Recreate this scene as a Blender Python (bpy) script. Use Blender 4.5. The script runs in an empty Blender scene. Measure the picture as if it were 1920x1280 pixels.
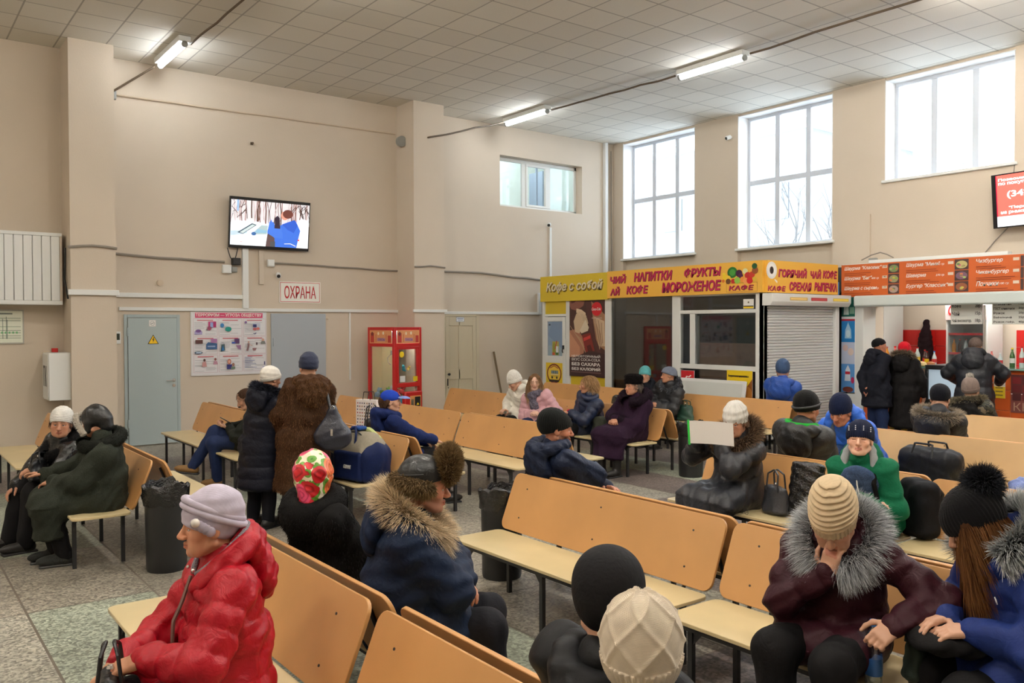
import bpy, math, random
import numpy as np
from mathutils import Vector, Matrix

random.seed(7)
RNG = np.random.default_rng(7)
SC = bpy.context.scene
COL = SC.collection
PI = math.pi

# ---------------------------------------------------------------- camera, sky, lamps, exposure
F_PX, YAW, PITCH, ROLL, CAM_H = 1590.0, math.radians(52.9), math.radians(1.08), math.radians(-0.15), 1.9
_d = Vector((math.cos(YAW) * math.cos(PITCH), math.sin(YAW) * math.cos(PITCH), -math.sin(PITCH)))
_r = Vector((math.sin(YAW), -math.cos(YAW), 0))
_u = _r.cross(_d)
_r2 = _r * math.cos(ROLL) + _u * math.sin(ROLL)
_u2 = -_r * math.sin(ROLL) + _u * math.cos(ROLL)
cam_data = bpy.data.cameras.new('camera')
cam_data.sensor_width = 36.0
cam_data.lens = 36.0 * F_PX / 1920.0
cam_data.clip_end = 400
cam = bpy.data.objects.new('camera', cam_data)
COL.objects.link(cam)
_m = Matrix((_r2, _u2, -_d)).transposed().to_4x4()
_m.translation = Vector((0, 0, CAM_H))
cam.matrix_world = _m
SC.camera = cam

SC.view_settings.view_transform = 'Standard'
SC.view_settings.look = 'None'
SC.view_settings.gamma = 1.0
SC.view_settings.use_curve_mapping = False
SC.view_settings.exposure = 0.6
SC.cycles.use_denoising = True
SC.cycles.max_bounces = 8
SC.cycles.diffuse_bounces = 4
SC.cycles.glossy_bounces = 3
SC.cycles.transmission_bounces = 6
SC.cycles.transparent_max_bounces = 12
SC.cycles.sample_clamp_indirect = 6.0

world = bpy.data.worlds.new('overcast_sky')
SC.world = world
world.use_nodes = True
_bg = world.node_tree.nodes['Background']
_bg.inputs[0].default_value = (0.86, 0.93, 1.0, 1)
_bg.inputs[1].default_value = 6.0

LAMP_SPOTS = [(3.65, 13.24, 0), (10.27, 13.1, 0), (10.63, 8.83, 0), (3.65, 8.9, 1), (3.65, 4.6, 1), (3.65, 0.3, 1),
              (10.6, 4.5, 1), (10.6, 0.2, 1), (-2.6, 8.9, 1), (-2.6, 3.0, 1),  # far-left pair is unseen, added as fill light
              (7.1, 4.6, 1), (7.1, 0.3, 1), (0.4, 4.6, 1), (0.4, 0.3, 1)]  # unseen extra tubes, added to brighten the foreground
LAMP_Z = 5.97
TUBE_GLOW = 30.0
for _y0, _y1, _z0 in ((11.86, 13.98, 3.4), (8.68, 10.76, 3.4), (5.65, 7.7, 4.33), (2.6, 4.65, 4.33)):
    ld = bpy.data.lights.new('window_portal', 'AREA')
    ld.shape = 'RECTANGLE'
    ld.size, ld.size_y = (6.02 - _z0), (_y1 - _y0)
    ld.cycles.is_portal = True
    lo = bpy.data.objects.new('window_portal', ld)
    lo.location = (14.24, (_y0 + _y1) / 2, (_z0 + 6.02) / 2)
    lo.rotation_euler = (0, math.radians(90), 0)
    COL.objects.link(lo)


# ---------------------------------------------------------------- helpers
def tag(o, label=None, cat=None, group=None, kind=None):
    if label: o['label'] = label
    if cat: o['category'] = cat
    if group: o['group'] = group
    if kind: o['kind'] = kind
    return o


def empty(name, loc=(0, 0, 0), rz=0.0, label=None, cat=None, group=None, kind=None):
    o = bpy.data.objects.new(name, None)
    COL.objects.link(o)
    o.location = loc
    o.rotation_euler = (0, 0, rz)
    o.empty_display_size = 0.1
    return tag(o, label, cat, group, kind)


def srgb(r, g, b):
    def f(c):
        c /= 255.0
        return c / 12.92 if c <= 0.04045 else ((c + 0.055) / 1.055) ** 2.4
    return (f(r), f(g), f(b))


_MATS = {}


def mat(name, col=(0.8, 0.8, 0.8), rough=0.6, metal=0.0, bump=None, noise=None, attr=False, emit=0.0, sheen=0.0,
        coat=0.0, alpha=None, spec=0.5):
    """col linear; bump=(kind, scale, strength); noise=(scale, amount) varies the colour."""
    if name in _MATS: return _MATS[name]
    m = bpy.data.materials.new(name)
    m.use_nodes = True
    nt = m.node_tree
    b = nt.nodes['Principled BSDF']
    b.inputs['Base Color'].default_value = (*col, 1)
    b.inputs['Roughness'].default_value = rough
    b.inputs['Metallic'].default_value = metal
    b.inputs['Specular IOR Level'].default_value = spec
    if sheen:
        b.inputs['Sheen Weight'].default_value = sheen
        b.inputs['Sheen Roughness'].default_value = 0.5
    if coat: b.inputs['Coat Weight'].default_value = coat
    L = nt.links
    src = None
    if attr:
        a = nt.nodes.new('ShaderNodeVertexColor')
        a.layer_name = 'col'
        src = a.outputs['Color']
    tc = nt.nodes.new('ShaderNodeTexCoord')
    if noise:
        n = nt.nodes.new('ShaderNodeTexNoise')
        n.inputs['Scale'].default_value = noise[0]
        n.inputs['Detail'].default_value = 5
        L.new(tc.outputs['Object'], n.inputs['Vector'])
        r = nt.nodes.new('ShaderNodeMapRange')
        r.inputs['To Min'].default_value = 1 - noise[1]
        r.inputs['To Max'].default_value = 1 + noise[1]
        r.inputs['From Min'].default_value = 0.25
        r.inputs['From Max'].default_value = 0.75
        L.new(n.outputs['Fac'], r.inputs['Value'])
        mx = nt.nodes.new('ShaderNodeMix')
        mx.data_type = 'RGBA'
        mx.blend_type = 'MULTIPLY'
        mx.inputs[0].default_value = 1
        mx.inputs[6].default_value = (*col, 1)
        if src: L.new(src, mx.inputs[6])
        L.new(r.outputs[0], mx.inputs[7])
        src = mx.outputs[2]
    if src: L.new(src, b.inputs['Base Color'])
    if emit:
        b.inputs['Emission Strength'].default_value = emit
        b.inputs['Emission Color'].default_value = (*col, 1)
        if src: L.new(src, b.inputs['Emission Color'])
    if bump:
        kind, sc, st = bump
        if kind == 'noise':
            n = nt.nodes.new('ShaderNodeTexNoise')
            n.inputs['Detail'].default_value = 6
            n.inputs['Scale'].default_value = sc
            out = n.outputs['Fac']
        elif kind == 'wave':
            n = nt.nodes.new('ShaderNodeTexWave')
            n.bands_direction = 'Z'
            n.inputs['Scale'].default_value = sc
            n.inputs['Distortion'].default_value = 1.5
            out = n.outputs['Fac']
        elif kind == 'cell':
            n = nt.nodes.new('ShaderNodeTexVoronoi')
            n.inputs['Scale'].default_value = sc
            out = n.outputs['Distance']
        elif kind == 'wrinkle':
            n = nt.nodes.new('ShaderNodeTexNoise')
            n.inputs['Scale'].default_value = sc
            n.inputs['Detail'].default_value = 3
            n.inputs['Distortion'].default_value = 1.6
            out = n.outputs['Fac']
        L.new(tc.outputs['Object'], n.inputs['Vector'])
        bp = nt.nodes.new('ShaderNodeBump')
        bp.inputs['Strength'].default_value = st
        bp.inputs['Distance'].default_value = 0.01
        L.new(out, bp.inputs['Height'])
        L.new(bp.outputs[0], b.inputs['Normal'])
    if alpha is not None: b.inputs['Alpha'].default_value = alpha
    _MATS[name] = m
    return m


def glass_mat(name='window_glass', tint=(0.95, 0.98, 1.0), refl=0.12):
    if name in _MATS: return _MATS[name]
    m = bpy.data.materials.new(name)
    m.use_nodes = True
    nt = m.node_tree
    nt.nodes.remove(nt.nodes['Principled BSDF'])
    t = nt.nodes.new('ShaderNodeBsdfTransparent')
    t.inputs[0].default_value = (*tint, 1)
    g = nt.nodes.new('ShaderNodeBsdfGlossy')
    g.inputs['Roughness'].default_value = 0.03
    fr = nt.nodes.new('ShaderNodeLayerWeight')
    fr.inputs[0].default_value = 0.25
    ml = nt.nodes.new('ShaderNodeMath')
    ml.operation = 'MULTIPLY_ADD'
    ml.inputs[1].default_value = 0.6
    ml.inputs[2].default_value = refl * 0.3
    nt.links.new(fr.outputs['Fresnel'], ml.inputs[0])
    mx = nt.nodes.new('ShaderNodeMixShader')
    nt.links.new(ml.outputs[0], mx.inputs[0])
    nt.links.new(t.outputs[0], mx.inputs[1])
    nt.links.new(g.outputs[0], mx.inputs[2])
    nt.links.new(mx.outputs[0], nt.nodes['Material Output'].inputs[0])
    _MATS[name] = m
    return m


class MB:
    """collects shapes and links them as one mesh object"""

    def __init__(s):
        s.v, s.f, s.c = [], [], []

    def add(s, vs, fs, M=None, col=None):
        n = len(s.v)
        for p in vs:
            p = Vector(p)
            s.v.append(tuple(M @ p) if M is not None else tuple(p))
        for f in fs:
            s.f.append([n + i for i in f])
            s.c.append(col or (1, 1, 1))
        return s

    def box(s, x0, x1, y0, y1, z0, z1, M=None, col=None):
        vs = [(x, y, z) for x in (x0, x1) for y in (y0, y1) for z in (z0, z1)]
        return s.add(vs, [(0, 1, 3, 2), (4, 6, 7, 5), (0, 4, 5, 1), (2, 3, 7, 6), (0, 2, 6, 4), (1, 5, 7, 3)], M, col)

    def cyl(s, p, q, r, n=12, r2=None, col=None, M=None):
        p, q = Vector(p), Vector(q)
        r2 = r if r2 is None else r2
        ax = (q - p).normalized()
        a = ax.orthogonal().normalized()
        b = ax.cross(a)
        vs = [p + (a * math.cos(2 * PI * i / n) + b * math.sin(2 * PI * i / n)) * r for i in range(n)]
        vs += [q + (a * math.cos(2 * PI * i / n) + b * math.sin(2 * PI * i / n)) * r2 for i in range(n)]
        fs = [(i, (i + 1) % n, n + (i + 1) % n, n + i) for i in range(n)] + [tuple(range(n))[::-1], tuple(range(n, 2 * n))]
        return s.add(vs, fs, M, col)

    def tube(s, pts, r, n=8, col=None, M=None, closed=False):
        pts = [Vector(p) for p in pts]
        rs = r if isinstance(r, (list, tuple)) else [r] * len(pts)
        vs, prev = [], None
        L = len(pts)
        for i, p in enumerate(pts):
            if closed:
                t = (pts[(i + 1) % L] - pts[i - 1]).normalized()
            else:
                t = (pts[min(i + 1, L - 1)] - pts[max(i - 1, 0)]).normalized()
            a = t.orthogonal().normalized() if prev is None else (prev - t * prev.dot(t)).normalized()
            prev = a
            b = t.cross(a)
            vs += [p + (a * math.cos(2 * PI * k / n) + b * math.sin(2 * PI * k / n)) * rs[i] for k in range(n)]
        fs = []
        for i in range(L if closed else L - 1):
            o, q = i * n, ((i + 1) % L) * n
            fs += [(o + k, o + (k + 1) % n, q + (k + 1) % n, q + k) for k in range(n)]
        if not closed:
            fs += [tuple(range(n))[::-1], tuple(range((L - 1) * n, L * n))]
        return s.add(vs, fs, M, col)

    def lathe(s, prof, n=20, M=None, col=None):
        vs = []
        for r, z in prof:
            vs += [(r * math.cos(2 * PI * k / n), r * math.sin(2 * PI * k / n), z) for k in range(n)]
        fs = []
        for i in range(len(prof) - 1):
            o, q = i * n, (i + 1) * n
            fs += [(o + k, o + (k + 1) % n, q + (k + 1) % n, q + k) for k in range(n)]
        fs += [tuple(range(n))[::-1], tuple(range((len(prof) - 1) * n, len(prof) * n))]
        return s.add(vs, fs, M, col)

    def prism(s, poly, z0, z1, M=None, col=None):
        n = len(poly)
        vs = [(x, y, z0) for x, y in poly] + [(x, y, z1) for x, y in poly]
        fs = [(i, (i + 1) % n, n + (i + 1) % n, n + i) for i in range(n)] + [tuple(range(n))[::-1], tuple(range(n, 2 * n))]
        return s.add(vs, fs, M, col)

    def plate(s, w, h, t, r, M=None, col=None, n=5):
        """rounded sheet: x 0..w, y 0..h, z 0..t"""
        poly = []
        for cx, cy, a0 in ((w - r, r, -90), (w - r, h - r, 0), (r, h - r, 90), (r, r, 180)):
            for k in range(n + 1):
                a = math.radians(a0 + 90 * k / n)
                poly.append((cx + r * math.cos(a), cy + r * math.sin(a)))
        return s.prism(poly, 0, t, M, col)

    def ball(s, c, r, n=12, M=None, col=None):
        rr = r if isinstance(r, (tuple, list)) else (r, r, r)
        vs, m = [(c[0], c[1], c[2] - rr[2])], n // 2
        for i in range(1, m):
            a = -PI / 2 + PI * i / m
            vs += [(c[0] + rr[0] * math.cos(a) * math.cos(2 * PI * k / n), c[1] + rr[1] * math.cos(a) * math.sin(2 * PI * k / n),
                    c[2] + rr[2] * math.sin(a)) for k in range(n)]
        vs.append((c[0], c[1], c[2] + rr[2]))
        fs = [(0, 1 + (k + 1) % n, 1 + k) for k in range(n)]
        for i in range(m - 2):
            o, q = 1 + i * n, 1 + (i + 1) * n
            fs += [(o + k, o + (k + 1) % n, q + (k + 1) % n, q + k) for k in range(n)]
        o, e = 1 + (m - 2) * n, len(vs) - 1
        fs += [(o + k, o + (k + 1) % n, e) for k in range(n)]
        return s.add(vs, fs, M, col)

    def build(s, name, m=None, parent=None, bevel=0.0, smooth=True, loc=None):
        me = bpy.data.meshes.new(name)
        me.from_pydata(s.v, [], s.f)
        if m is not None: me.materials.append(m)
        if smooth and len(me.polygons):
            me.polygons.foreach_set('use_smooth', [True] * len(me.polygons))
            me.set_sharp_from_angle(angle=math.radians(38))
        if any(c != (1, 1, 1) for c in s.c):
            a = me.color_attributes.new('col', 'FLOAT_COLOR', 'CORNER')
            buf = []
            for f, c in zip(s.f, s.c): buf += [c[0], c[1], c[2], 1.0] * len(f)
            a.data.foreach_set('color', buf)
        me.update()
        o = bpy.data.objects.new(name, me)
        COL.objects.link(o)
        if parent is not None: o.parent = parent
        if loc is not None: o.location = loc
        if bevel:
            b = o.modifiers.new('bevel', 'BEVEL')
            b.width, b.segments, b.limit_method = bevel, 2, 'ANGLE'
        return o


def np_mesh(name, V, F, m, parent=None, col=None, smooth=True):
    """mesh object out of numpy arrays; F (n,3) or (n,4); col (n_verts,3)"""
    me = bpy.data.meshes.new(name)
    nv, (nf, k) = len(V), F.shape
    me.vertices.add(nv)
    me.vertices.foreach_set('co', np.ascontiguousarray(V, dtype=np.float32).ravel())
    me.loops.add(nf * k)
    me.loops.foreach_set('vertex_index', np.ascontiguousarray(F, dtype=np.int32).ravel())
    me.polygons.add(nf)
    me.polygons.foreach_set('loop_start', np.arange(0, nf * k, k, dtype=np.int32))
    if smooth: me.polygons.foreach_set('use_smooth', np.ones(nf, dtype=bool))
    me.update(calc_edges=True)
    if col is not None:
        a = me.color_attributes.new('col', 'FLOAT_COLOR', 'POINT')
        a.data.foreach_set('color', np.concatenate([col, np.ones((nv, 1))], 1).astype(np.float32).ravel())
    me.materials.append(m)
    o = bpy.data.objects.new(name, me)
    COL.objects.link(o)
    if parent is not None: o.parent = parent
    return o


def copy_tree(o, parent=None):
    c = o.copy()
    COL.objects.link(c)
    c.parent = parent
    for ch in list(o.children): copy_tree(ch, c)
    return c


def frame_m(o, x, y):
    """matrix with origin o, x axis, y axis (unit-ised), z = x cross y"""
    x, y = Vector(x).normalized(), Vector(y).normalized()
    z = x.cross(y)
    M = Matrix((x, y, z)).transposed().to_4x4()
    M.translation = Vector(o)
    return M


def text(s, name, m, M, size=1.0, w=None, h=None, parent=None, align='LEFT', bold=0.0, ext=0.002, shear=0.0, space=1.0):
    """lettering as a mesh in plane M (x right, y up, z out); w / h squeeze it to a box"""
    cu = bpy.data.curves.new('txt', 'FONT')
    cu.body, cu.size, cu.extrude, cu.offset, cu.shear = s, size, ext, bold, shear
    cu.space_character = space
    cu.resolution_u = 3
    t = bpy.data.objects.new('txt', cu)
    COL.objects.link(t)
    dg = bpy.context.evaluated_depsgraph_get()
    me = bpy.data.meshes.new_from_object(t.evaluated_get(dg))
    bpy.data.objects.remove(t)
    n = len(me.vertices)
    V = np.zeros(n * 3, dtype=np.float32)
    me.vertices.foreach_get('co', V)
    V = V.reshape(-1, 3)
    if n:
        lo, hi = V.min(0), V.max(0)
        V[:, 0] -= lo[0]
        V[:, 1] -= lo[1]
        if w: V[:, 0] *= w / (hi[0] - lo[0])
        if h: V[:, 1] *= h / (hi[1] - lo[1])
        if align == 'CENTER': V[:, 0] -= V[:, 0].max() / 2
        A = np.array(M)
        V = V @ A[:3, :3].T + A[:3, 3]
        me.vertices.foreach_set('co', V.astype(np.float32).ravel())
    me.materials.clear()
    me.materials.append(m)
    me.name = name
    me.update()
    o = bpy.data.objects.new(name, me)
    COL.objects.link(o)
    if parent is not None: o.parent = parent
    return o


def ellipse(cx, cy, rx, ry, n=20, a=0.0):
    ca, sa = math.cos(a), math.sin(a)
    return [(cx + rx * math.cos(2 * PI * i / n) * ca - ry * math.sin(2 * PI * i / n) * sa,
             cy + rx * math.cos(2 * PI * i / n) * sa + ry * math.sin(2 * PI * i / n) * ca) for i in range(n)]


def rect(x0, y0, x1, y1): return [(x0, y0), (x1, y0), (x1, y1), (x0, y1)]


def strokep(pts, w):
    """polygon of a thick polyline"""
    L, Rr = [], []
    for i, p in enumerate(pts):
        a, b = pts[max(i - 1, 0)], pts[min(i + 1, len(pts) - 1)]
        dx, dy = b[0] - a[0], b[1] - a[1]
        l = math.hypot(dx, dy) or 1
        L.append((p[0] - dy / l * w / 2, p[1] + dx / l * w / 2))
        Rr.append((p[0] + dy / l * w / 2, p[1] - dx / l * w / 2))
    return L + Rr[::-1]


def picture(name, w, h, shapes, M, m, parent=None, t=0.004, back=(1, 1, 1), clip=True):
    """flat print: coloured shapes ((points in 0..1), colour) laid over a thin sheet; M puts it in place"""
    b = MB()
    b.box(0, w, 0, h, -t, 0, M, back)
    z = 0.0004
    for pts, c in shapes:
        if clip: pts = [(min(max(x, 0), 1), min(max(y, 0), 1)) for x, y in pts]
        q = [(x * w, y * h, z) for x, y in pts]
        b.add(q, [tuple(range(len(q)))], M, c)
        z += 0.00012
    return b.build(name, m, parent, smooth=False)


PRINT = lambda: mat('printed_sheet', (1, 1, 1), 0.45, attr=True)
# ---------------------------------------------------------------- the room shell
YB, XR, ZC, YF, XL = 14.3, 13.77, 6.07, -5.0, -5.2     # back wall, window wall, ceiling, wall behind the camera, far left wall
WALL = mat('painted_wall', srgb(208, 195, 178), 0.85, bump=('noise', 60, 0.12), noise=(0.7, 0.05))
WHITE = mat('white_plastic', srgb(228, 230, 228), 0.4)
GREYP = mat('grey_plastic', srgb(150, 152, 148), 0.5)
DARK = mat('dark_metal', srgb(38, 38, 40), 0.45)
CHROME = mat('chrome', (0.75, 0.75, 0.76), 0.25, 1.0)
GLASS = glass_mat()
PVC = mat('window_frame_paint', srgb(205, 212, 222), 0.45)


def floor_mat():
    m = bpy.data.materials.new('terrazzo_floor')
    m.use_nodes = True
    nt = m.node_tree
    b = nt.nodes['Principled BSDF']
    L = nt.links
    tc = nt.nodes.new('ShaderNodeTexCoord')
    br = nt.nodes.new('ShaderNodeTexBrick')          # big cast panels with thin divider strips
    br.inputs['Color1'].default_value = (0, 0, 0, 1)
    br.inputs['Color2'].default_value = (1, 1, 1, 1)
    br.inputs['Mortar'].default_value = (0.5, 0.5, 0.5, 1)
    br.inputs['Scale'].default_value = 1.0
    br.inputs['Mortar Size'].default_value = 0.008
    br.inputs['Brick Width'].default_value = 1.6
    br.inputs['Row Height'].default_value = 0.8
    br.offset = 0.0
    rot = nt.nodes.new('ShaderNodeMapping')
    rot.inputs['Rotation'].default_value = (0, 0, math.radians(90))
    L.new(tc.outputs['Object'], rot.inputs[0])
    L.new(rot.outputs[0], br.inputs['Vector'])
    rp = nt.nodes.new('ShaderNodeValToRGB')
    rp.color_ramp.interpolation = 'CONSTANT'
    e = rp.color_ramp.elements
    e[0].position, e[0].color = 0.0, (*srgb(150, 143, 130), 1)
    e[1].position, e[1].color = 0.3, (*srgb(154, 160, 144), 1)
    for p, c in ((0.5, srgb(148, 141, 128)), (0.66, srgb(118, 108, 104)), (0.8, srgb(160, 156, 143))):
        q = e.new(p)
        q.color = (*c, 1)
    L.new(br.outputs['Color'], rp.inputs[0])
    vo = nt.nodes.new('ShaderNodeTexVoronoi')        # stone chips
    vo.inputs['Scale'].default_value = 62
    L.new(tc.outputs['Object'], vo.inputs['Vector'])
    hs = nt.nodes.new('ShaderNodeSeparateColor')
    L.new(vo.outputs['Color'], hs.inputs[0])
    mr = nt.nodes.new('ShaderNodeMapRange')
    mr.inputs['To Min'].default_value, mr.inputs['To Max'].default_value = 0.45, 1.45
    L.new(hs.outputs[0], mr.inputs['Value'])
    n1 = nt.nodes.new('ShaderNodeTexNoise')          # worn dirt patches
    n1.inputs['Scale'].default_value, n1.inputs['Detail'].default_value = 0.9, 8
    n1.inputs['Roughness'].default_value = 0.65
    L.new(tc.outputs['Object'], n1.inputs['Vector'])
    mr2 = nt.nodes.new('ShaderNodeMapRange')
    mr2.inputs['From Min'].default_value, mr2.inputs['From Max'].default_value = 0.32, 0.66
    mr2.inputs['To Min'].default_value, mr2.inputs['To Max'].default_value = 0.55, 1.15
    L.new(n1.outputs['Fac'], mr2.inputs['Value'])
    mu = nt.nodes.new('ShaderNodeMath')
    mu.operation = 'MULTIPLY'
    L.new(mr.outputs[0], mu.inputs[0])
    L.new(mr2.outputs[0], mu.inputs[1])
    mx = nt.nodes.new('ShaderNodeMix')
    mx.data_type, mx.blend_type = 'RGBA', 'MULTIPLY'
    mx.inputs[0].default_value = 1
    L.new(rp.outputs[0], mx.inputs[6])
    L.new(mu.outputs[0], mx.inputs[7])
    ln = nt.nodes.new('ShaderNodeMix')
    ln.data_type = 'RGBA'
    L.new(br.outputs['Fac'], ln.inputs[0])
    L.new(mx.outputs[2], ln.inputs[6])
    ln.inputs[7].default_value = (*srgb(104, 96, 86), 1)
    L.new(ln.outputs[2], b.inputs['Base Color'])
    b.inputs['Roughness'].default_value = 0.42
    return m


def ceiling_mat():
    m = bpy.data.materials.new('ceiling_tiles')
    m.use_nodes = True
    nt = m.node_tree
    b = nt.nodes['Principled BSDF']
    L = nt.links
    tc = nt.nodes.new('ShaderNodeTexCoord')
    br = nt.nodes.new('ShaderNodeTexBrick')
    br.offset = 0.0
    br.inputs['Color1'].default_value = (*srgb(226, 222, 212), 1)
    br.inputs['Color2'].default_value = (*srgb(216, 212, 202), 1)
    br.inputs['Mortar'].default_value = (*srgb(172, 168, 160), 1)
    br.inputs['Scale'].default_value = 1.0
    br.inputs['Mortar Size'].default_value = 0.011
    br.inputs['Brick Width'].default_value = 0.6
    br.inputs['Row Height'].default_value = 0.6
    mp = nt.nodes.new('ShaderNodeMapping')
    mp.inputs['Location'].default_value = (0.17, 0.1, 0)
    L.new(tc.outputs['Object'], mp.inputs[0])
    L.new(mp.outputs[0], br.inputs['Vector'])
    n1 = nt.nodes.new('ShaderNodeTexNoise')
    n1.inputs['Scale'].default_value, n1.inputs['Detail'].default_value = 140, 2
    L.new(tc.outputs['Object'], n1.inputs['Vector'])
    mr = nt.nodes.new('ShaderNodeMapRange')
    mr.inputs['To Min'].default_value, mr.inputs['To Max'].default_value = 0.88, 1.1
    L.new(n1.outputs['Fac'], mr.inputs['Value'])
    mx = nt.nodes.new('ShaderNodeMix')
    mx.data_type, mx.blend_type = 'RGBA', 'MULTIPLY'
    mx.inputs[0].default_value = 1
    L.new(br.outputs['Color'], mx.inputs[6])
    L.new(mr.outputs[0], mx.inputs[7])
    L.new(mx.outputs[2], b.inputs['Base Color'])
    b.inputs['Roughness'].default_value = 0.8
    bp = nt.nodes.new('ShaderNodeBump')
    bp.inputs['Strength'].default_value = 0.5
    bp.inputs['Distance'].default_value = 0.02
    bp.invert = True
    L.new(br.outputs['Fac'], bp.inputs['Height'])
    L.new(bp.outputs[0], b.inputs['Normal'])
    return m


def struct(name, mb, m, parent=None, bevel=0.0):
    o = mb.build(name, m, parent, bevel, smooth=False) if not bevel else mb.build(name, m, parent, bevel)
    if parent is None: o['kind'] = 'structure'
    return o


struct('floor', MB().box(XL, 16.3, YF, 14.6, -0.12, 0), floor_mat())
struct('ceiling', MB().box(XL, XR + 0.05, YF, 14.6, ZC, ZC + 0.12), ceiling_mat())
# back wall with the hole of the inner window
w = MB()
IX0, IX1, IZ0, IZ1 = 10.51, 12.8, 4.40, 5.46
w.box(XL, IX0, YB, YB + 0.32, 0, ZC).box(IX1, XR + 0.5, YB, YB + 0.32, 0, ZC)
w.box(IX0, IX1, YB, YB + 0.32, 0, IZ0).box(IX0, IX1, YB, YB + 0.32, IZ1, ZC)
struct('wall_back', w, WALL)
for nm, x0, x1 in (('trim_1', 2.32, 2.93), ('trim_2', 8.06, 8.72)):        # the two pilasters
    struct(nm, MB().box(x0, x1, 13.66, YB, 0, ZC), WALL)
struct('wall_left', MB().box(XL - 0.2, XL, YF, 14.6, 0, ZC), WALL)
struct('wall_front', MB().box(XL, XR + 0.5, YF - 0.2, YF, 0, ZC), WALL)
# window wall: piers, sills, lintel and the opening of the snack counter
w = MB()
XO = XR + 0.48
WINS = [(11.86, 13.98, 3.40), (8.68, 10.76, 3.40), (5.65, 7.70, 4.33), (2.60, 4.65, 4.33), (-0.45, 1.60, 4.33), (-3.5, -1.45, 4.33)]
SN0, SN1, SNZ = 3.4, 7.98, 2.26
edges = [YB] + [e for a, b_, z in WINS for e in (b_, a)] + [YF]
for i in range(0, len(edges), 2):
    w.box(XR, XO, edges[i + 1], edges[i], SNZ, ZC)
for k, (a, b_, z) in enumerate(WINS):
    w.box(XR + (0.1 if k < 2 else 0), XO, a, b_, SNZ, z)
    w.box(XR + 0.02, XO, a, b_, 6.03, ZC)
w.box(XR, XO, SN1, YB, 0, SNZ).box(XR, XO, YF, SN0, 0, SNZ)
struct('wall_right', w, WALL)


def window(n, y0, y1, z0, z1, x, vert, horiz):
    r = empty('window_%d' % n, (x, y0, z0), kind='structure')
    W, Hh = y1 - y0, z1 - z0
    f = MB()
    f.box(-.03, .04, 0, W, 0, .07).box(-.03, .04, 0, W, Hh - .07, Hh).box(-.03, .04, 0, .07, .07, Hh - .07).box(-.03, .04, W - .07, W, .07, Hh - .07)
    f.build('window_frame', PVC, r, 0.006)
    for y in vert: MB().box(-.028, .035, y - y0 - .05, y - y0 + .05, .07, Hh - .07).build('mullion', PVC, r, 0.006)
    for z in horiz: MB().box(-.026, .033, .07, W - .07, z - z0 - .05, z - z0 + .05).build('transom', PVC, r, 0.006)
    MB().box(0, .008, .05, W - .05, .05, Hh - .05).build('pane', GLASS, r)
    MB().box(-(x - XR) - .05, -.02, -.04, W + .04, -.035, .012).build('window_sill', WHITE, r, 0.008)
    return r


XWIN = XR + 0.33
window(1, 11.86, 13.98, 3.40, 6.03, XWIN, (13.30, 12.62), (4.74,))
window(2, 8.68, 10.76, 3.40, 6.03, XWIN, (10.06, 9.38), (4.72,))
window(3, 5.65, 7.70, 4.33, 6.03, XWIN, (7.02, 6.36), ())
window(4, 2.60, 4.65, 4.33, 6.03, XWIN, (3.97, 3.3), ())
window(5, -0.45, 1.60, 4.33, 6.03, XWIN, (0.9, 0.25), ())
window(6, -3.5, -1.45, 4.33, 6.03, XWIN, (-2.8, -2.1), ())
REVEAL = mat('white_reveal', srgb(235, 235, 235), 0.7)
for k, (a, b_, z) in enumerate(WINS):                                           # white plaster of the window reveals
    q = MB().box(XR - .004, XWIN - .03, b_ - .012, b_ + .0, z + .012, 6.03).box(XR - .004, XWIN - .03, a, a + .012, z + .012, 6.03).box(XR + .016, XWIN - .03, a, b_, 6.018, 6.03)
    struct('trim_%d' % (3 + k), q, REVEAL)

# the lit room behind the inner window
TILE = mat('pale_green_tiles', srgb(224, 234, 228), 0.5, noise=(3, 0.08))
q = MB()
q.box(9.6, 13.6, 16.6, 16.7, 3.6, 6.4).box(9.5, 9.6, 14.62, 16.7, 3.6, 6.4).box(13.6, 13.7, 14.62, 16.7, 3.6, 6.4)
q.box(9.5, 13.7, 14.62, 16.7, 3.5, 3.6).box(9.5, 13.7, 14.62, 16.7, 6.4, 6.5)
struct('wall_inner', q, TILE)
lb = empty('ceiling_light', (11.6, 15.6, 6.34), label='ceiling lamp in the small lit room behind the inner window', cat='lamp')
MB().box(-.5, .5, -.12, .12, -.03, .055).build('diffuser', mat('lamp_glow', (1, 1, 1), 0.5, emit=22.0), lb)
r = empty('window_7', (IX0, YB + .2, IZ0), kind='structure')
f = MB()
W_, H_ = IX1 - IX0, IZ1 - IZ0
f.box(0, W_, 0, .06, 0, .07).box(0, W_, 0, .06, H_ - .07, H_).box(0, .06, 0, .06, 0, H_).box(W_ - .06, W_, 0, .06, 0, H_)
f.build('window_frame', WHITE, r, 0.006)
for x in (.79, 1.48): MB().box(x - .05, x + .05, 0, .06, .07, H_ - .07).build('mullion', WHITE, r, 0.006)
s = MB()
s.box(.84, 1.43, -.015, .045, .07, .12).box(.84, 1.43, -.015, .045, H_ - .12, H_ - .07).box(.84, .89, -.015, .045, .12, H_ - .12).box(1.38, 1.43, -.015, .045, .12, H_ - .12)
s.build('casement', WHITE, r, 0.006)
MB().box(.05, W_ - .05, .025, .033, .05, H_ - .05).build('pane', GLASS, r)
q = MB().box(10.7, 11.15, 16.4, 16.59, 3.61, 5.1)
tag(q.build('wardrobe', WHITE, bevel=.01), 'white cupboard in the room behind the inner window', 'cupboard')
q = MB().box(12.55, 12.62, 15.4, 15.9, 3.62, 5.5).box(12.2, 12.25, 15.2, 15.23, 3.62, 5.9)
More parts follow.
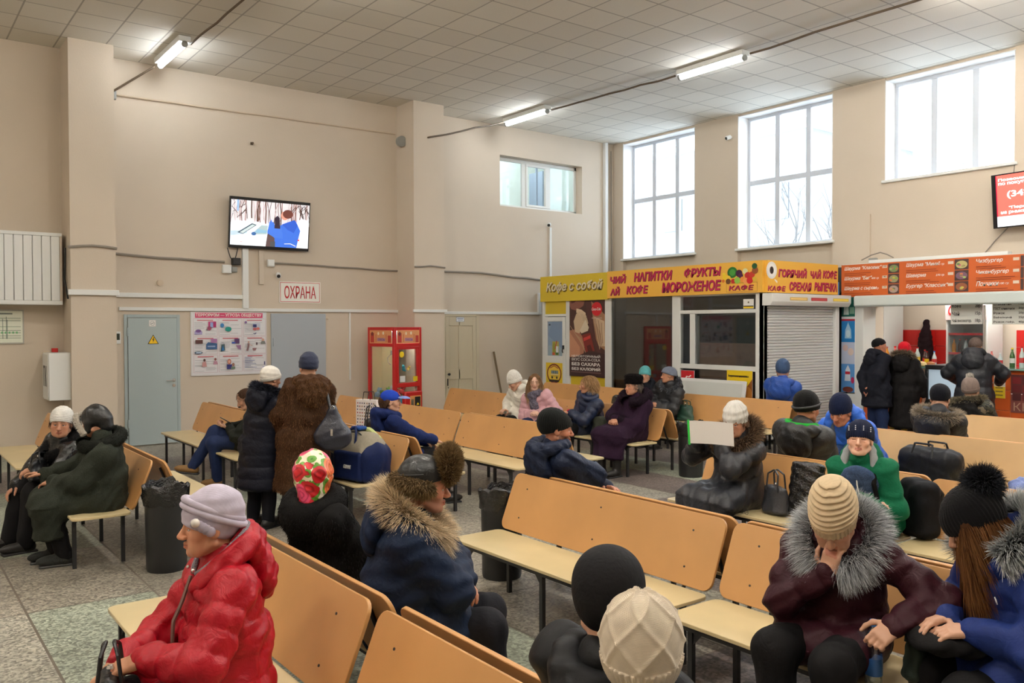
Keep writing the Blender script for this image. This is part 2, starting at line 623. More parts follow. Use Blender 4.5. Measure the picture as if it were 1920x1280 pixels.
tag(q.build('curtain_panel', mat('bluish_curtain', srgb(150, 165, 185), .8)), 'bluish grey panel behind the right pane of the inner window', 'panel')

# ---------------------------------------------------------------- doors on the back wall
GREYDOOR = mat('grey_door_paint', srgb(172, 186, 188), 0.4)
GREYDOOR2 = mat('blue_grey_door_paint', srgb(168, 176, 184), 0.45)
BEIGEDOOR = mat('old_cream_door_paint', srgb(206, 196, 172), 0.5, bump=('noise', 25, 0.1))


d = empty('door_1', (3.17, YB, 0), kind='structure')
MB().box(-.0, .05, -.02, 0, 0, 2.09).box(.80, .85, -.02, 0, 0, 2.09).box(.05, .80, -.02, 0, 2.04, 2.09).build('door_frame', GREYDOOR, d, .004)
MB().box(.055, .795, -.035, 0, .015, 2.035).build('leaf', GREYDOOR, d, .004)
lv = MB()
lv.cyl((.74, -.035, 1.03), (.74, -.045, 1.03), .026, 16).cyl((.74, -.045, 1.03), (.74, -.085, 1.03), .01).tube([(.74, -.083, 1.03), (.71, -.088, 1.03), (.61, -.083, 1.03)], .009)
lv.build('handle', CHROME, d)
MB().cyl((.74, -.035, .945), (.74, -.043, .945), .026, 16).cyl((.74, -.043, .945), (.74, -.047, .945), .008).build('keyhole', CHROME, d)
for z in (.3, 1.75): MB().cyl((.05, -.03, z), (.05, -.03, z + .13), .012).build('hinge', GREYDOOR, d)
YEL, BLK = srgb(245, 200, 20), srgb(20, 20, 20)
t_ = MB()
M_ = frame_m((3.17 + .345, YB - .036, 1.62), (1, 0, 0), (0, 0, 1))
t_.prism([(0, 0), (.17, 0), (.085, .15)], 0, .002, M_, BLK)
t_.add([(.015, .008, .0024), (.155, .008, .0024), (.085, .133, .0024)], [(0, 1, 2)], M_, YEL)
t_.add([(.092, .108, .0028), (.068, .06, .0028), (.085, .063, .0028), (.075, .018, .0028), (.105, .075, .0028), (.087, .07, .0028), (.102, .108, .0028)], [(0, 1, 2, 5, 6), (2, 3, 4, 5)], M_, BLK)
tag(t_.build('warning_sign', PRINT(), smooth=False), 'yellow triangle high voltage sign on the left grey metal door', 'sign')
nb = picture('notice_sign', .1, .1, [(rect(.04, .04, .96, .96), srgb(235, 235, 232)), (ellipse(.5, .5, .36, .36), srgb(170, 172, 175)), (ellipse(.5, .5, .29, .29), srgb(235, 235, 232)),
        (strokep([(.25, .3), (.75, .7)], .07), srgb(170, 172, 175)), (rect(.3, .46, .7, .54), srgb(150, 152, 155))],
        frame_m((3.17 + .37, YB - .0385, 1.9), (1, 0, 0), (0, 0, 1)), PRINT(), t=.0015, back=srgb(235, 220, 220))
tag(nb, 'small white round symbol sticker above the yellow triangle on the grey door', 'sign')

d = empty('door_2', (5.55, YB, 0), kind='structure')
MB().box(.0, 1.02, -.03, 0, .01, 2.12).build('leaf', GREYDOOR2, d, .004)
for z in (.4, 1.55): MB().cyl((.04, -.035, z), (.04, -.035, z + .14), .012).build('hinge', GREYDOOR2, d)

d = empty('door_3', (9.06, YB, 0), kind='structure')
MB().box(0, .07, -.03, 0, 0, 2.14).box(.82, .89, -.03, 0, 0, 2.14).box(.07, .82, -.03, 0, 2.08, 2.14).build('door_frame', BEIGEDOOR, d, .005)
lf = MB()
lf.box(.075, .815, -.012, 0, .01, 2.075)
for x0, x1 in ((.075, .16), (.39, .42), (.73, .815)): lf.box(x0, x1, -.028, -.012, .01, 2.075)
for z0, z1 in ((.01, .2), (.82, 1.02), (1.9, 2.075)): lf.box(.16, .73, -.028, -.012, z0, z1)
lf.build('leaf', BEIGEDOOR, d, .003)
kn = MB()
kn.cyl((.13, -.028, .93), (.13, -.06, .93), .012).ball((.13, -.075, .93), .028).box(.11, .13, -.04, -.028, .7, .84).cyl((.135, -.03, .66), (.135, -.036, .66), .01)
kn.build('door_knob', DARK, d)
ns = picture('notice_plate', .19, .09, [(rect(.03, .06, .97, .94), srgb(232, 234, 238)), (rect(.12, .6, .88, .74), srgb(90, 110, 150)), (rect(.2, .28, .82, .4), srgb(120, 135, 165))],
             frame_m((9.06 + .33, YB - .031, 1.98), (1, 0, 0), (0, 0, 1)), PRINT(), t=.002, back=srgb(120, 140, 175))
tag(ns, 'small white plate with two lines on the cream panelled door', 'sign')

# ---------------------------------------------------------------- trunking, pipes and cables on the walls
n_t = 10


def trunk(x0, x1, y0, y1, z0, z1, m=WHITE):
    global n_t
    struct('trim_%d' % n_t, MB().box(x0, x1, y0, y1, z0, z1), m, bevel=.004)
    n_t += 1


trunk(2.93, 5.09, YB - .045, YB, 2.36, 2.43)
trunk(2.28, 2.96, 13.61, 13.66, 2.36, 2.44)
trunk(5.05, 5.15, YB - .06, YB, 2.2, 3.22)
trunk(3.1, 8.06, YB - .04, YB, 2.15, 2.205)
trunk(8.02, 8.76, 13.62, 13.66, 2.15, 2.205)
trunk(8.72, 11.6, YB - .04, YB, 2.13, 2.185)
trunk(5.34, 5.42, YB - .05, YB, 2.62, 3.2, WALL)
trunk(7.04, 7.07, YB - .025, YB, .9, 2.15)
trunk(11.83, 11.88, YB - .04, YB, 2.9, 4.03)
trunk(13.44, 13.52, YB - .09, YB, 2.3, ZC)
trunk(11.5, 11.58, YB - .05, YB, 2.15, 2.6)
trunk(8.735, 8.775, YB - .05, YB, .4, 2.13)

BROWN_CABLE = mat('brown_cable', srgb(92, 78, 62), 0.6)
GREY_CABLE = mat('grey_cable', srgb(140, 132, 122), 0.6)
BLACK_CABLE = mat('black_cable', srgb(28, 28, 28), 0.5)


def cable(pts, rad, m, label, wob=0.01, seed=0):
    rr = random.Random(seed)
    P = []
    for i in range(len(pts) - 1):
        a, b_ = Vector(pts[i]), Vector(pts[i + 1])
        n = max(2, int((b_ - a).length / 0.35))
        for k in range(n):
            P.append(a.lerp(b_, k / n) + Vector((rr.uniform(-wob, wob) * .3, 0, rr.uniform(-wob, wob))))
    P.append(Vector(pts[-1]))
    return tag(MB().tube(P, rad, 6).build('cable', m), label, 'cable')


cable([(2.9, YB - .02, 5.5), (8.02, YB - .02, 5.55)], .014, mat('wall_coloured_cable', srgb(205, 188, 165), .7), 'wall-coloured cable high on the wall between the two pilasters', .004, 1)
cable([(2.93, YB - .05, 5.55), (2.95, YB - .08, 4.2), (2.96, YB - .03, 3.0), (3.02, YB - .04, 2.7), (2.98, YB - .05, 2.3)], .016, GREY_CABLE, 'grey cable running down beside the left pilaster below its junction box', .01, 2)
cable([(2.29, 13.64, 3.05), (2.6, 13.63, 3.09), (2.94, 13.62, 3.06)], .018, GREY_CABLE, 'pair of grey cables crossing the front of the left pilaster', .006, 3)
cable([(2.94, YB - .03, 3.05), (3.7, YB - .03, 3.0), (4.75, YB - .03, 2.98)], .02, GREY_CABLE, 'sagging grey cable on the wall from the left pilaster to the hanging television', .008, 4)
cable([(5.6, YB - .03, 2.99), (6.8, YB - .03, 2.97), (8.05, YB - .03, 2.95)], .016, GREY_CABLE, 'grey cable on the wall from the television to the middle pilaster', .01, 5)
cable([(8.06, 13.64, 2.99), (8.4, 13.64, 3.02), (8.72, 13.63, 3.0)], .016, GREY_CABLE, 'grey cable crossing the front of the middle pilaster', .006, 6)
cable([(8.74, YB - .03, 2.99), (10.0, YB - .03, 2.98), (11.6, YB - .03, 2.88)], .02, GREY_CABLE, 'brownish cable on the wall from the middle pilaster to the yellow kiosk', .012, 7)
cable([(2.98, YB - .04, 5.48), (3.57, 13.9, 5.93)], .016, BROWN_CABLE, 'brown cable from the left junction box up to the ceiling tube lamp', .01, 8)
cable([(3.74, 12.6, 5.97), (3.78, 10.8, 5.99), (3.8, 8.0, 6.0)], .017, BROWN_CABLE, 'brown cable along the ceiling beyond the left tube lamp', .012, 9)
cable([(8.0, 14.1, 5.36), (8.4, 13.62, 5.42), (10.2, 13.75, 5.98)], .016, BROWN_CABLE, 'brown cable from the middle pilaster up to the second tube lamp', .012, 10)
cable([(10.37, 12.45, 5.99), (10.6, 9.55, 5.99)], .017, BROWN_CABLE, 'brown cable along the ceiling between the middle and the right tube lamps', .012, 11)
cable([(10.65, 8.1, 5.99), (10.6, 6.6, 5.99), (10.6, 5.22, 5.99)], .017, BROWN_CABLE, 'brown cable along the ceiling beyond the right tube lamp', .012, 12)
cable([(13.66, YB - .04, 5.9), (13.67, YB - .04, 4.2), (13.68, YB - .05, 2.95)], .014, GREY_CABLE, 'thin grey cable hanging down the far corner of the room', .012, 13)
cable([(13.4, 7.9, 2.98), (13.55, 7.65, 3.12), (13.7, 7.5, 3.02)], .01, GREY_CABLE, 'loose grey cable looping above the orange menu board', .02, 14)
cable([(13.755, 7.95, 3.8), (13.755, 7.95, 3.05)], .010, mat('wall_coloured_cable'), 'wall-coloured conduit on the pier above the left end of the orange menu board', .002, 18)
cable([(13.76, 5.65, 4.33), (13.76, 5.72, 3.4), (13.74, 6.1, 2.95)], .008, GREY_CABLE, 'thin cable from the red screen down to the orange menu board', .02, 15)


def jbox(name, x0, x1, y0, y1, z0, z1, m, label, cat='junction box'):
    o = MB().box(x0, x1, y0, y1, z0, z1).build(name, m, None, .006)
    l = MB().box(x0 + .01, x1 - .01, y0 - .008, y0, z0 + .01, z1 - .01).build('cover', m, o, .003)
    return tag(o, label, cat)


jbox('junction_box', 2.94, 3.09, YB - .07, YB, 5.42, 5.57, GREYP, 'grey junction box high beside the left pilaster')
o = MB().cyl((8.0, 14.05, 5.36), (8.0, 13.97, 5.36), .1, 18).cyl((8.0, 13.97, 5.36), (8.0, 13.955, 5.36), .085, 18).box(7.98, 8.06, 14.0, 14.1, 5.3, 5.42).build('junction_box', GREYP)
tag(o, 'round grey junction box high beside the middle pilaster', 'junction box')
jbox('junction_box', 4.71, 4.86, YB - .06, YB, 2.79, 2.93, WHITE, 'white junction box below the left corner of the television')
jbox('junction_box', 4.87, 4.96, YB - .05, YB, 2.81, 2.9, GREYP, 'small grey junction box between the white one and the vertical trunking')
jbox('junction_box', 5.49, 5.61, YB - .06, YB, 2.93, 3.05, WHITE, 'white junction box below the middle of the television')
o = MB().box(4.86, 5.0, YB - .12, YB - .02, 2.93, 3.05).build('power_adapter', BLACK_CABLE, None, .012)
tag(o, 'black power adapter hanging below the television', 'adapter')
cable([(4.8, YB - .04, 3.22), (4.83, YB - .09, 3.05), (4.9, YB - .07, 2.98), (4.97, YB - .06, 3.22)], .008, BLACK_CABLE, 'thin black cables looping under the television', .02, 16)
o = MB().box(2.985, 3.12, YB - .03, YB, 1.63, 1.82).build('thermostat', WHITE, None, .006)
MB().box(3.0, 3.105, YB - .033, YB - .03, 1.69, 1.79).build('display', mat('dark_display', srgb(52, 60, 50), .2), o)
tag(o, 'white wall display unit beside the left grey door', 'display')
jbox('light_switch', 2.05, 2.14, YB - .025, YB, 1.43, 1.53, mat('cream_plastic', srgb(214, 200, 176), .5), 'cream light switch on the wall left of the left pilaster', 'switch')
jbox('wall_socket', 6.32, 6.41, YB - .02, YB, 1.62, 1.72, mat('cream_plastic'), 'cream socket on the wall right of the second grey door', 'socket')
jbox('wall_socket', 6.55, 6.63, YB - .02, YB, 2.02, 2.07, mat('cream_plastic'), 'small cream plate above the socket right of the second grey door', 'socket')
o = MB().cyl((3.72, YB, 2.6), (3.72, YB - .03, 2.6), .05, 16).cyl((3.72, YB - .03, 2.6), (3.72, YB - .035, 2.6), .035, 16).build('pipe_cap', mat('wall_coloured_cable'))
tag(o, 'round wall-coloured cap on the wall above the left grey door', 'cap')
o = MB().box(5.22, 5.26, YB - .03, YB, 5.0, 5.04).cyl((5.24, YB - .03, 5.02), (5.24, YB - .06, 5.02), .02).build('wall_hook', BROWN_CABLE)
tag(o, 'small brown hook high on the wall above the television', 'hook')


def cctv(label, p, aim, mount):
    o = empty('security_camera', p, label=label, cat='camera')
    a = Vector(aim).normalized()
    MB().cyl(a * -.05, a * .06, .042, 16).build('housing', WHITE, o, .004)
    MB().cyl(a * .06, a * .064, .03, 16).build('lens', BLACK_CABLE, o)
    MB().cyl((0, 0, 0), mount, .014).build('bracket', WHITE, o)


cctv('white security camera on the wall below the inner window', (11.72, YB - .14, 4.07), (-.7, -.7, -.25), (.1, .14, -.02))
cctv('dark-lensed security camera beside the red lettered sign', (5.66, YB - .1, 2.78), (-.3, -.9, -.3), (.02, .1, .05))
cctv('small white security camera on the pier between the two tall windows', (XR - .12, 10.9, 5.62), (-.8, .2, -.3), (.12, .02, .03))

# white ribbed panel box, fire cabinet and escape plan left of the first pilaster
o = empty('wall_panel_box', (0.7, 13.95, 0), label='large white ribbed panel box high on the wall at the left edge', cat='panel')
b = MB()
for k in range(13): b.box(k * .118, k * .118 + .112, 0, .05, 2.28, 3.22)
b.build('ribbed_front', WHITE, o, .008)
MB().box(-.02, 1.56, -.01, .35, 3.22, 3.27).build('top_rail', WHITE, o, .005)
MB().box(-.02, 1.56, -.01, .35, 2.22, 2.28).build('bottom_rail', WHITE, o, .005)
MB().box(1.53, 1.56, 0, .35, 2.28, 3.22).build('side_panel', WALL, o)
cable([(2.29, 13.7, 2.3), (2.28, 13.9, 2.6), (2.28, 13.8, 3.05)], .012, BLACK_CABLE, 'black cable on the side of the left pilaster', .01, 17)
o = empty('fire_hose_cabinet', (2.04, 13.75, .83), label='white fire hose cabinet hung in the corner of the left pilaster', cat='cabinet')
MB().box(0, .31, 0, .5, 0, .69).build('body', WHITE, o, .006)
MB().box(-.012, 0, .02, .48, .02, .67).build('door', WHITE, o, .004)
text('ПК', 'lettering', DARK, frame_m((-.0125, .40, .2), (0, -1, 0), (0, 0, 1)), .2, w=.28, h=.3, parent=o)
o2 = MB().box(2.14, 2.22, 14.12, 14.2, 1.52, 1.58).build('fire_button', mat('red_paint', srgb(190, 30, 25), .4), None, .006)
tag(o2, 'small red unit on top of the white fire hose cabinet', 'alarm')
pl = [(rect(.03, .04, .97, .96), srgb(228, 232, 216))]
for k in range(9):
    x = .08 + .84 * random.random()
    pl.append((rect(x, .15, x + .012, .7 + .1 * random.random()), srgb(90, 110, 95)))
for k in range(7):
    y = .14 + .62 * random.random()
    pl.append((rect(.06, y, .93, y + .012), srgb(90, 120, 95)))
for k in range(10): pl.append((rect(.1 + .08 * k, .3, .14 + .08 * k, .36), srgb(120, 185, 130)))
pl += [(rect(.25, .86, .75, .9), srgb(110, 120, 110))]
tag(picture('escape_plan', .58, .5, pl, frame_m((1.22, YB - .022, 1.65), (1, 0, 0), (0, 0, 1)), PRINT(), t=.02, back=srgb(180, 180, 170)), 'framed green evacuation plan under the white ribbed panel box', 'plan')

# ---------------------------------------------------------------- ceiling lamps
GLOW = mat('tube_glow', (0.93, 0.97, 1.0), 0.5, emit=TUBE_GLOW)
WARMGLOW = mat('warm_tube_glow', (1.0, 0.94, 0.85), 0.5, emit=TUBE_GLOW * 5.0)  # unseen tubes glow far stronger, to fill the foreground with light
LAMPL = ['bright tube lamp on the ceiling above the left pilaster', 'bright tube lamp on the ceiling above the inner window', 'longest bright tube lamp on the ceiling before the middle tall window']
for i, (x, y, out) in enumerate(LAMP_SPOTS):
    o = empty('tube_lamp', (x, y, LAMP_Z), label=LAMPL[i] if i < 3 else 'unseen ceiling tube lamp outside the picture, boosted as fill light', cat='lamp', group='ceiling tube lamps' if i < 3 else 'unseen ceiling tube lamps boosted as fill light')
    MB().box(-.085, .085, -.66, .66, .012, .095).build('housing', WHITE, o, .008)
    t = MB()
    t.tube([(0, -.62, -.02), (0, .62, -.02)], .04, 12)
    t.build('tube', WARMGLOW if out else GLOW, o)
    for s_ in (-1, 1): MB().cyl((0, s_ * .62, -.02), (0, s_ * .66, -.02), .045, 12).build('end_cap', GREYP, o)

# ---------------------------------------------------------------- outside the windows
SNOW = mat('snow', (0.85, 0.88, 0.92), 0.9)
struct('floor_outside', MB().box(14.4, 90, -60, 70, -1.2, -.9), SNOW)['kind'] = 'structure'
FAC = mat('pale_facade', (.22, .222, .225), .9, noise=(.4, .04))
PANE = mat('far_window', (.13, .14, .155), .3)


def house(label, x, y0, y1, z1, rows, cols, roofc):
    o = empty('building', (x, y0, -.9), label=label, cat='building')
    MB().box(0, 9, 0, y1 - y0, 0, z1).build('wall', FAC, o)
    MB().box(-.4, 9.4, -.4, y1 - y0 + .4, z1, z1 + .35).build('roof', roofc, o)
    for a in range(cols):
        for b_ in range(rows):
            yy = (a + .5) / cols * (y1 - y0)
            zz = 1.6 + b_ * 3.0
            MB().box(-.06, .02, yy - .6, yy + .6, zz, zz + 1.6).build('window', PANE, o)


house('pale three-storey building seen through the tall left window', 33, 22, 44, 11.5, 3, 7, SNOW)
house('pale building with many windows seen through the middle window', 52, 14, 40, 10.0, 3, 8, SNOW)
house('long low pale building under the snow seen through the right window', 40, -8, 14, 6.5, 2, 8, SNOW)
BARK = mat('bark', (.09, .088, .085), .9)


def tree(label, x, y, h, seed):
    rr = random.Random(seed)
    b = MB()

    def br(p, d_, l, r_, n):
        e = p + d_ * l
        b.tube([p, p.lerp(e, .5) + Vector((rr.uniform(-.1, .1), rr.uniform(-.1, .1), 0)) * l * .3, e], [r_, r_ * .8, r_ * .6], 5)
        if n:
            for k in range(4):
                dd = (d_ + Vector((rr.uniform(-.8, .8), rr.uniform(-.8, .8), rr.uniform(-.1, .6)))).normalized()
                br(p.lerp(e, .45 + .55 * (k + 1) / 4), dd, l * rr.uniform(.5, .7), r_ * .5, n - 1)
    br(Vector((0, 0, 0)), Vector((0, 0, 1)), h * .5, .09, 3)
    tag(b.build('bare_tree', BARK, loc=(x, y, -.9)), label, 'tree')


tree('taller bare tree outside the middle window', 30, 20.5, 9, 1)
tree('bare tree outside the middle window, standing farther right', 28, 17.5, 8, 2)
tree('thin bare tree outside the right window', 31, 10.5, 7.5, 3)
o = empty('street_lamp', (24, 11.2, -.9), label='grey floodlight on a post outside the right window', cat='lamp')
MB().cyl((0, 0, 0), (0, 0, 6.9), .06).build('pole', GREYP, o)
MB().box(-.18, .18, -.28, .28, 7.2, 7.55).box(-.15, .15, -.2, .2, 6.6, 7.05).build('lamp_head', GREYP, o, .03)
# ---------------------------------------------------------------- benches
BACKW = mat('orange_plywood', srgb(198, 148, 92), 0.38, noise=(2.2, 0.10), bump=('noise', 240, 0.06))
SEATW = mat('pale_plywood', srgb(206, 188, 144), 0.36, noise=(2.5, 0.10), bump=('noise', 240, 0.06))
EDGEW = mat('plywood_edge', srgb(150, 110, 66), 0.6)
BACKW2 = mat('paler_plywood', srgb(196, 160, 110), 0.34, noise=(2.2, 0.10), bump=('noise', 240, 0.06))  # paler, slightly glossier backrest plywood of the right-hand benches
SEAT_Z = 0.42
_bench = {}


def bench_proto(L, back=BACKW):
    """bench facing local +Y, its apex edge at y=0, running along x from 0 to L"""
    r = empty('bench')
    ty = frame_m((0, .185, SEAT_Z - .02), (1, 0, 0), (0, 1, 0))
    MB().plate(L, .43, .02, .05, ty).build('seat', SEATW, r, .003)
    dirb = Vector((0, -.155, .385)).normalized()
    tb = frame_m((0, .185, SEAT_Z + .012), (1, 0, 0), dirb)
    MB().plate(L, .415, .018, .06, tb).build('backrest', back, r, .003)
    fr = MB()
    for y in (.22, .575): fr.box(.12, L - .12, y - .015, y + .015, SEAT_Z - .05, SEAT_Z - .021)
    for x in (.16, L / 2, L - .16): fr.box(x - .014, x + .014, .235, .56, SEAT_Z - .05, SEAT_Z - .021)
    fr.build('seat_frame', DARK, r)
    for x in (.16, L / 2, L - .16):
        for y in (.22, .575):
            l = MB().box(x - .014, x + .014, y - .014, y + .014, 0, SEAT_Z - .05)
            s_ = 1 if x < L / 2 + .1 else -1
            l.add([(x, y - .003, SEAT_Z - .05), (x + s_ * .07, y - .003, SEAT_Z - .05), (x, y - .003, SEAT_Z - .13),
                   (x, y + .003, SEAT_Z - .05), (x + s_ * .07, y + .003, SEAT_Z - .05), (x, y + .003, SEAT_Z - .13)],
                  [(0, 1, 2), (3, 5, 4), (0, 3, 4, 1), (1, 4, 5, 2), (2, 5, 3, 0)])
            l.build('leg', DARK, r)
    for x in (.2, L - .2):
        MB().tube([(x, .19, SEAT_Z - .03), (x, .15, SEAT_Z + .02), Vector((x, .155, SEAT_Z + .012)) + dirb * .33], .011, 6).build('back_bracket', DARK, r)
    for x in (.2, L / 2, L - .2):
        for h in (.1, .31):
            p = Vector((x, .185, SEAT_Z + .012)) + dirb * h
            nn = Vector((0, dirb.z, -dirb.y))
            MB().cyl(p + nn * .017, p + nn * .0205, .006, 8).build('bolt', DARK, r)
    return r


def bench(apex, y0, y1, side, label, group='plywood benches', back=BACKW, rot=0.0):
    """side -1 faces -X, +1 faces +X; spans y0..y1"""
    key = (round(y1 - y0, 2), back.name)
    if key not in _bench:
        o = _bench[key] = bench_proto(y1 - y0, back)
    else:
        o = copy_tree(_bench[key])
    o.rotation_euler = (0, 0, PI / 2 if side < 0 else -PI / 2)
    o.location = (apex - .012, y0, 0) if side < 0 else (apex + .012, y1, 0)
    return tag(o, label, 'bench', group)


bench(1.84, 7.2, 9.15, -1, 'plywood bench under the person in the dark green coat')
bench(1.82, 10.17, 12.12, -1, 'plywood bench by the left wall, behind the woman in the white ribbed hat')
bench(1.84, 7.1, 9.05, 1, 'plywood bench whose pale seat shows behind the left black bin')
bench(1.60, 2.98, 4.85, -1, 'plywood bench under the woman in the red jacket')
bench(1.60, 1.03, 2.9, -1, 'nearest plywood bench at the bottom edge, its orange back right of the red jacket')
bench(1.60, 2.98, 4.85, 1, 'plywood bench under the woman in the floral headscarf and the man in the fur hat')
bench(1.60, 1.03, 2.9, 1, 'plywood bench behind the nearest one, under the black-hatted person')
bench(3.84, 3.03, 4.97, -1, 'large empty plywood bench in the middle foreground with a bin at its end')
bench(3.84, 1.05, 2.98, -1, 'plywood bench under the woman in the maroon coat')
bench(3.84, 3.03, 4.97, 1, 'plywood bench backing the large empty one, under the man in the black beanie')
bench(3.84, 1.05, 2.98, 1, 'plywood bench backing the one of the woman in the maroon coat')
bench(3.84, 10.47, 12.42, -1, 'plywood bench in front of the left grey door with an empty pale seat')
bench(3.84, 9.32, 10.42, -1, 'short plywood bench under the man in jeans with a phone')
bench(3.84, 10.47, 12.42, 1, 'plywood bench backing the one near the grey door, with a black bag on it')
bench(4.17, 7.1, 9.05, -1, 'plywood bench holding the blue and grey travel bag')
bench(4.17, 7.1, 9.05, 1, 'plywood bench under the boy in the blue cap')
bench(5.93, 10.75, 12.3, -1, 'plywood bench before the claw machine, behind the patterned gift bag')
bench(5.93, 8.84, 10.7, -1, 'empty plywood bench right of the boy in the blue cap')
bench(5.93, 6.93, 8.8, -1, 'empty plywood bench behind the man in the black beanie')
bench(5.93, 6.93, 8.8, 1, 'plywood bench whose seat corner shows right of the man in the black beanie')
bench(8.13, 10.8, 12.5, -1, 'plywood bench in front of the cream panelled door')
bench(8.13, 9.1, 10.75, -1, 'plywood bench under the three women before the soft drink poster')
bench(8.13, 7.42, 9.06, -1, 'plywood bench under the woman in the purple coat')
bench(8.13, 7.42, 9.06, 1, 'plywood bench backing the one of the woman in the purple coat')
bench(10.35, 11.15, 12.6, -1, 'plywood bench in front of the yellow kiosk cabinet door')
bench(10.35, 9.15, 11.1, -1, 'plywood bench under the women in the turquoise hat and the grey beret')
bench(10.35, 7.1, 9.1, -1, 'plywood bench before the leaning white board of the kiosk')
bench(10.35, 6.9, 8.1, 1, 'plywood bench under the person in the blue jacket facing the shutter')
bench(6.02, 3.03, 4.97, -1, 'plywood bench under the reading woman and the boy in green')
bench(6.02, 1.05, 2.98, -1, 'plywood bench right of the boy in green, behind the black pompom hat')
bench(6.02, 3.03, 4.97, 1, 'plywood bench under the man with the green hood')
bench(8.36, 3.03, 4.97, -1, 'plywood bench under the man in the bright blue jacket', back=BACKW2)
bench(8.36, 1.05, 2.98, -1, 'plywood bench at the right edge, right of the dark travel bag', back=BACKW2)
bench(8.36, 3.03, 4.97, 1, 'plywood bench under the person with the fur-edged hood near the counter')
bench(10.5, 3.03, 5.0, -1, 'shiny pale plywood bench under the right end of the snack counter', back=BACKW2)
bench(10.5, 3.03, 5.0, 1, 'plywood bench under the person in the camouflage jacket')
# ---------------------------------------------------------------- smooth-union modelling (people, bags)
def A3(p): return np.array(p, dtype=float)


def unit(v):
    v = A3(v)
    return v / (np.linalg.norm(v) + 1e-12)


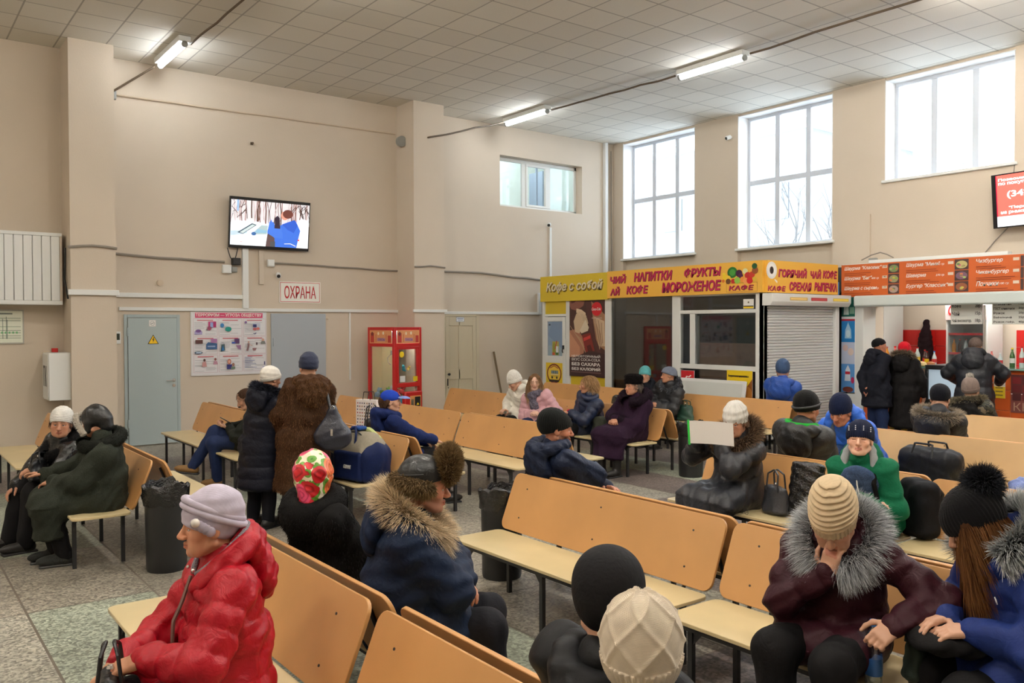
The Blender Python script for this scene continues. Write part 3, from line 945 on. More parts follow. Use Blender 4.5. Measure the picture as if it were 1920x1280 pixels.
class SDF:
    def __init__(s):
        s.p = []

    def _add(s, lo, hi, k, op, fn):
        s.p.append((A3(lo), A3(hi), k, op, fn))
        return s

    def cap(s, a, b, ra, rb=None, k=.03, op='u', puff=None):
        a, b = A3(a), A3(b)
        rb = ra if rb is None else rb
        ba = b - a
        L2 = float(ba @ ba) + 1e-9
        L = math.sqrt(L2)

        def fn(X, Y, Z):
            x, y, z = X - a[0], Y - a[1], Z - a[2]
            t = np.clip((x * ba[0] + y * ba[1] + z * ba[2]) / L2, 0, 1)
            d = np.sqrt((x - t * ba[0]) ** 2 + (y - t * ba[1]) ** 2 + (z - t * ba[2]) ** 2) - (ra + (rb - ra) * t)
            if puff: d = d - puff[1] * (np.abs(np.sin(PI * (t * L + puff[2]) / puff[0])) ** .7 - .6)
            return d
        r = max(ra, rb)
        return s._add(np.minimum(a, b) - r, np.maximum(a, b) + r, k, op, fn)

    def cone(s, a, b, right, r0, r1, k=.05, op='u', puff=None, cap=.6):
        a, b = A3(a), A3(b)
        L = np.linalg.norm(b - a)
        U = (b - a) / L
        R = unit(A3(right) - U * (A3(right) @ U))
        W = np.cross(U, R)

        def fn(X, Y, Z):
            x, y, z = X - a[0], Y - a[1], Z - a[2]
            q = x * U[0] + y * U[1] + z * U[2]
            t = np.clip(q / L, 0, 1)
            u = x * R[0] + y * R[1] + z * R[2]
            w = x * W[0] + y * W[1] + z * W[2]
            rx, ry = r0[0] + (r1[0] - r0[0]) * t, r0[1] + (r1[1] - r0[1]) * t
            if puff:
                g = puff[1] * (np.abs(np.sin(PI * (q + puff[2]) / puff[0])) ** .7 - .6)
                rx, ry = rx + g, ry + g
            rz = np.minimum(rx, ry) * cap
            o = q - t * L
            k0 = np.sqrt((u / rx) ** 2 + (w / ry) ** 2 + (o / rz) ** 2)
            k1 = np.sqrt((u / rx ** 2) ** 2 + (w / ry ** 2) ** 2 + (o / rz ** 2) ** 2) + 1e-6
            return k0 * (k0 - 1) / k1
        r = max(*r0, *r1) + .02
        return s._add(np.minimum(a, b) - r, np.maximum(a, b) + r, k, op, fn)

    def ell(s, c, r, R=None, k=.02, op='u'):
        c, r = A3(c), A3(r)
        R = np.eye(3) if R is None else np.array(R)

        def fn(X, Y, Z):
            x, y, z = X - c[0], Y - c[1], Z - c[2]
            q = [x * R[0, i] + y * R[1, i] + z * R[2, i] for i in range(3)]
            k0 = np.sqrt(sum((q[i] / r[i]) ** 2 for i in range(3)))
            k1 = np.sqrt(sum((q[i] / r[i] ** 2) ** 2 for i in range(3))) + 1e-6
            return k0 * (k0 - 1) / k1
        m = float(r.max())
        return s._add(c - m, c + m, k, op, fn)

    def box(s, c, h, R=None, r=.01, k=.02, op='u'):
        c, h = A3(c), A3(h)
        R = np.eye(3) if R is None else np.array(R)

        def fn(X, Y, Z):
            x, y, z = X - c[0], Y - c[1], Z - c[2]
            q = [np.abs(x * R[0, i] + y * R[1, i] + z * R[2, i]) - (h[i] - r) for i in range(3)]
            out = np.sqrt(sum(np.maximum(v, 0) ** 2 for v in q))
            return out + np.minimum(np.maximum(np.maximum(q[0], q[1]), q[2]), 0) - r
        m = float(np.linalg.norm(h))
        return s._add(c - m, c + m, k, op, fn)

    def chain(s, pts, rs, k=.02, op='u', puff=None):
        for i in range(len(pts) - 1):
            s.cap(pts[i], pts[i + 1], rs[i], rs[i + 1], k, op, puff)
        return s

    def cut(s, p, n, k=.004):
        """keep the side the normal points to"""
        p, n = A3(p), unit(n)
        return s._add(A3((-9, -9, -9)), A3((9, 9, 9)), k, 'i', lambda X, Y, Z: -((X - p[0]) * n[0] + (Y - p[1]) * n[1] + (Z - p[2]) * n[2]))

    def mesh(s, h, zones=(), warp=None):
        us = [q for q in s.p if q[3] == 'u']
        lo = np.min([q[0] for q in us], 0) - .03
        hi = np.max([q[1] for q in us], 0) + .03
        ax = []
        for i in range(3):
            t, pts = lo[i], []
            while t < hi[i] + h:
                pts.append(t)
                st = h
                for a, b, hf in zones:
                    d = max(a[i] - t, t - b[i], 0)
                    z = hf + d * .4
                    if t < a[i]: z = min(z, max(a[i] - t, hf))
                    st = min(st, z)
                t += st
            ax.append(np.array(pts))
        D = np.full([len(a) for a in ax], .15, dtype=np.float32)
        for l, hh, k, op, fn in s.p:
            m = .06 + k
            sl = []
            for i in range(3):
                i0, i1 = np.searchsorted(ax[i], l[i] - m), np.searchsorted(ax[i], hh[i] + m)
                sl.append(slice(i0, max(i1, i0)))
            sl = tuple(sl)
            if D[sl].size == 0: continue
            d = fn(ax[0][sl[0]][:, None, None], ax[1][sl[1]][None, :, None], ax[2][sl[2]][None, None, :]).astype(np.float32)
            e = D[sl]
            if op == 'u':
                g = np.maximum(k - np.abs(e - d), 0)
                D[sl] = np.minimum(e, d) - g * g / (4 * k)
            else:
                if op == 's': d = -d
                g = np.maximum(k - np.abs(e - d), 0)
                D[sl] = np.maximum(e, d) + g * g / (4 * k)
        if warp is not None:
            D = D + warp(ax[0][:, None, None], ax[1][None, :, None], ax[2][None, None, :]).astype(np.float32)
        return surface_net(D, ax)


def surface_net(D, ax):
    S = D < 0
    c = np.zeros([n - 1 for n in D.shape], dtype=np.uint8)
    for i in (0, 1):
        for j in (0, 1):
            for k in (0, 1):
                c += S[i:S.shape[0] - 1 + i, j:S.shape[1] - 1 + j, k:S.shape[2] - 1 + k]
    I, J, K = np.nonzero((c > 0) & (c < 8))
    n = len(I)
    idx = np.full(c.shape, -1, dtype=np.int32)
    idx[I, J, K] = np.arange(n)
    acc, w = np.zeros((n, 3)), np.zeros(n)
    cor = [(i, j, k) for i in (0, 1) for j in (0, 1) for k in (0, 1)]
    for a in cor:
        for q in range(3):
            if a[q]: continue
            b = list(a)
            b[q] = 1
            da, db = D[I + a[0], J + a[1], K + a[2]], D[I + b[0], J + b[1], K + b[2]]
            m = (da < 0) != (db < 0)
            if not m.any(): continue
            t = (da[m] / (da[m] - db[m]))[:, None]
            pa = np.stack([ax[0][I[m] + a[0]], ax[1][J[m] + a[1]], ax[2][K[m] + a[2]]], 1)
            pb = np.stack([ax[0][I[m] + b[0]], ax[1][J[m] + b[1]], ax[2][K[m] + b[2]]], 1)
            acc[m] += pa + t * (pb - pa)
            w[m] += 1
    V = acc / np.maximum(w, 1)[:, None]
    F = []
    for q in range(3):
        u, v = (q + 1) % 3, (q + 2) % 3
        s0 = [slice(None)] * 3
        s1 = [slice(None)] * 3
        s0[q], s1[q] = slice(0, -1), slice(1, None)
        for e in (u, v): s0[e] = s1[e] = slice(1, -1)
        A, B = S[tuple(s0)], S[tuple(s1)]
        P = list(np.nonzero(A != B))
        ins = A[tuple(P)]
        P[u], P[v] = P[u] + 1, P[v] + 1

        def cell(du, dv):
            Q = list(P)
            Q[u], Q[v] = P[u] + du, P[v] + dv
            return idx[Q[0], Q[1], Q[2]]
        f = np.stack([cell(-1, -1), cell(0, -1), cell(0, 0), cell(-1, 0)], 1)
        f[~ins] = f[~ins][:, ::-1]
        F.append(f)
    F = np.concatenate(F)
    return V, F[(F >= 0).all(1)]


def waver(amp, wl, seed):
    """gentle cloth folds"""
    r = np.random.default_rng(seed)
    ks = [(unit(r.normal(size=3)) * 2 * PI / (wl * r.uniform(.7, 1.5)), r.uniform(0, 6.28)) for _ in range(4)]

    def f(X, Y, Z):
        a = 0
        for i in (0, 2):
            (k1, p1), (k2, p2) = ks[i], ks[i + 1]
            a = a + np.sin(X * k1[0] + Y * k1[1] + Z * k1[2] + p1 + 1.3 * np.sin(X * k2[0] * .6 + Y * k2[1] * .6 + Z * k2[2] * .6 + p2))
        return a * amp * .5
    return f


# ---- fur and hair as individual strands
def strands(roots, nrm, comb, L, w, c0, c1, seg=3, jit=.35, grav=.15, seed=0):
    r = np.random.default_rng(seed)
    n = len(roots)
    d = nrm + comb + r.normal(size=(n, 3)) * jit
    d /= np.linalg.norm(d, axis=1, keepdims=True) + 1e-9
    ln = (L * r.uniform(.6, 1.15, n))[:, None]
    bend = comb * .5 + np.array([0, 0, -grav]) + r.normal(size=(n, 3)) * .08
    side = np.cross(d, r.normal(size=(n, 3)))
    side /= np.linalg.norm(side, axis=1, keepdims=True) + 1e-9
    ts = np.linspace(0, 1, seg + 1)
    V = np.zeros((n, seg + 1, 2, 3))
    Cc = np.zeros((n, seg + 1, 2, 3))
    br = r.uniform(.65, 1.3, (n, 1))
    for i, t in enumerate(ts):
        p = roots + d * ln * t + bend * ln * t * t
        hw = w * (1 - t) ** .8 * .5 + w * .04
        V[:, i, 0], V[:, i, 1] = p - side * hw, p + side * hw
        Cc[:, i, 0] = Cc[:, i, 1] = (A3(c0) * (1 - t) + A3(c1) * t) * br
    b = (np.arange(n) * (seg + 1) * 2)[:, None]
    F = np.concatenate([b + np.array([[2 * i, 2 * i + 1, 2 * i + 3, 2 * i + 2]]) for i in range(seg)])
    return V.reshape(-1, 3), F, Cc.reshape(-1, 3)


def tube_np(path, rs, n=10, closed=False):
    P = A3(path)
    m = len(P)
    rs = np.full(m, rs) if np.isscalar(rs) else A3(rs)
    T = np.gradient(P, axis=0) if not closed else np.roll(P, -1, 0) - np.roll(P, 1, 0)
    T /= np.linalg.norm(T, axis=1, keepdims=True)
    out = P - P.mean(0)
    E1 = out - T * (out * T).sum(1, keepdims=True)
    E1 /= np.linalg.norm(E1, axis=1, keepdims=True) + 1e-9
    E2 = np.cross(T, E1)
    a = np.linspace(0, 2 * PI, n, endpoint=False)
    V = (P[:, None] + rs[:, None, None] * (np.cos(a)[None, :, None] * E1[:, None] + np.sin(a)[None, :, None] * E2[:, None])).reshape(-1, 3)
    F = []
    for i in range(m if closed else m - 1):
        o, q = i * n, ((i + 1) % m) * n
        for k in range(n): F.append((o + k, o + (k + 1) % n, q + (k + 1) % n, q + k))
    return V, np.array(F), E1, E2


def merge(parts):
    V, F, Cc, n = [], [], [], 0
    for v, f, c in parts:
        V.append(v)
        F.append(f + n)
        Cc.append(c)
        n += len(v)
    return np.concatenate(V), np.concatenate(F), np.concatenate(Cc)


FURM = lambda: mat('fur', (1, 1, 1), 0.8, attr=True, spec=.12)


def resample(path, n, closed=False):
    P = A3(path)
    if closed: P = np.vstack([P, P[:1]])
    d = np.concatenate([[0], np.cumsum(np.linalg.norm(np.diff(P, axis=0), axis=1))])
    t = np.linspace(0, d[-1], n, endpoint=not closed)
    return np.stack([np.interp(t, d, P[:, i]) for i in range(3)], 1)


def ring_fur(name, path, rad, L, cnt, c0, c1, parent, comb=(0, 0, 0), outw=.5, w=.004, closed=False, seed=0, jit=.3, grav=.12, arc=2.4):
    P = resample(path, 40, closed)
    rad = np.interp(np.linspace(0, 1, 40), np.linspace(0, 1, len(rad)), rad) if not np.isscalar(rad) else np.full(40, rad)
    V, F, E1, E2 = tube_np(P, rad, 10, closed)
    r = np.random.default_rng(seed + 5)
    i = r.integers(0, 40 if closed else 39, cnt)
    j = (i + 1) % 40
    t = r.uniform(0, 1, cnt)[:, None]
    a = r.uniform(-arc, arc, cnt)[:, None]
    e1, e2 = E1[i] * (1 - t) + E1[j] * t, E2[i] * (1 - t) + E2[j] * t
    n = np.cos(a) * e1 + np.sin(a) * e2
    rr = (rad[i] * (1 - t[:, 0]) + rad[j] * t[:, 0])[:, None]
    roots = P[i] * (1 - t) + P[j] * t + n * rr * .85
    SV, SF, SCc = strands(roots, n, A3(comb)[None] + e1 * outw, L, w, c0, c1, jit=jit, grav=grav, seed=seed)
    V, F, Cc = merge([(V, F, np.tile(A3(c0), (len(V), 1))), (SV, SF, SCc)])
    return np_mesh(name, V, F, FURM(), parent, Cc)


def skin_fur(name, V, F, L, cnt, c0, c1, parent, comb=(0, 0, 0), w=.004, seed=0, jit=.3, grav=.12, base=None):
    """fur over a quad mesh"""
    r = np.random.default_rng(seed + 9)
    A, B, Cq, Dq = V[F[:, 0]], V[F[:, 1]], V[F[:, 2]], V[F[:, 3]]
    N = np.cross(Cq - A, Dq - B)
    ar = np.linalg.norm(N, axis=1)
    i = r.choice(len(F), cnt, p=ar / ar.sum())
    u, v = r.uniform(0, 1, (cnt, 1)), r.uniform(0, 1, (cnt, 1))
    roots = (A[i] * (1 - u) + B[i] * u) * (1 - v) + (Dq[i] * (1 - u) + Cq[i] * u) * v
    n = N[i] / (ar[i][:, None] + 1e-12)
    SV, SF, SCc = strands(roots - n * .003, n, np.tile(A3(comb), (cnt, 1)), L, w, c0, c1, jit=jit, grav=grav, seed=seed)
    V2, F2, Cc = merge([(V, F, np.tile(A3(c0 if base is None else base), (len(V), 1))), (SV, SF, SCc)])
    return np_mesh(name, V2, F2, FURM(), parent, Cc)


# ---------------------------------------------------------------- people
def rot_m(yaw=0, pitch=0, roll=0):
    """columns right, forward, up; yaw turns left (+), pitch looks down (+), roll tips to the right (+)"""
    cy, sy = math.cos(yaw), math.sin(yaw)
    Rz = np.array([[cy, -sy, 0], [sy, cy, 0], [0, 0, 1]])
    cp, sp = math.cos(-pitch), math.sin(-pitch)
    Rx = np.array([[1, 0, 0], [0, cp, -sp], [0, sp, cp]])
    cr, sr = math.cos(roll), math.sin(roll)
    Ry = np.array([[cr, 0, sr], [0, 1, 0], [-sr, 0, cr]])
    return Rz @ Rx @ Ry


def ik(S, W, l1, l2, hint):
    S, W = A3(S), A3(W)
    d = W - S
    D = np.linalg.norm(d)
    u = d / D
    if D > l1 + l2 - .012:
        D = l1 + l2 - .012
        W = S + u * D
    a = (l1 * l1 - l2 * l2 + D * D) / (2 * D)
    h = math.sqrt(max(l1 * l1 - a * a, 1e-6))
    n = A3(hint) - u * (A3(hint) @ u)
    return S + u * a + unit(n) * h, W


def hand_prims(s, W, f, pn, side, curl, sc=1.0):
    f = unit(f)
    pn = unit(A3(pn) - f * (A3(pn) @ f))
    th = np.cross(f, pn) * (1 if side > 0 else -1)
    R = np.stack([th, f, pn], 1)
    s.box(W + f * .05 * sc, (.039 * sc, .05 * sc, .0145 * sc), R, r=.0135 * sc, k=.015)
    s.cap(W - f * .02, W + f * .03 * sc, .026 * sc, .024 * sc, k=.02)
    for i, (o, ln) in enumerate(((.029, .070), (.010, .079), (-.010, .073), (-.0285, .058))):
        p = W + (f * .093 + th * o) * sc
        a = 0.0
        spread = th * (.05 - .035 * i)
        c = curl * (1 + .1 * i) + .04 * ((i * 7) % 3)
        for q, (fr, da) in enumerate(((.44, .55), (.31, .85), (.25, .6))):
            a += c * da
            dv = unit(f * math.cos(a) + pn * math.sin(a) + spread)
            e = p + dv * ln * fr * sc
            s.cap(p, e, (.0092 - .0007 * q) * sc, (.0086 - .0008 * q) * sc, k=.004 if q else .008)
            p = e
    p = W + (f * .022 + th * .03) * sc
    for ln, dv, r0 in ((.042, f * .55 + th * .75 + pn * .3, .0125), (.032, f * .85 + th * .35 + pn * (.3 + .3 * curl), .0105), (.024, f * .95 + th * .05 + pn * (.3 + .5 * curl), .0095)):
        e = p + unit(dv) * ln * sc
        s.cap(p, e, r0 * sc, (r0 - .001) * sc, k=.008)
        p = e


def head_prims(s, H, Rh, sc, jaw=1.0, old=False):
    T = lambda *p: H + Rh @ (A3(p) * sc)

    def E(c, r, k=.02, op='u'): s.ell(T(*c), A3(r) * sc, Rh, k * sc, op)

    def K(a, b, ra, rb=None, k=.015, op='u'): s.cap(T(*a), T(*b), ra * sc, (ra if rb is None else rb) * sc, k * sc, op)
    E((0, -.014, .034), (.077, .099, .084))
    s.cone(T(0, .028, .0), T(0, .046, -.078), Rh[:, 0], (.066 * sc, .058 * sc), (.043 * jaw * sc, .04 * sc), k=.03 * sc)
    for x in (-1, 1):
        E((x * .043, .052, -.024), (.026, .026, .024), .02)
        K((x * .058, -.002, -.055), (x * .03 * jaw, .05, -.088), .02, .018, .025)
        if old: E((x * .040, .056, -.066), (.024, .022, .028), .022)
    E((0, .069, -.094), (.024, .02, .018), .018)
    K((0, .083, .012), (0, .108, -.028), .0085, .0125, .014)
    for x in (-1, 1): E((x * .0125, .097, -.033), (.0085, .012, .008), .008)
    K((-.038, .07, .024), (.038, .07, .024), .014, .014, .016)
    for x in (-1, 1):
        E((x * .0315, .098, .003), (.0175, .026, .0105), .014, 's')
        E((x * .0315, .0735, .0095), (.0165, .0135, .0065), .005)
        E((x * .0315, .0745, -.0085), (.0155, .0125, .005), .006)
        E((x * .079, -.008, -.004), (.010, .023, .033), .008)
        E((x * .088, .002, -.002), (.008, .010, .018), .006, 's')
    for x in (-1, 1):
        K((0, .0915, -.0555), (x * .022, .0795, -.061), .0058, .0035, .006)
        K((0, .0905, -.0685), (x * .021, .079, -.0635), .0068, .0035, .006)
    K((-.021, .0855, -.0622), (.021, .0855, -.0622), .0022, .0022, .004, 's') if not old else None


def paint_face(q, base, lip, brow, stubble=None, hairc=None):
    """colours that belong to the skin: lips, brows, beard shadow, redder cheeks and nose; q = head-local points"""
    n = len(q)
    c = np.tile(A3(base), (n, 1))
    x, y, z = np.abs(q[:, 0]), q[:, 1], q[:, 2]

    def mixin(m, col):
        m = np.clip(m, 0, 1)[:, None]
        c[:] = c * (1 - m) + A3(col) * m
    front = (y > .02) & (z > -.14) & (z < .14)
    g = lambda cx, cy, cz, r: np.exp(-(((x - cx) ** 2 + (y - cy) ** 2 + (z - cz) ** 2) / r ** 2))
    mixin(.45 * g(.045, .065, -.025, .028) * front, A3(base) * A3((1.05, .72, .66)))
    mixin(.4 * g(0, .108, -.03, .02) * front, A3(base) * A3((1.05, .74, .68)))
    if stubble is not None:
        m = ((z < -.035) & (z > -.12) & (y > -.01) & (x < .075)) * .6
        m = m * np.clip((np.maximum(x - .012, 0) / .02) + (z < -.05), 0, 1)
        mixin(m, stubble)
    lipm = ((z < -.0535) & (z > -.0735) & (x < .0235) & (y > .077)).astype(float)
    mixin(lipm * .75, lip)
    mixin(((np.abs(z + .0622) < .0018) & (x < .022) & (y > .075)) * .8, A3(lip) * .35)
    bz = .0245 + .004 * np.sin(np.clip((x - .012) / .036, 0, 1) * PI) - .05 * np.maximum(x - .035, 0)
    mixin(((np.abs(z - bz) < .0045) & (x > .012) & (x < .05) & (y > .05)) * .8, brow)
    mixin(((np.abs(z - .0025) < .0028) & (x > .019) & (x < .044) & (y > .06)) * .75, A3(brow) * .6)
    return c


SKINM = lambda: mat('skin', (1, 1, 1), 0.48, attr=True, spec=.4, bump=('noise', 180, .08))
PALE, RUDDY, OLDSK = srgb(204, 158, 132), srgb(188, 128, 102), srgb(190, 138, 110)


def eye_pair(parent, H, Rh, sc, iris, look=(0, 0)):
    for x in (-1, 1):
        b = MB()
        r = .0118 * sc
        n = 14
        c = A3((x * .0315, .0715, .002)) * sc
        ax = unit((x * .02 + look[0], 1, look[1]))
        fx = unit(np.cross(ax, (0, 0, 1)))
        fz = np.cross(fx, ax)
        rings = [0, .16, .38, .46, .9, 1.5]
        vs = [H + Rh @ (c + ax * r)]
        for a in rings[1:]:
            for k in range(n):
                t = 2 * PI * k / n
                vs.append(H + Rh @ (c + r * (ax * math.cos(a) + math.sin(a) * (fx * math.cos(t) + fz * math.sin(t)))))
        for k in range(n): b.add([vs[0], vs[1 + k], vs[1 + (k + 1) % n]], [(0, 1, 2)], None, (.006, .006, .006))
        for i in range(len(rings) - 2):
            for k in range(n):
                o, q = 1 + i * n, 1 + (i + 1) * n
                b.add([vs[o + k], vs[q + k], vs[q + (k + 1) % n], vs[o + (k + 1) % n]], [(0, 1, 2, 3)], None, iris if i == 0 else (iris[0] * .4, iris[1] * .4, iris[2] * .4) if i == 1 else (.62, .58, .55))
        b.build('eye', mat('eye_wet', (1, 1, 1), .12, attr=True), parent)


class Fig:
    pass


def person(label, pos, head, face, gaze=None, pitch=0, roll=0, sit=SEAT_Z, sc=1.0, q=2, twist=0, arms=None, knees=None, feet=None,
           skin=PALE, jaw=1.0, old=False, stubble=None, brow=srgb(96, 72, 54), iris=(.10, .16, .2), eyes=True, group=None, look=(0, 0), bulk=1.0, hand_q=None, lip=None):
    """pos: pelvis (x, y); head: centre of the head in the room; face / gaze: bearings of body and head (deg from +X).
    q: 1 far, 2 middle, 3 near. Works in a local frame: +X the person's right... +Y ahead."""
    g = Fig()
    a = math.radians(face - 90)
    Rw = np.array([[math.cos(a), -math.sin(a), 0], [math.sin(a), math.cos(a), 0], [0, 0, 1]])
    loc = A3((pos[0], pos[1], 0))
    toL = lambda p: Rw.T @ (A3(p) - loc)
    H = toL(head)
    gz = face if gaze is None else gaze
    Rh = rot_m(math.radians(gz - face), math.radians(pitch), math.radians(roll))
    P = A3((0, 0, (sit + .105 * sc) if sit is not None else .90 * sc))
    N = H + Rh @ (A3((0, -.035, -.155)) * sc)
    U = unit(N - P)
    tw = math.radians(twist)
    R = A3((math.cos(tw), math.sin(tw), 0))
    R = unit(R - U * (R @ U))
    Fw = np.cross(U, R)
    SH = N - U * .055 * sc
    shw = .165 * sc
    sh = {1: SH + R * shw, -1: SH - R * shw}
    hip = {1: P + A3((.09 * sc, 0, 0)), -1: P - A3((.09 * sc, 0, 0))}
    if sit is not None:
        kn = {s_: A3((s_ * .11, .40 * sc, sit + .085)) for s_ in (1, -1)}
        ft = {s_: A3((s_ * .12, .43 * sc, .085)) for s_ in (1, -1)}
    else:
        kn = {s_: A3((s_ * .10 * sc, .02, .48 * sc)) for s_ in (1, -1)}
        ft = {s_: A3((s_ * .11 * sc, -.01, .085)) for s_ in (1, -1)}
    for d_, o in ((knees, kn), (feet, ft)):
        if d_:
            for k_, v in d_.items(): o[k_] = A3(v)
    el, wr, hd = {}, {}, {}
    arms = arms or {}
    for s_ in (1, -1):
        if sit is not None:
            dflt = ((s_ * .05, .27, sit + .22), (s_ * .6, -.5, -.5), (-s_ * .55, .75, -.25), (-s_ * .3, -.2, -1), .75)
        else:
            dflt = ((s_ * .26, .10, .82 * sc), (s_ * .5, -.8, 0), (0, .15, -1), (-s_, 0, 0), .5)
        W, hint, fd, pn, cu = arms.get(s_, dflt)
        if W[0] == 'H': W = H + Rh @ (A3(W[1:]) * sc)     # measured from the head
        el[s_], wr[s_] = ik(sh[s_], W, .285 * sc, .255 * sc, hint)
        hd[s_] = (A3(fd), A3(pn), cu)
    hh = {1: .010, 2: .0065, 3: .004}[q]
    hq = hand_q or {1: .009, 2: .006, 3: .0042}[q]
    s = SDF()
    head_prims(s, H, Rh, sc, jaw, old)
    s.cap(H + Rh @ (A3((0, -.03, -.05)) * sc), N - U * .03, .05 * sc, .056 * sc, k=.03)
    s.cone(P, P + U * .2, R, (.14 * sc, .10 * sc), (.125 * sc, .095 * sc), k=.05)
    s.cone(P + U * .2, SH - U * .03, R, (.125 * sc, .095 * sc), (.15 * sc, .09 * sc), k=.06)
    for s_ in (1, -1):
        s.cap(SH, sh[s_], .05 * sc, .05 * sc, k=.04)
        s.cap(sh[s_], el[s_], .044 * sc, .036 * sc)
        s.cap(el[s_], wr[s_], .036 * sc, .026 * sc)
        hand_prims(s, wr[s_], hd[s_][0], hd[s_][1], s_, hd[s_][2], sc)
        s.cap(hip[s_], kn[s_], .07 * sc, .05 * sc)
        s.cap(kn[s_], ft[s_], .048 * sc, .036 * sc)
        s.cap(ft[s_] - A3((0, .01, .03)), ft[s_] + A3((0, .13, -.045)), .035, .028)
    z = [(H - .15 * sc, H + .15 * sc, hh)]
    for s_ in (1, -1):
        m = wr[s_] + unit(hd[s_][0]) * .09
        z.append((m - .11, m + .11, hq))
    V, F = s.mesh(.03, z)
    qh = ((V - H) @ Rh) / sc
    col = paint_face(qh, skin, lip or A3(skin) * A3((.86, .52, .5)), brow, stubble)
    o = np_mesh('person', V, F, SKINM(), None, col)
    o.location = loc
    o.rotation_euler = (0, 0, a)
    tag(o, label, 'person', group)
    if eyes: eye_pair(o, H, Rh, sc, iris, look)
    g.__dict__.update(o=o, H=H, Rh=Rh, P=P, N=N, U=U, R=R, F=Fw, SH=SH, sh=sh, hip=hip, kn=kn, ft=ft, el=el, wr=wr, sc=sc, q=q, sit=sit, bulk=bulk, hd=hd, toL=toL)
    g.T = lambda *p: H + Rh @ (A3(p) * sc)
    return g


HRES = {1: .014, 2: .009, 3: .006}


def coat(g, m, ln='short', bulk=1.0, puff=None, fold=.006, seed=0, name='coat', hem=None, cuff=True, collar=.05, flare=1.0):
    """ln: short (waist), hip, knee, long"""
    sc, R, U, P, N = g.sc, g.R, g.U, g.P, g.N
    b = bulk * sc
    s = SDF()
    pf = (puff, .012, 0.0) if puff else None
    L = np.linalg.norm(g.SH - P)
    s.cone(P - U * .03, P + U * L * .45, R, (.185 * b, .155 * b), (.172 * b, .145 * b), k=.06, puff=pf)
    s.cone(P + U * L * .45, g.SH - U * .04, R, (.172 * b, .145 * b), (.178 * b, .125 * b), k=.06, puff=pf)
    s.cap(g.sh[-1] + g.R * .01, g.sh[1] - g.R * .01, .072 * b, k=.06)
    for s_ in (1, -1):
        s.cap(g.sh[s_], g.el[s_], .074 * b, .066 * b, k=.045, puff=pf)
        e = g.wr[s_]
        s.cap(g.el[s_], e, .066 * b, .050 * b, k=.04, puff=pf)
    if collar: s.cap(N - U * .03, N + U * .025, (.066 + collar * .4) * sc, (.062 + collar * .4) * sc, k=.03)
    if g.sit is not None:
        if ln in ('short', 'hip'):
            f = .3 if ln == 'short' else .55
            for s_ in (1, -1): s.cap(g.hip[s_], g.hip[s_] * (1 - f) + g.kn[s_] * f, .115 * b, .105 * b, k=.05)
            s.cap((g.hip[1] + g.hip[-1]) / 2, ((g.hip[1] + g.hip[-1]) * (1 - f) + (g.kn[1] + g.kn[-1]) * f) / 2, .11 * b, .085 * b, k=.06)
        else:
            kk = (g.kn[1] + g.kn[-1]) / 2
            for s_ in (1, -1): s.cap(g.hip[s_], g.kn[s_] + A3((0, .01, .0)), .12 * b, .10 * b, k=.07)
            s.cap((g.hip[1] + g.hip[-1]) / 2, kk, .12 * b, .095 * b, k=.08)
            if ln == 'long':
                h_ = A3(hem) if hem is not None else A3((kk[0], kk[1] + .02, .2))
                sp = np.linalg.norm(g.kn[1] - g.kn[-1]) / 2
                s.cone(kk + A3((0, 0, -.02)), h_, (1, 0, 0), (.085 + sp, .10), ((.10 + sp) * flare, .13 * flare), k=.07, cap=.25)
    else:
        hz = {'short': .78, 'hip': .66, 'knee': .45, 'long': .25}[ln] * sc
        h_ = A3(hem) if hem is not None else A3((0, -.01, hz))
        s.cone(P + A3((0, 0, .02)), h_, (1, 0, 0), (.19 * b, .16 * b), (.225 * b * flare, .20 * b * flare), k=.08, puff=pf, cap=.25)
    V, F = s.mesh(HRES[g.q], warp=waver(fold, .11, seed + 1))
    return np_mesh(name, V, F, m, g.o)


def trousers(g, m, fat=1.0, name='trousers', to=1.0, h=None):
    s = SDF()
    s.cap(g.hip[1], g.hip[-1], .10 * fat, k=.05)
    for s_ in (1, -1):
        s.cap(g.hip[s_], g.kn[s_], .095 * fat * g.sc, .078 * fat * g.sc, k=.05)
        e = g.kn[s_] * (1 - to) + g.ft[s_] * to
        s.cap(g.kn[s_], e, .078 * fat * g.sc, .062 * fat * g.sc, k=.04)
    V, F = s.mesh(h or max(HRES[g.q], .009) * 1.2, warp=waver(.005, .10, 3))
    return np_mesh(name, V, F, m, g.o)


def boots(g, m, high=.16, dirs=None, name='boot', sole=None, lift=None):
    for s_ in (1, -1):
        f = A3((dirs or {}).get(s_, (0, 1, 0)))
        f = unit(f)
        a = g.ft[s_]
        s = SDF()
        sd = unit(np.cross(f, (0, 0, 1)))
        upv = np.cross(sd, f)
        R = np.stack([sd, f, upv], 1)
        leg = unit(g.kn[s_] - a)
        s.cap(a - upv * .02, a + leg * high, .052, .06, k=.03)
        s.ell(a + f * .075 - upv * .035, (.045, .13, .045), R, k=.03)
        s.ell(a - f * .02 - upv * .04, (.042, .06, .043), R, k=.02)
        s.cut(a - upv * .082, upv)
        V, F = s.mesh(max(HRES[g.q] * .9, .007))
        b = np_mesh(name, V, F, m, g.o)
        s = SDF()
        s.box(a + f * .05 - upv * .078, (.044, .135, .012), R, r=.012)
        V, F = s.mesh(.008)
        np_mesh('sole', V, F, sole or DARK, b)


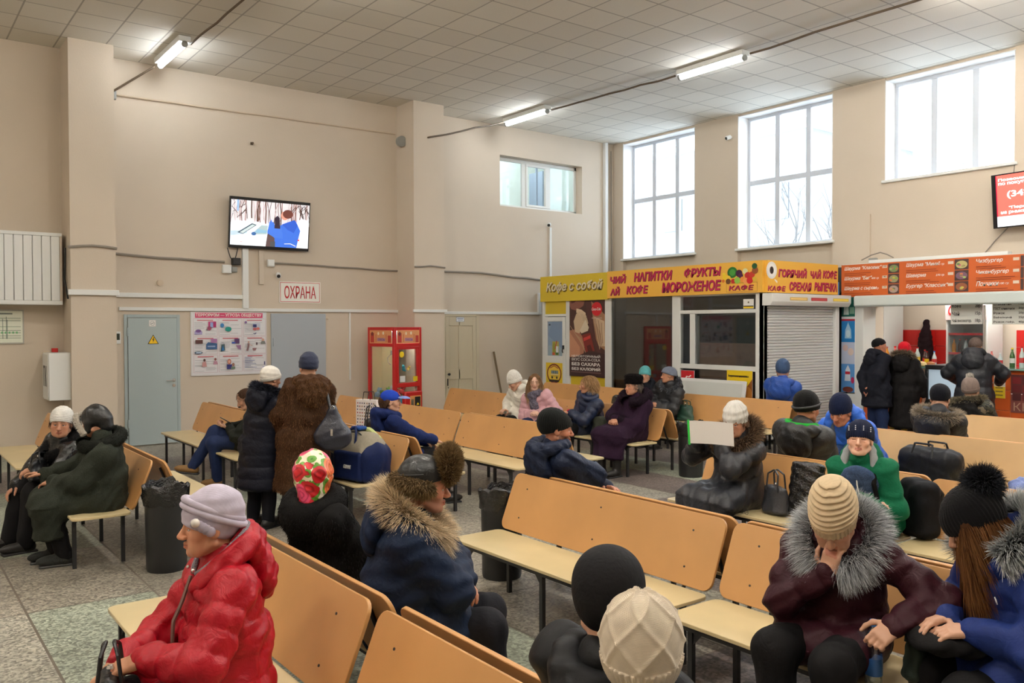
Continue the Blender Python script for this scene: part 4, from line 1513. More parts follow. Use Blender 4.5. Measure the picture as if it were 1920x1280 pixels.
def collar_ring(g, rf=.10, rb=.125, up=.03, back_up=.03, drop=.0, n=16, full=False):
    """points of a neck ring from the right front over the back to the left front"""
    out = []
    for i in range(n):
        t = math.radians(-165 + 330 * i / (n - 1))
        c, s_ = math.cos(t), math.sin(t)
        r = rf + (rb - rf) * (c * .5 + .5)
        out.append(g.N + (g.R * (-s_ * r) + g.F * (-c * r + .02) + g.U * (up + back_up * c - drop * (1 - c) * .5)) * g.sc)
    return out


def hood(g, m, name='hood', size=1.0, rf=.095, rb=.13, up=.02, back_up=.05, tube=.04, fold=.005, seed=0, drop=.03):
    s = SDF()
    pts = collar_ring(g, rf, rb, up, back_up, drop)
    rs = [(.028 + (tube - .028) * math.sin(PI * i / (len(pts) - 1))) * g.sc for i in range(len(pts))]
    s.chain(pts, rs, k=.03)
    Rm = np.stack([g.R, g.F, g.U], 1)
    s.ell(g.N - g.F * (rb + .01) * g.sc - g.U * .055 * size * g.sc, A3((.125, .06, .115)) * size * g.sc, Rm, k=.06)
    V, F = s.mesh(HRES[g.q], warp=waver(fold, .08, seed + 11))
    np_mesh(name, V, F, m, g.o)
    return pts


def headM(g, V): return g.H + (V * g.sc) @ g.Rh.T


def knit(name, col, sc=60, st=.5):
    return mat('knit_' + name, deep(col), .9, bump=('wave', sc, st), noise=(30, .12), sheen=.08, spec=.15)


def beanie(g, m, name='hat', grow=0.0, top=0.0, brim=.0, a=.008, b=.42, pat=None, pom=None, back=0.0, tilt=0.0, h=None, brimpat=None):
    """knitted cap in head space; a, b: height and slope of its lower edge"""
    s = SDF()
    G = grow
    s.ell((0, -.014 - back * .5, .034), (.083 + G, .105 + G + back * .5, .091 + G + top * .3), k=.03)
    if top or back: s.ell((0, -.03 - back, .07 + top * .6), (.066 + G, .075 + G, .06 + top * .5), k=.05)
    s.cut((0, 0, a), (0, -b, 1))
    if brim:
        t = SDF()
    wp = None
    if pat == 'ridges':
        wp = lambda X, Y, Z: -.0042 * np.sin(2 * PI * (Z - .25 * Y) / .021 + .5 * np.sin(3 * np.arctan2(X, Y + .02))) * (Z - b * Y > a + .045)  - .0022 * np.cos(np.arctan2(X, Y + .02) * 40) * (Z - b * Y <= a + .045)
    elif pat == 'cable':
        def wp(X, Y, Z):
            t = np.arctan2(X, Y + .03)
            A_, B_ = np.sin(3 * t + Z * 26), np.sin(3 * t - Z * 26)
            up = Z - b * Y > a + .052
            return -.0055 * (np.exp(-(A_ / .28) ** 2) + np.exp(-(B_ / .28) ** 2)) * up - (.0035 * np.cos(t * 38) + .006) * (~up)
    elif pat == 'basket':
        wp = lambda X, Y, Z: -.005 * np.sin(np.arctan2(X, Y + .02) * 9 + Z * 60) * np.sin(np.arctan2(X, Y + .02) * 9 - Z * 60)
    elif pat == 'rib':
        wp = lambda X, Y, Z: -.002 * np.cos(np.arctan2(X, Y + .02) * 42)
    elif pat == 'bands':
        wp = lambda X, Y, Z: -.003 * np.sin(2 * PI * (Z - b * Y) / .016)
    elif pat == 'plain':
        wp = lambda X, Y, Z: -.0015 * np.sin(2 * PI * Z / .05 + 3 * X)
    V, F = s.mesh(h or {1: .009, 2: .006, 3: .0032}[g.q], warp=wp)
    o = np_mesh(name, headM(g, V), F, m, g.o)
    if brim:
        t.ell((0, -.014, .034), (.088 + G, .110 + G, .096 + G), k=.03)
        t.cut((0, 0, a - .003), (0, -b, 1))
        t.cut((0, 0, a + brim), (0, b, -1))
        wq = (lambda X, Y, Z: -.0022 * np.cos(np.arctan2(X, Y + .02) * 42)) if brimpat == 'rib' else None
        V, F = t.mesh(h or {1: .009, 2: .006, 3: .0035}[g.q], warp=wq)
        np_mesh('brim', headM(g, V), F, m, o)
    if pom:
        c, r, L, n, c0, c1 = pom
        b_ = SDF().ell(c, (r, r, r))
        V, F = b_.mesh(max(r / 5, .006))
        p = skin_fur('pompom', headM(g, V), F, L, n, c0, c1, o, w=.004, jit=.4, grav=.1, seed=3)
    return o


def short_hair(g, col, name='hair', long=False, h=None, L=.025):
    s = SDF()
    s.ell((0, -.022, .036), (.082, .100, .088), k=.02)
    s.cap((-.07, -.03, .0), (-.06, -.06, -.05), .022, .015, k=.03).cap((.07, -.03, .0), (.06, -.06, -.05), .022, .015, k=.03)
    s.cap((0, -.09, 0), (0, -.085, -.07), .045, .03, k=.04)
    s.ell((0, .09, -.03), (.072, .075, .085), k=.02, op='s')
    V, F = s.mesh(h or {1: .009, 2: .006, 3: .004}[g.q])
    V = headM(g, V)
    c = A3(col)
    return skin_fur(name, V, F, L, 1500 if g.q < 3 else 3000, c * .8, c * 1.15, g.o, comb=(0, 0, -.9), w=.005, jit=.25, grav=.5, base=c * .8)


def pieces(g, name, m, build, h=None, warp=None, head=False, parent=None):
    s = SDF()
    build(s)
    V, F = s.mesh(h or HRES[g.q], warp=warp)
    return np_mesh(name, headM(g, V) if head else V, F, m, parent or g.o)


def deep(c):
    l = .3 * c[0] + .6 * c[1] + .1 * c[2]
    k = .62 if l < .06 else 1.0
    return (c[0] * k, c[1] * k, c[2] * k)


def cloth(name, rgb, rough=.8, bump=('wrinkle', 14, .35), noise=(40, .1), sheen=.0, spec=.2):
    return mat('cloth_' + name, deep(srgb(*rgb)), rough, bump=bump, noise=noise, sheen=sheen, spec=spec)


def shiny(name, rgb, rough=.36):
    return mat('quilt_' + name, deep(srgb(*rgb)), rough, bump=('wrinkle', 22, .55), noise=(20, .08), spec=.5)
# ---------------------------------------------------------------- the people
BLACKC = cloth('black', (24, 23, 25))
NAVYC = cloth('navy', (26, 36, 62))
JEANS = cloth('jeans', (38, 54, 96), bump=('noise', 120, .2))
DARKTR = cloth('dark_trousers', (27, 28, 36))
BOOTB = mat('black_boot_leather', srgb(30, 28, 27), .45, bump=('noise', 40, .2))
BOOTT = mat('tan_boot_leather', srgb(132, 98, 54), .6, bump=('noise', 40, .2))
UP = (0, 0, 1)

def furry(o, L, n, c0, c1, w=.004, down=.9):
    """turn a garment's mesh into short combed fur"""
    me = o.data
    V = np.zeros(len(me.vertices) * 3, dtype=np.float32)
    me.vertices.foreach_get('co', V)
    F = np.zeros(len(me.loops), dtype=np.int32)
    me.loops.foreach_get('vertex_index', F)
    p, nm = o.parent, o.name.split('.')[0]
    bpy.data.objects.remove(o)
    return skin_fur(nm, V.reshape(-1, 3).astype(float), F.reshape(-1, 4), L, n, c0, c1, p, comb=(0, 0, -down), w=w, jit=.3, grav=.3, seed=n)


# --- woman in the red jacket
g = person('elderly woman in a red quilted jacket and lavender hat, seated at the lower left', (1.09, 3.26), (1.03, 3.29, 1.135), 178, gaze=168, pitch=2, q=3, old=True, jaw=1.12, skin=srgb(204, 148, 116),
           brow=srgb(150, 120, 100), arms={1: ((.05, .39, .67), (.8, -.3, -.6), (-.35, .8, -.4), (-.4, -.1, -.9), .9), -1: ((-.07, .33, .71), (-.9, -.3, -.5), (.4, .8, -.3), (.3, -.1, -1), 1.0)})
RED = mat('quilt_red', srgb(166, 12, 32), .42, bump=('wrinkle', 22, .55), noise=(20, .08), spec=.32)
coat(g, RED, 'hip', 1.06, puff=.085, fold=.009, seed=1, collar=.03, name='jacket')
pts = hood(g, RED, rf=.085, rb=.135, up=.035, back_up=.06, tube=.045, fold=.007, drop=.045)
GREYRIB = cloth('grey_ribbing', (140, 136, 142), bump=('wave', 90, .5))
MB().tube([tuple(p + g.U * .052 - (p - g.N) * .04) for p in resample(pts, 30)], .011, 8).build('hood_piping', GREYRIB, g.o)
z0 = g.N + g.F * .10 - g.U * .02
zz = [z0 + g.F * .015, g.SH + g.F * .155 - g.U * .06, g.P + g.U * .28 + g.F * .19, g.P + g.U * .14 + g.F * .205]
MB().tube([tuple(p) for p in resample(zz, 12)], .008, 6).build('zip_binding', mat('brown_zip', srgb(120, 96, 88), .5), g.o)
for k, (dx, dz) in enumerate(((-.05, .03), (-.062, -.012), (.02, .03))):
    c = g.N + g.F * .118 + g.R * dx + g.U * (dz - .02)
    MB().ball(tuple(c), (.008, .008, .008), 10).build('snap_button', CHROME, g.o)
LAV = knit('lavender', srgb(186, 178, 194), 150, .25)
ht = beanie(g, LAV, grow=.011, top=.015, a=-.026, b=.50, pat='plain')
for hh_, G_ in ((.050, .013), (.072, .007)):
    ring = [g.T((.079 + G_) * math.sin(t), -.018 + (.098 + G_) * math.cos(t), hh_ - .008 + .46 * (.11 * math.cos(t))) for t in np.linspace(0, 2 * PI, 40, endpoint=False)]
    MB().tube([tuple(p) for p in ring], .013, 10, closed=True).build('hat_roll', LAV, ht)
fl = MB()
c = A3((-.094, .050, .036))
for k in range(5): fl.ball(tuple(g.T(*(c + A3((-.006 - .002 * k, -.013 * k + .01, -.009 * k))))), (.014, .02, .02), 10)
fl.build('flower_trim', mat('grey_petal', srgb(160, 152, 166), .5), ht)
MB().ball(tuple(g.T(-.110, .060, .040)), .017, 12).build('pearl_bead', mat('pearl', srgb(214, 208, 200), .2), ht)
trousers(g, DARKTR)
boots(g, BOOTB)

# --- woman in the floral headscarf
g = person('woman in a black fur coat and floral headscarf, seen from behind', (1.98, 4.2), (1.84, 4.15, 1.13), 5, gaze=55, q=3, eyes=False, skin=OLDSK)
FURB = cloth('black_fur', (17, 16, 16), rough=.95, bump=('noise', 90, .9), sheen=.2)
furry(coat(g, FURB, 'knee', 1.18, fold=.006, seed=2, collar=.02), .013, 14000, srgb(12, 11, 11), srgb(30, 28, 28), w=.005)
rg = collar_ring(g, .10, .125, .0, .0, .0)
s = SDF().chain(rg, [.05] * len(rg), k=.04).ell(g.N - g.F * .10 - g.U * .06, (.15, .07, .09), np.stack([g.R, g.F, g.U], 1), k=.06)
V, F = s.mesh(.008)
skin_fur('fur_collar', V, F, .012, 5000, srgb(12, 11, 11), srgb(32, 30, 30), g.o, comb=(0, 0, -.6), w=.004)


def floral():
    m = bpy.data.materials.new('floral_silk')
    m.use_nodes = True
    nt = m.node_tree
    L = nt.links
    b = nt.nodes['Principled BSDF']
    b.inputs['Roughness'].default_value = .4
    tc = nt.nodes.new('ShaderNodeTexCoord')
    nz = nt.nodes.new('ShaderNodeTexNoise')
    nz.inputs['Scale'].default_value = 22
    L.new(tc.outputs['Object'], nz.inputs['Vector'])
    ad = nt.nodes.new('ShaderNodeMix')
    ad.data_type, ad.blend_type = 'RGBA', 'ADD'
    ad.inputs[0].default_value = .022
    L.new(tc.outputs['Object'], ad.inputs[6])
    L.new(nz.outputs['Color'], ad.inputs[7])

    def vor(scale, feat='F1'):
        v = nt.nodes.new('ShaderNodeTexVoronoi')
        v.inputs['Scale'].default_value = scale
        v.inputs['Randomness'].default_value = .55
        v.feature = feat
        L.new(ad.outputs[2], v.inputs['Vector'])
        return v
    v1, v2 = vor(9.5), vor(19)

    def ramp(fac, stops):
        r = nt.nodes.new('ShaderNodeValToRGB')
        r.color_ramp.interpolation = 'CONSTANT'
        e = r.color_ramp.elements
        e[0].position, e[0].color = stops[0][0], (*stops[0][1], 1)
        e[1].position, e[1].color = stops[1][0], (*stops[1][1], 1)
        for p, c in stops[2:]:
            q = e.new(p)
            q.color = (*c, 1)
        L.new(fac, r.inputs[0])
        return r.outputs[0]
    cream, green, dgr = srgb(236, 226, 196), srgb(96, 158, 52), srgb(60, 120, 40)
    leaf = ramp(v2.outputs['Distance'], [(0, dgr), (.16, green), (.46, cream)])
    sp = nt.nodes.new('ShaderNodeSeparateColor')
    L.new(v1.outputs['Color'], sp.inputs[0])
    hue = ramp(sp.outputs[0], [(0, srgb(206, 34, 44)), (.4, srgb(226, 76, 120)), (.7, srgb(232, 120, 60))])
    hue2 = ramp(sp.outputs[0], [(0, srgb(150, 16, 26)), (.4, srgb(186, 40, 84)), (.7, srgb(196, 70, 40))])
    wv = nt.nodes.new('ShaderNodeMath')
    wv.operation = 'SINE'
    ml = nt.nodes.new('ShaderNodeMath')
    ml.operation = 'MULTIPLY'
    ml.inputs[1].default_value = 34
    L.new(v1.outputs['Distance'], ml.inputs[0])
    L.new(ml.outputs[0], wv.inputs[0])
    mx = nt.nodes.new('ShaderNodeMix')
    mx.data_type = 'RGBA'
    L.new(wv.outputs[0], mx.inputs[0])
    L.new(hue, mx.inputs[6])
    L.new(hue2, mx.inputs[7])
    st = nt.nodes.new('ShaderNodeMath')
    st.operation = 'LESS_THAN'
    st.inputs[1].default_value = .58
    L.new(v1.outputs['Distance'], st.inputs[0])
    fin = nt.nodes.new('ShaderNodeMix')
    fin.data_type = 'RGBA'
    L.new(st.outputs[0], fin.inputs[0])
    L.new(leaf, fin.inputs[6])
    L.new(mx.outputs[2], fin.inputs[7])
    L.new(fin.outputs[2], b.inputs['Base Color'])
    return m


def scarf_build(s):
    s.ell((0, -.02, .03), (.094, .115, .1), k=.04)
    s.cap((0, -.03, -.02), (0, -.05, -.13), .085, .075, k=.06)
    s.cap((0, .03, -.06), (0, .03, -.13), .07, .06, k=.05)
    s.cone((0, -.10, .02), (0, -.125, -.17), (1, 0, 0), (.07, .03), (.02, .012), k=.05)
    s.ell((0, .12, -.02), (.066, .085, .085), k=.02, op='s')


pieces(g, 'headscarf', floral(), scarf_build, h=.005, warp=waver(.004, .05, 8), head=True)
trousers(g, DARKTR)
boots(g, BOOTB)

# --- man in the fur hat
g = person('man in a navy parka and leather hat with fur flaps, looking right', (1.98, 3.5), (2.06, 3.40, 1.145), -35, gaze=-29, pitch=6, q=3, skin=RUDDY, stubble=srgb(150, 112, 98), jaw=1.08, brow=srgb(110, 84, 62),
           arms={1: ((-.06, .26, .74), (.8, .4, -.5), (-.9, .3, -.1), (0, -.3, -1), .5), -1: ((.05, .30, .70), (-.8, .3, -.5), (.9, .3, -.1), (0, -.3, -1), .5)}, sc=1.03)
PARKA = cloth('navy_parka', (22, 40, 70), rough=.7, bump=('wrinkle', 16, .5))
coat(g, PARKA, 'hip', 1.3, fold=.008, seed=3, collar=.03, name='parka')
pts = hood(g, PARKA, rf=.115, rb=.155, up=.01, back_up=.06, tube=.05, size=1.1, drop=.04)
fp = [p + g.U * .035 for p in pts]
ring_fur('fur_trim', fp, .034, .066, 11000, srgb(150, 124, 92), srgb(244, 226, 194), g.o, comb=g.U * .1, outw=.55, w=.0035, seed=4, jit=.28, grav=.25)
LEATH = mat('black_leather', srgb(20, 21, 22), .34, bump=('wrinkle', 22, .4), spec=.5)
HATF0, HATF1 = srgb(66, 52, 34), srgb(140, 116, 82)


def dome(s):
    s.ell((0, -.018, .045), (.094, .115, .105), k=.03)
    s.cut((0, 0, .03), (0, -.25, 1))


ht = pieces(g, 'hat', LEATH, dome, h=.005, head=True)
rr = [tuple(g.T(.0985 * math.sin(t), -.018 + .119 * math.cos(t), .072 + .02 * math.cos(t))) for t in np.linspace(PI * .5, PI * 1.5, 24)]
MB().tube(rr, .004, 6).build('seam', DARK, ht)
fb = SDF().ell((0, .094, .098), (.086, .05, .078), k=.02).ell((0, .092, .145), (.07, .042, .05), k=.04)
V, F = fb.mesh(.007)
skin_fur('front_flap', headM(g, V), F, .028, 8000, HATF0, HATF1, ht, comb=(0, 0, .4), w=.0035, jit=.45, seed=5)
bk = SDF()
arc_ = [(.092 * math.sin(t), -.02 + .112 * math.cos(t), .012 - .012 * math.cos(t)) for t in np.linspace(PI * .40, PI * 1.60, 18)]
bk.chain(arc_, [.027] * 18, k=.02)
V, F = bk.mesh(.007)
skin_fur('ear_flap', headM(g, V), F, .026, 6000, HATF0, HATF1, ht, comb=g.U * -.5, w=.0035, jit=.4, seed=6)
trousers(g, DARKTR, 1.05)
boots(g, BOOTB)

# --- person in the black cap, seen from behind, near the bottom edge
g = person('person in smooth black cap and black jacket, seen from behind, near the bottom edge', (1.87, 1.80), (1.57, 1.645, 1.155), 10, gaze=35, pitch=4, q=3, eyes=False)
coat(g, cloth('black_jacket', (30, 30, 32), rough=.6), 'hip', 1.05, fold=.008, seed=5, collar=.03, name='jacket')
hood(g, cloth('black_jacket', (30, 30, 32)), rf=.10, rb=.12, up=.01, tube=.04, fold=.005)
FLC = cloth('black_fleece', (27, 26, 29), bump=('noise', 70, .25))
ht = beanie(g, FLC, grow=.012, top=.02, a=-.05, b=.30, h=.004)
sm = [tuple(g.T(.0915 * math.cos(t) * .95, -.014 + .02 * math.cos(t), .034 + .106 * math.sin(t))) for t in np.linspace(.25, PI - .25, 20)]
MB().tube(sm, .0022, 6).build('seam', DARK, ht)
trousers(g, DARKTR)
boots(g, BOOTB)

# --- person in the cable knit hat at the bottom edge
g = person('person in a cream cable-knit hat, cut off by the bottom edge', (1.86, 1.30), (1.46, 1.42, 1.105), 20, gaze=42, pitch=6, q=3, eyes=False, sc=.93)
CREAM = knit('cream', srgb(206, 192, 172), 170, .35)
coat(g, cloth('denim_jacket', (70, 96, 128)), 'hip', .95, fold=.006, seed=6, name='jacket')
beanie(g, CREAM, grow=.017, top=.035, a=-.03, b=.25, pat='cable', h=.0028)
trousers(g, JEANS)
boots(g, BOOTB)

# --- woman in the maroon coat, hand on her face
g = person('woman in maroon coat, grey fur hood and beige knit hat, hand over her face', (3.46, 2.12), (3.22, 2.02, 1.07), 193, gaze=200, pitch=42, q=3, skin=PALE, old=True,
           arms={1: (('H', .02, .165, -.150), (.75, .1, -.75), (-.25, .05, 1), (-.1, -1, .0), .7), -1: ((-.30, .30, .70), (-.9, -.3, -.3), (.35, .85, -.35), (.5, 0, -.8), 1.1)},
           knees={1: (.15, .40, .53), -1: (-.10, .42, .52)})
MAR = cloth('maroon', (66, 26, 38), rough=.55, bump=('wrinkle', 18, .6))
coat(g, MAR, 'hip', 1.04, puff=.12, fold=.008, seed=7, collar=.02)
pts = hood(g, MAR, rf=.11, rb=.14, up=.0, back_up=.05, tube=.045, size=.95, drop=.05)
fp = [p + g.U * .03 + (p - g.N) * .08 for p in pts]
ring_fur('fur_trim', fp, .032, .062, 11000, srgb(58, 60, 64), srgb(206, 210, 214), g.o, comb=g.U * .0, outw=.6, w=.0035, seed=7, jit=.28, grav=.25)
ht = beanie(g, knit('beige', srgb(208, 186, 152), 150, .3), grow=.012, top=.05, back=.03, a=-.016, b=.25, pat='ridges', h=.003)
trousers(g, BLACKC, 1.1)
boots(g, BOOTB, .3)

# --- girl in the blue jacket at the right edge
g = person('girl in blue jacket, black pompom hat and long brown hair at the right edge', (3.66, 1.38), (3.50, 1.58, 1.095), 148, gaze=122, pitch=34, q=3, eyes=False,
           arms={1: ((.07, .36, .74), (.8, -.4, -.5), (-.25, .95, -.1), (-.2, 0, -1), .35), -1: ((-.06, .33, .73), (-.9, -.4, -.4), (.25, .95, -.1), (.2, 0, -1), .35)})
BLUEJ = cloth('royal_blue_jacket', (40, 62, 136), rough=.6, bump=('wrinkle', 18, .5))
coat(g, BLUEJ, 'hip', 1.16, puff=.13, fold=.008, seed=8, collar=.02, name='jacket')
pts = hood(g, BLUEJ, rf=.09, rb=.15, up=.03, back_up=.06, tube=.05, size=1.1, drop=.0)
fp = [p + g.U * .03 + (p - g.N) * .12 for p in pts][2:14]
ring_fur('fur_trim', fp, .038, .066, 11000, srgb(62, 64, 66), srgb(206, 210, 210), g.o, comb=g.U * .1, outw=.6, w=.0038, seed=8, jit=.26, grav=.2)
ht = beanie(g, knit('black', srgb(20, 20, 24), 120, .4), grow=.012, top=.02, back=.015, a=-.012, b=.22, pat='rib',
            pom=((0, -.125, .125), .046, .05, 5000, srgb(12, 12, 14), srgb(48, 50, 56)), h=.0045)
hr = SDF()
for x in (-1, 1):
    hr.chain([(x * .07, .02, .03), (x * .078, .055, -.06), (x * .055, .115, -.17), (x * .05, .14, -.27)], [.026, .03, .028, .012], k=.03)
hr.ell((0, -.03, .0), (.085, .09, .1), k=.03)
V, F = hr.mesh(.006)
V = headM(g, V)
skin_fur('hair', V, F, .075, 7000, srgb(66, 40, 22), srgb(136, 92, 56), g.o, comb=(g.Rh @ A3((0, .25, -1.6))), w=.003, jit=.12, grav=.5, seed=9)
text('IN', 'lettering', WHITE, frame_m(tuple(g.SH + g.F * .16 + g.R * -.12 - g.U * .06), tuple(g.R * .8 + g.F * -.4), tuple(g.U)), .03, parent=g.o)
trousers(g, BLACKC)
boots(g, BOOTB)

# --- elderly woman by the left wall
g = person('elderly woman in black leather coat and white ribbed hat, facing the camera', (1.42, 8.3), (1.30, 8.16, 1.065), 190, gaze=250, pitch=5, q=2, old=True, skin=OLDSK, roll=-4,
           arms={1: ((.12, .42, .55), (.9, -.2, -.4), (-.1, .75, -.65), (-.2, -.3, -.9), .5), -1: ((-.07, .33, .70), (-.9, -.3, -.3), (.5, .8, -.3), (.3, 0, -.9), .5)},
           knees={1: (.12, .38, .5), -1: (-.1, .36, .5)}, feet={1: (.13, .48, .085), -1: (-.08, .42, .085)})
BLL = mat('black_leather_coat', srgb(18, 19, 21), .25, bump=('wrinkle', 24, .6), spec=.5)
coat(g, BLL, 'hip', 1.12, fold=.006, seed=9)
rg = collar_ring(g, .125, .15, .0, .02, .07)
ring_fur('fur_collar', rg, .055, .02, 2500, srgb(10, 10, 11), srgb(36, 34, 36), g.o, w=.004, seed=10, jit=.45)
beanie(g, knit('white', srgb(226, 224, 218), 90, .4), grow=.006, top=.01, a=.0, b=.4, pat='bands', h=.005)
short_hair(g, srgb(80, 64, 56))
trousers(g, BLACKC, 1.15)
boots(g, BOOTB)
for k, dz in enumerate((.0, -.055)):
    V, F = SDF().ell(tuple(g.T(-.125, -.03, .045 + dz)), (.03, .03, .03)).mesh(.008)
    skin_fur('pompom', V, F, .014, 500, srgb(90, 92, 92), srgb(170, 172, 170), g.o, w=.004, jit=.5, seed=11 + k)

# --- person in the dark green coat
g = person('person in long dark green wool coat and leather hat, turned to a neighbour', (1.50, 7.56), (1.44, 7.50, 1.125), 172, gaze=128, pitch=14, q=3, eyes=False, skin=OLDSK,
           arms={1: ((.13, .40, .70), (.5, -.4, -.6), (.45, .85, .1), (-.3, .1, -1), .35), -1: ((-.02, .34, .66), (-.9, -.2, -.5), (.6, .75, -.1), (.2, -.1, -1), .5)},
           knees={1: (.12, .40, .5), -1: (-.12, .40, .5)}, feet={1: (.08, .34, .085), -1: (-.08, .28, .085)})
GREENC = cloth('dark_green_wool', (58, 63, 54), rough=.95, bump=('noise', 110, .6))
coat(g, GREENC, 'long', 1.22, fold=.008, seed=10, hem=(0, .38, .24), flare=.95)
rg = collar_ring(g, .125, .15, .02, .02, .03)
ring_fur('fur_collar', rg, .055, .018, 4000, srgb(24, 26, 22), srgb(58, 60, 52), g.o, w=.0035, seed=12, jit=.45)
ht = pieces(g, 'hat', LEATH, lambda s: (s.ell((0, -.018, .045), (.096, .115, .10), k=.03), s.cap((.085, -.0, .0), (.085, .01, -.06), .028, .022, k=.03),
            s.cap((-.085, -.0, .0), (-.085, .01, -.06), .028, .022, k=.03), s.cap((0, -.1, 0), (0, -.105, -.05), .06, .05, k=.04), s.ell((0, .12, -.03), (.075, .09, .075), k=.02, op='s')), h=.006, head=True)
for a_ in (0, PI / 2): MB().tube([tuple(g.T(.097 * math.sin(t) * math.cos(a_), -.018 + .116 * math.sin(t) * math.sin(a_), .045 + .101 * math.cos(t))) for t in np.linspace(-1.5, 1.5, 20)], .003, 6).build('seam', DARK, ht)
WHF0, WHF1 = srgb(176, 168, 156), srgb(232, 226, 216)
ring_fur('fleece_lining', [tuple(g.T(*p)) for p in ((-.118, .02, -.085), (-.118, .05, -.02), (-.1, .085, .05), (-.06, .112, .085), (0, .12, .09), (.06, .112, .085), (.1, .085, .05), (.118, .05, -.02), (.118, .02, -.085))],
         .022, .012, 2000, WHF0, WHF1, ht, w=.004, jit=.5, seed=13)
trousers(g, BLACKC, 1.0)
boots(g, mat('felt_boot', srgb(36, 38, 36), .9, bump=('noise', 60, .5)), .2)

# --- man with the phone
g = person('man in jeans and tan boots with one leg crossed, looking at a phone', (3.64, 9.95), (3.53, 9.90, 1.035), 152, gaze=160, pitch=28, q=2, brow=srgb(60, 44, 34), skin=PALE,
           arms={1: ((.03, .29, .70), (.9, -.4, -.4), (-.35, .85, .2), (-.2, .5, .8), .8), -1: ((-.05, .27, .70), (-.9, -.4, -.4), (.35, .85, .2), (.2, .5, .8), .8)},
           knees={1: (.03, .45, .64), -1: (-.08, .44, .52)}, feet={1: (.0, .70, .24), -1: (-.06, .40, .085)})
coat(g, cloth('dark_olive_jacket', (34, 38, 32)), 'short', 1.02, fold=.007, seed=11, name='jacket')
short_hair(g, srgb(70, 50, 38))
trousers(g, JEANS, .98)
boots(g, BOOTT, .10, dirs={1: (.0, 1, .12), -1: (.1, 1, 0)})
o = MB().plate(.07, .145, .009, .012).build('smartphone', mat('black_glass', (.01, .01, .012), .1), None, .002)
o.matrix_world = frame_m((3.42, 10.06, .75), (-.45, -.85, .1), (-.75, .45, .5))
MB().plate(.062, .132, .0006, .008, frame_m((.004, .0065, .009), (1, 0, 0), (0, 1, 0))).build('screen', mat('phone_screen', (.02, .03, .06), .1), o)
tag(o, 'dark smartphone in the hands of the man in jeans', 'phone')

# --- standing woman in the navy coat
g = person('standing woman in long navy quilted coat and white hat', (2.93, 7.82), (3.0, 7.72, 1.40), 25, gaze=12, pitch=8, sit=None, sc=.875, q=2, skin=OLDSK,
           arms={1: ((.14, .30, .90), (.7, -.5, -.3), (-.4, .9, 0), (-1, 0, 0), .5), -1: ((-.10, .30, .92), (-.7, -.5, -.3), (.4, .9, 0), (1, 0, 0), .5)})
NQ = cloth('navy_quilt', (24, 28, 44), rough=.55, bump=('wrinkle', 16, .6))
coat(g, NQ, 'knee', 1.2, puff=.11, fold=.006, seed=12, flare=.98)
pts = hood(g, NQ, rf=.10, rb=.145, up=.01, back_up=.03, tube=.045, size=1.1)
ring_fur('fur_trim', [p + g.U * .03 for p in pts], .038, .04, 3500, srgb(16, 18, 26), srgb(48, 52, 66), g.o, w=.005, seed=14, jit=.45)
beanie(g, knit('snow', srgb(226, 222, 214), 120, .25), grow=.010, top=.005, a=.0, b=.35, pat='plain', brim=.04)
trousers(g, DARKTR, 1.08)
boots(g, BOOTB)

# --- standing woman in the fur coat
g = person('standing woman in a brown fur coat and dark blue hat, back to the camera', (3.22, 7.52), (3.28, 7.52, 1.505), 80, gaze=88, sit=None, sc=.94, q=2, eyes=False,
           arms={-1: ((-.25, .14, .85), (-.7, -.5, 0), (0, .5, -1), (1, 0, 0), .6), 1: ((.22, .22, .86), (.8, -.6, 0), (-.2, .7, -.5), (-1, 0, 0), .6)})
FURM2 = cloth('brown_fur', (62, 42, 28), rough=.8, bump=('noise', 60, .9), sheen=.5)
furry(coat(g, FURM2, 'knee', 1.26, fold=.010, seed=13, flare=1.02, hem=(0, -.01, .40)), .016, 16000, srgb(58, 38, 24), srgb(120, 84, 54))
hood(g, FURM2, rf=.11, rb=.165, up=.0, back_up=.04, tube=.06, size=1.25, fold=.010)
furry(g.o.children[-1], .014, 5000, srgb(66, 44, 28), srgb(134, 96, 62))
beanie(g, mat('dark_blue_velvet', srgb(20, 32, 62), .7, bump=('wrinkle', 20, .6), sheen=.12), grow=.010, top=.03, a=.0, b=.12, pat='plain')
trousers(g, BLACKC)
boots(g, BOOTB, .25)
FUR_WOMAN = g

# --- boy in the blue cap
g = person('boy in a blue cap and navy hooded sweatshirt, in profile facing right', (4.50, 7.86), (4.36, 7.88, 1.10), -12, gaze=-30, pitch=2, q=2, skin=PALE, brow=srgb(70, 52, 40), lip=srgb(190, 120, 108),
           arms={1: ((.10, .36, .66), (.8, -.3, -.5), (-.1, .9, -.4), (-.1, -.2, -1), .5)}, sc=.97)
HOODY = cloth('blue_sweatshirt', (24, 44, 104), bump=('wrinkle', 14, .5))
coat(g, HOODY, 'short', 1.0, fold=.008, seed=14, name='sweatshirt')
hood(g, HOODY, rf=.095, rb=.13, up=.035, back_up=.06, tube=.045)
CAPB = cloth('blue_cap', (28, 62, 168), bump=('noise', 120, .15))


def capb(s):
    s.ell((0, -.014, .042), (.088, .110, .090), k=.02)
    s.cut((0, 0, .014), (0, -.20, 1))


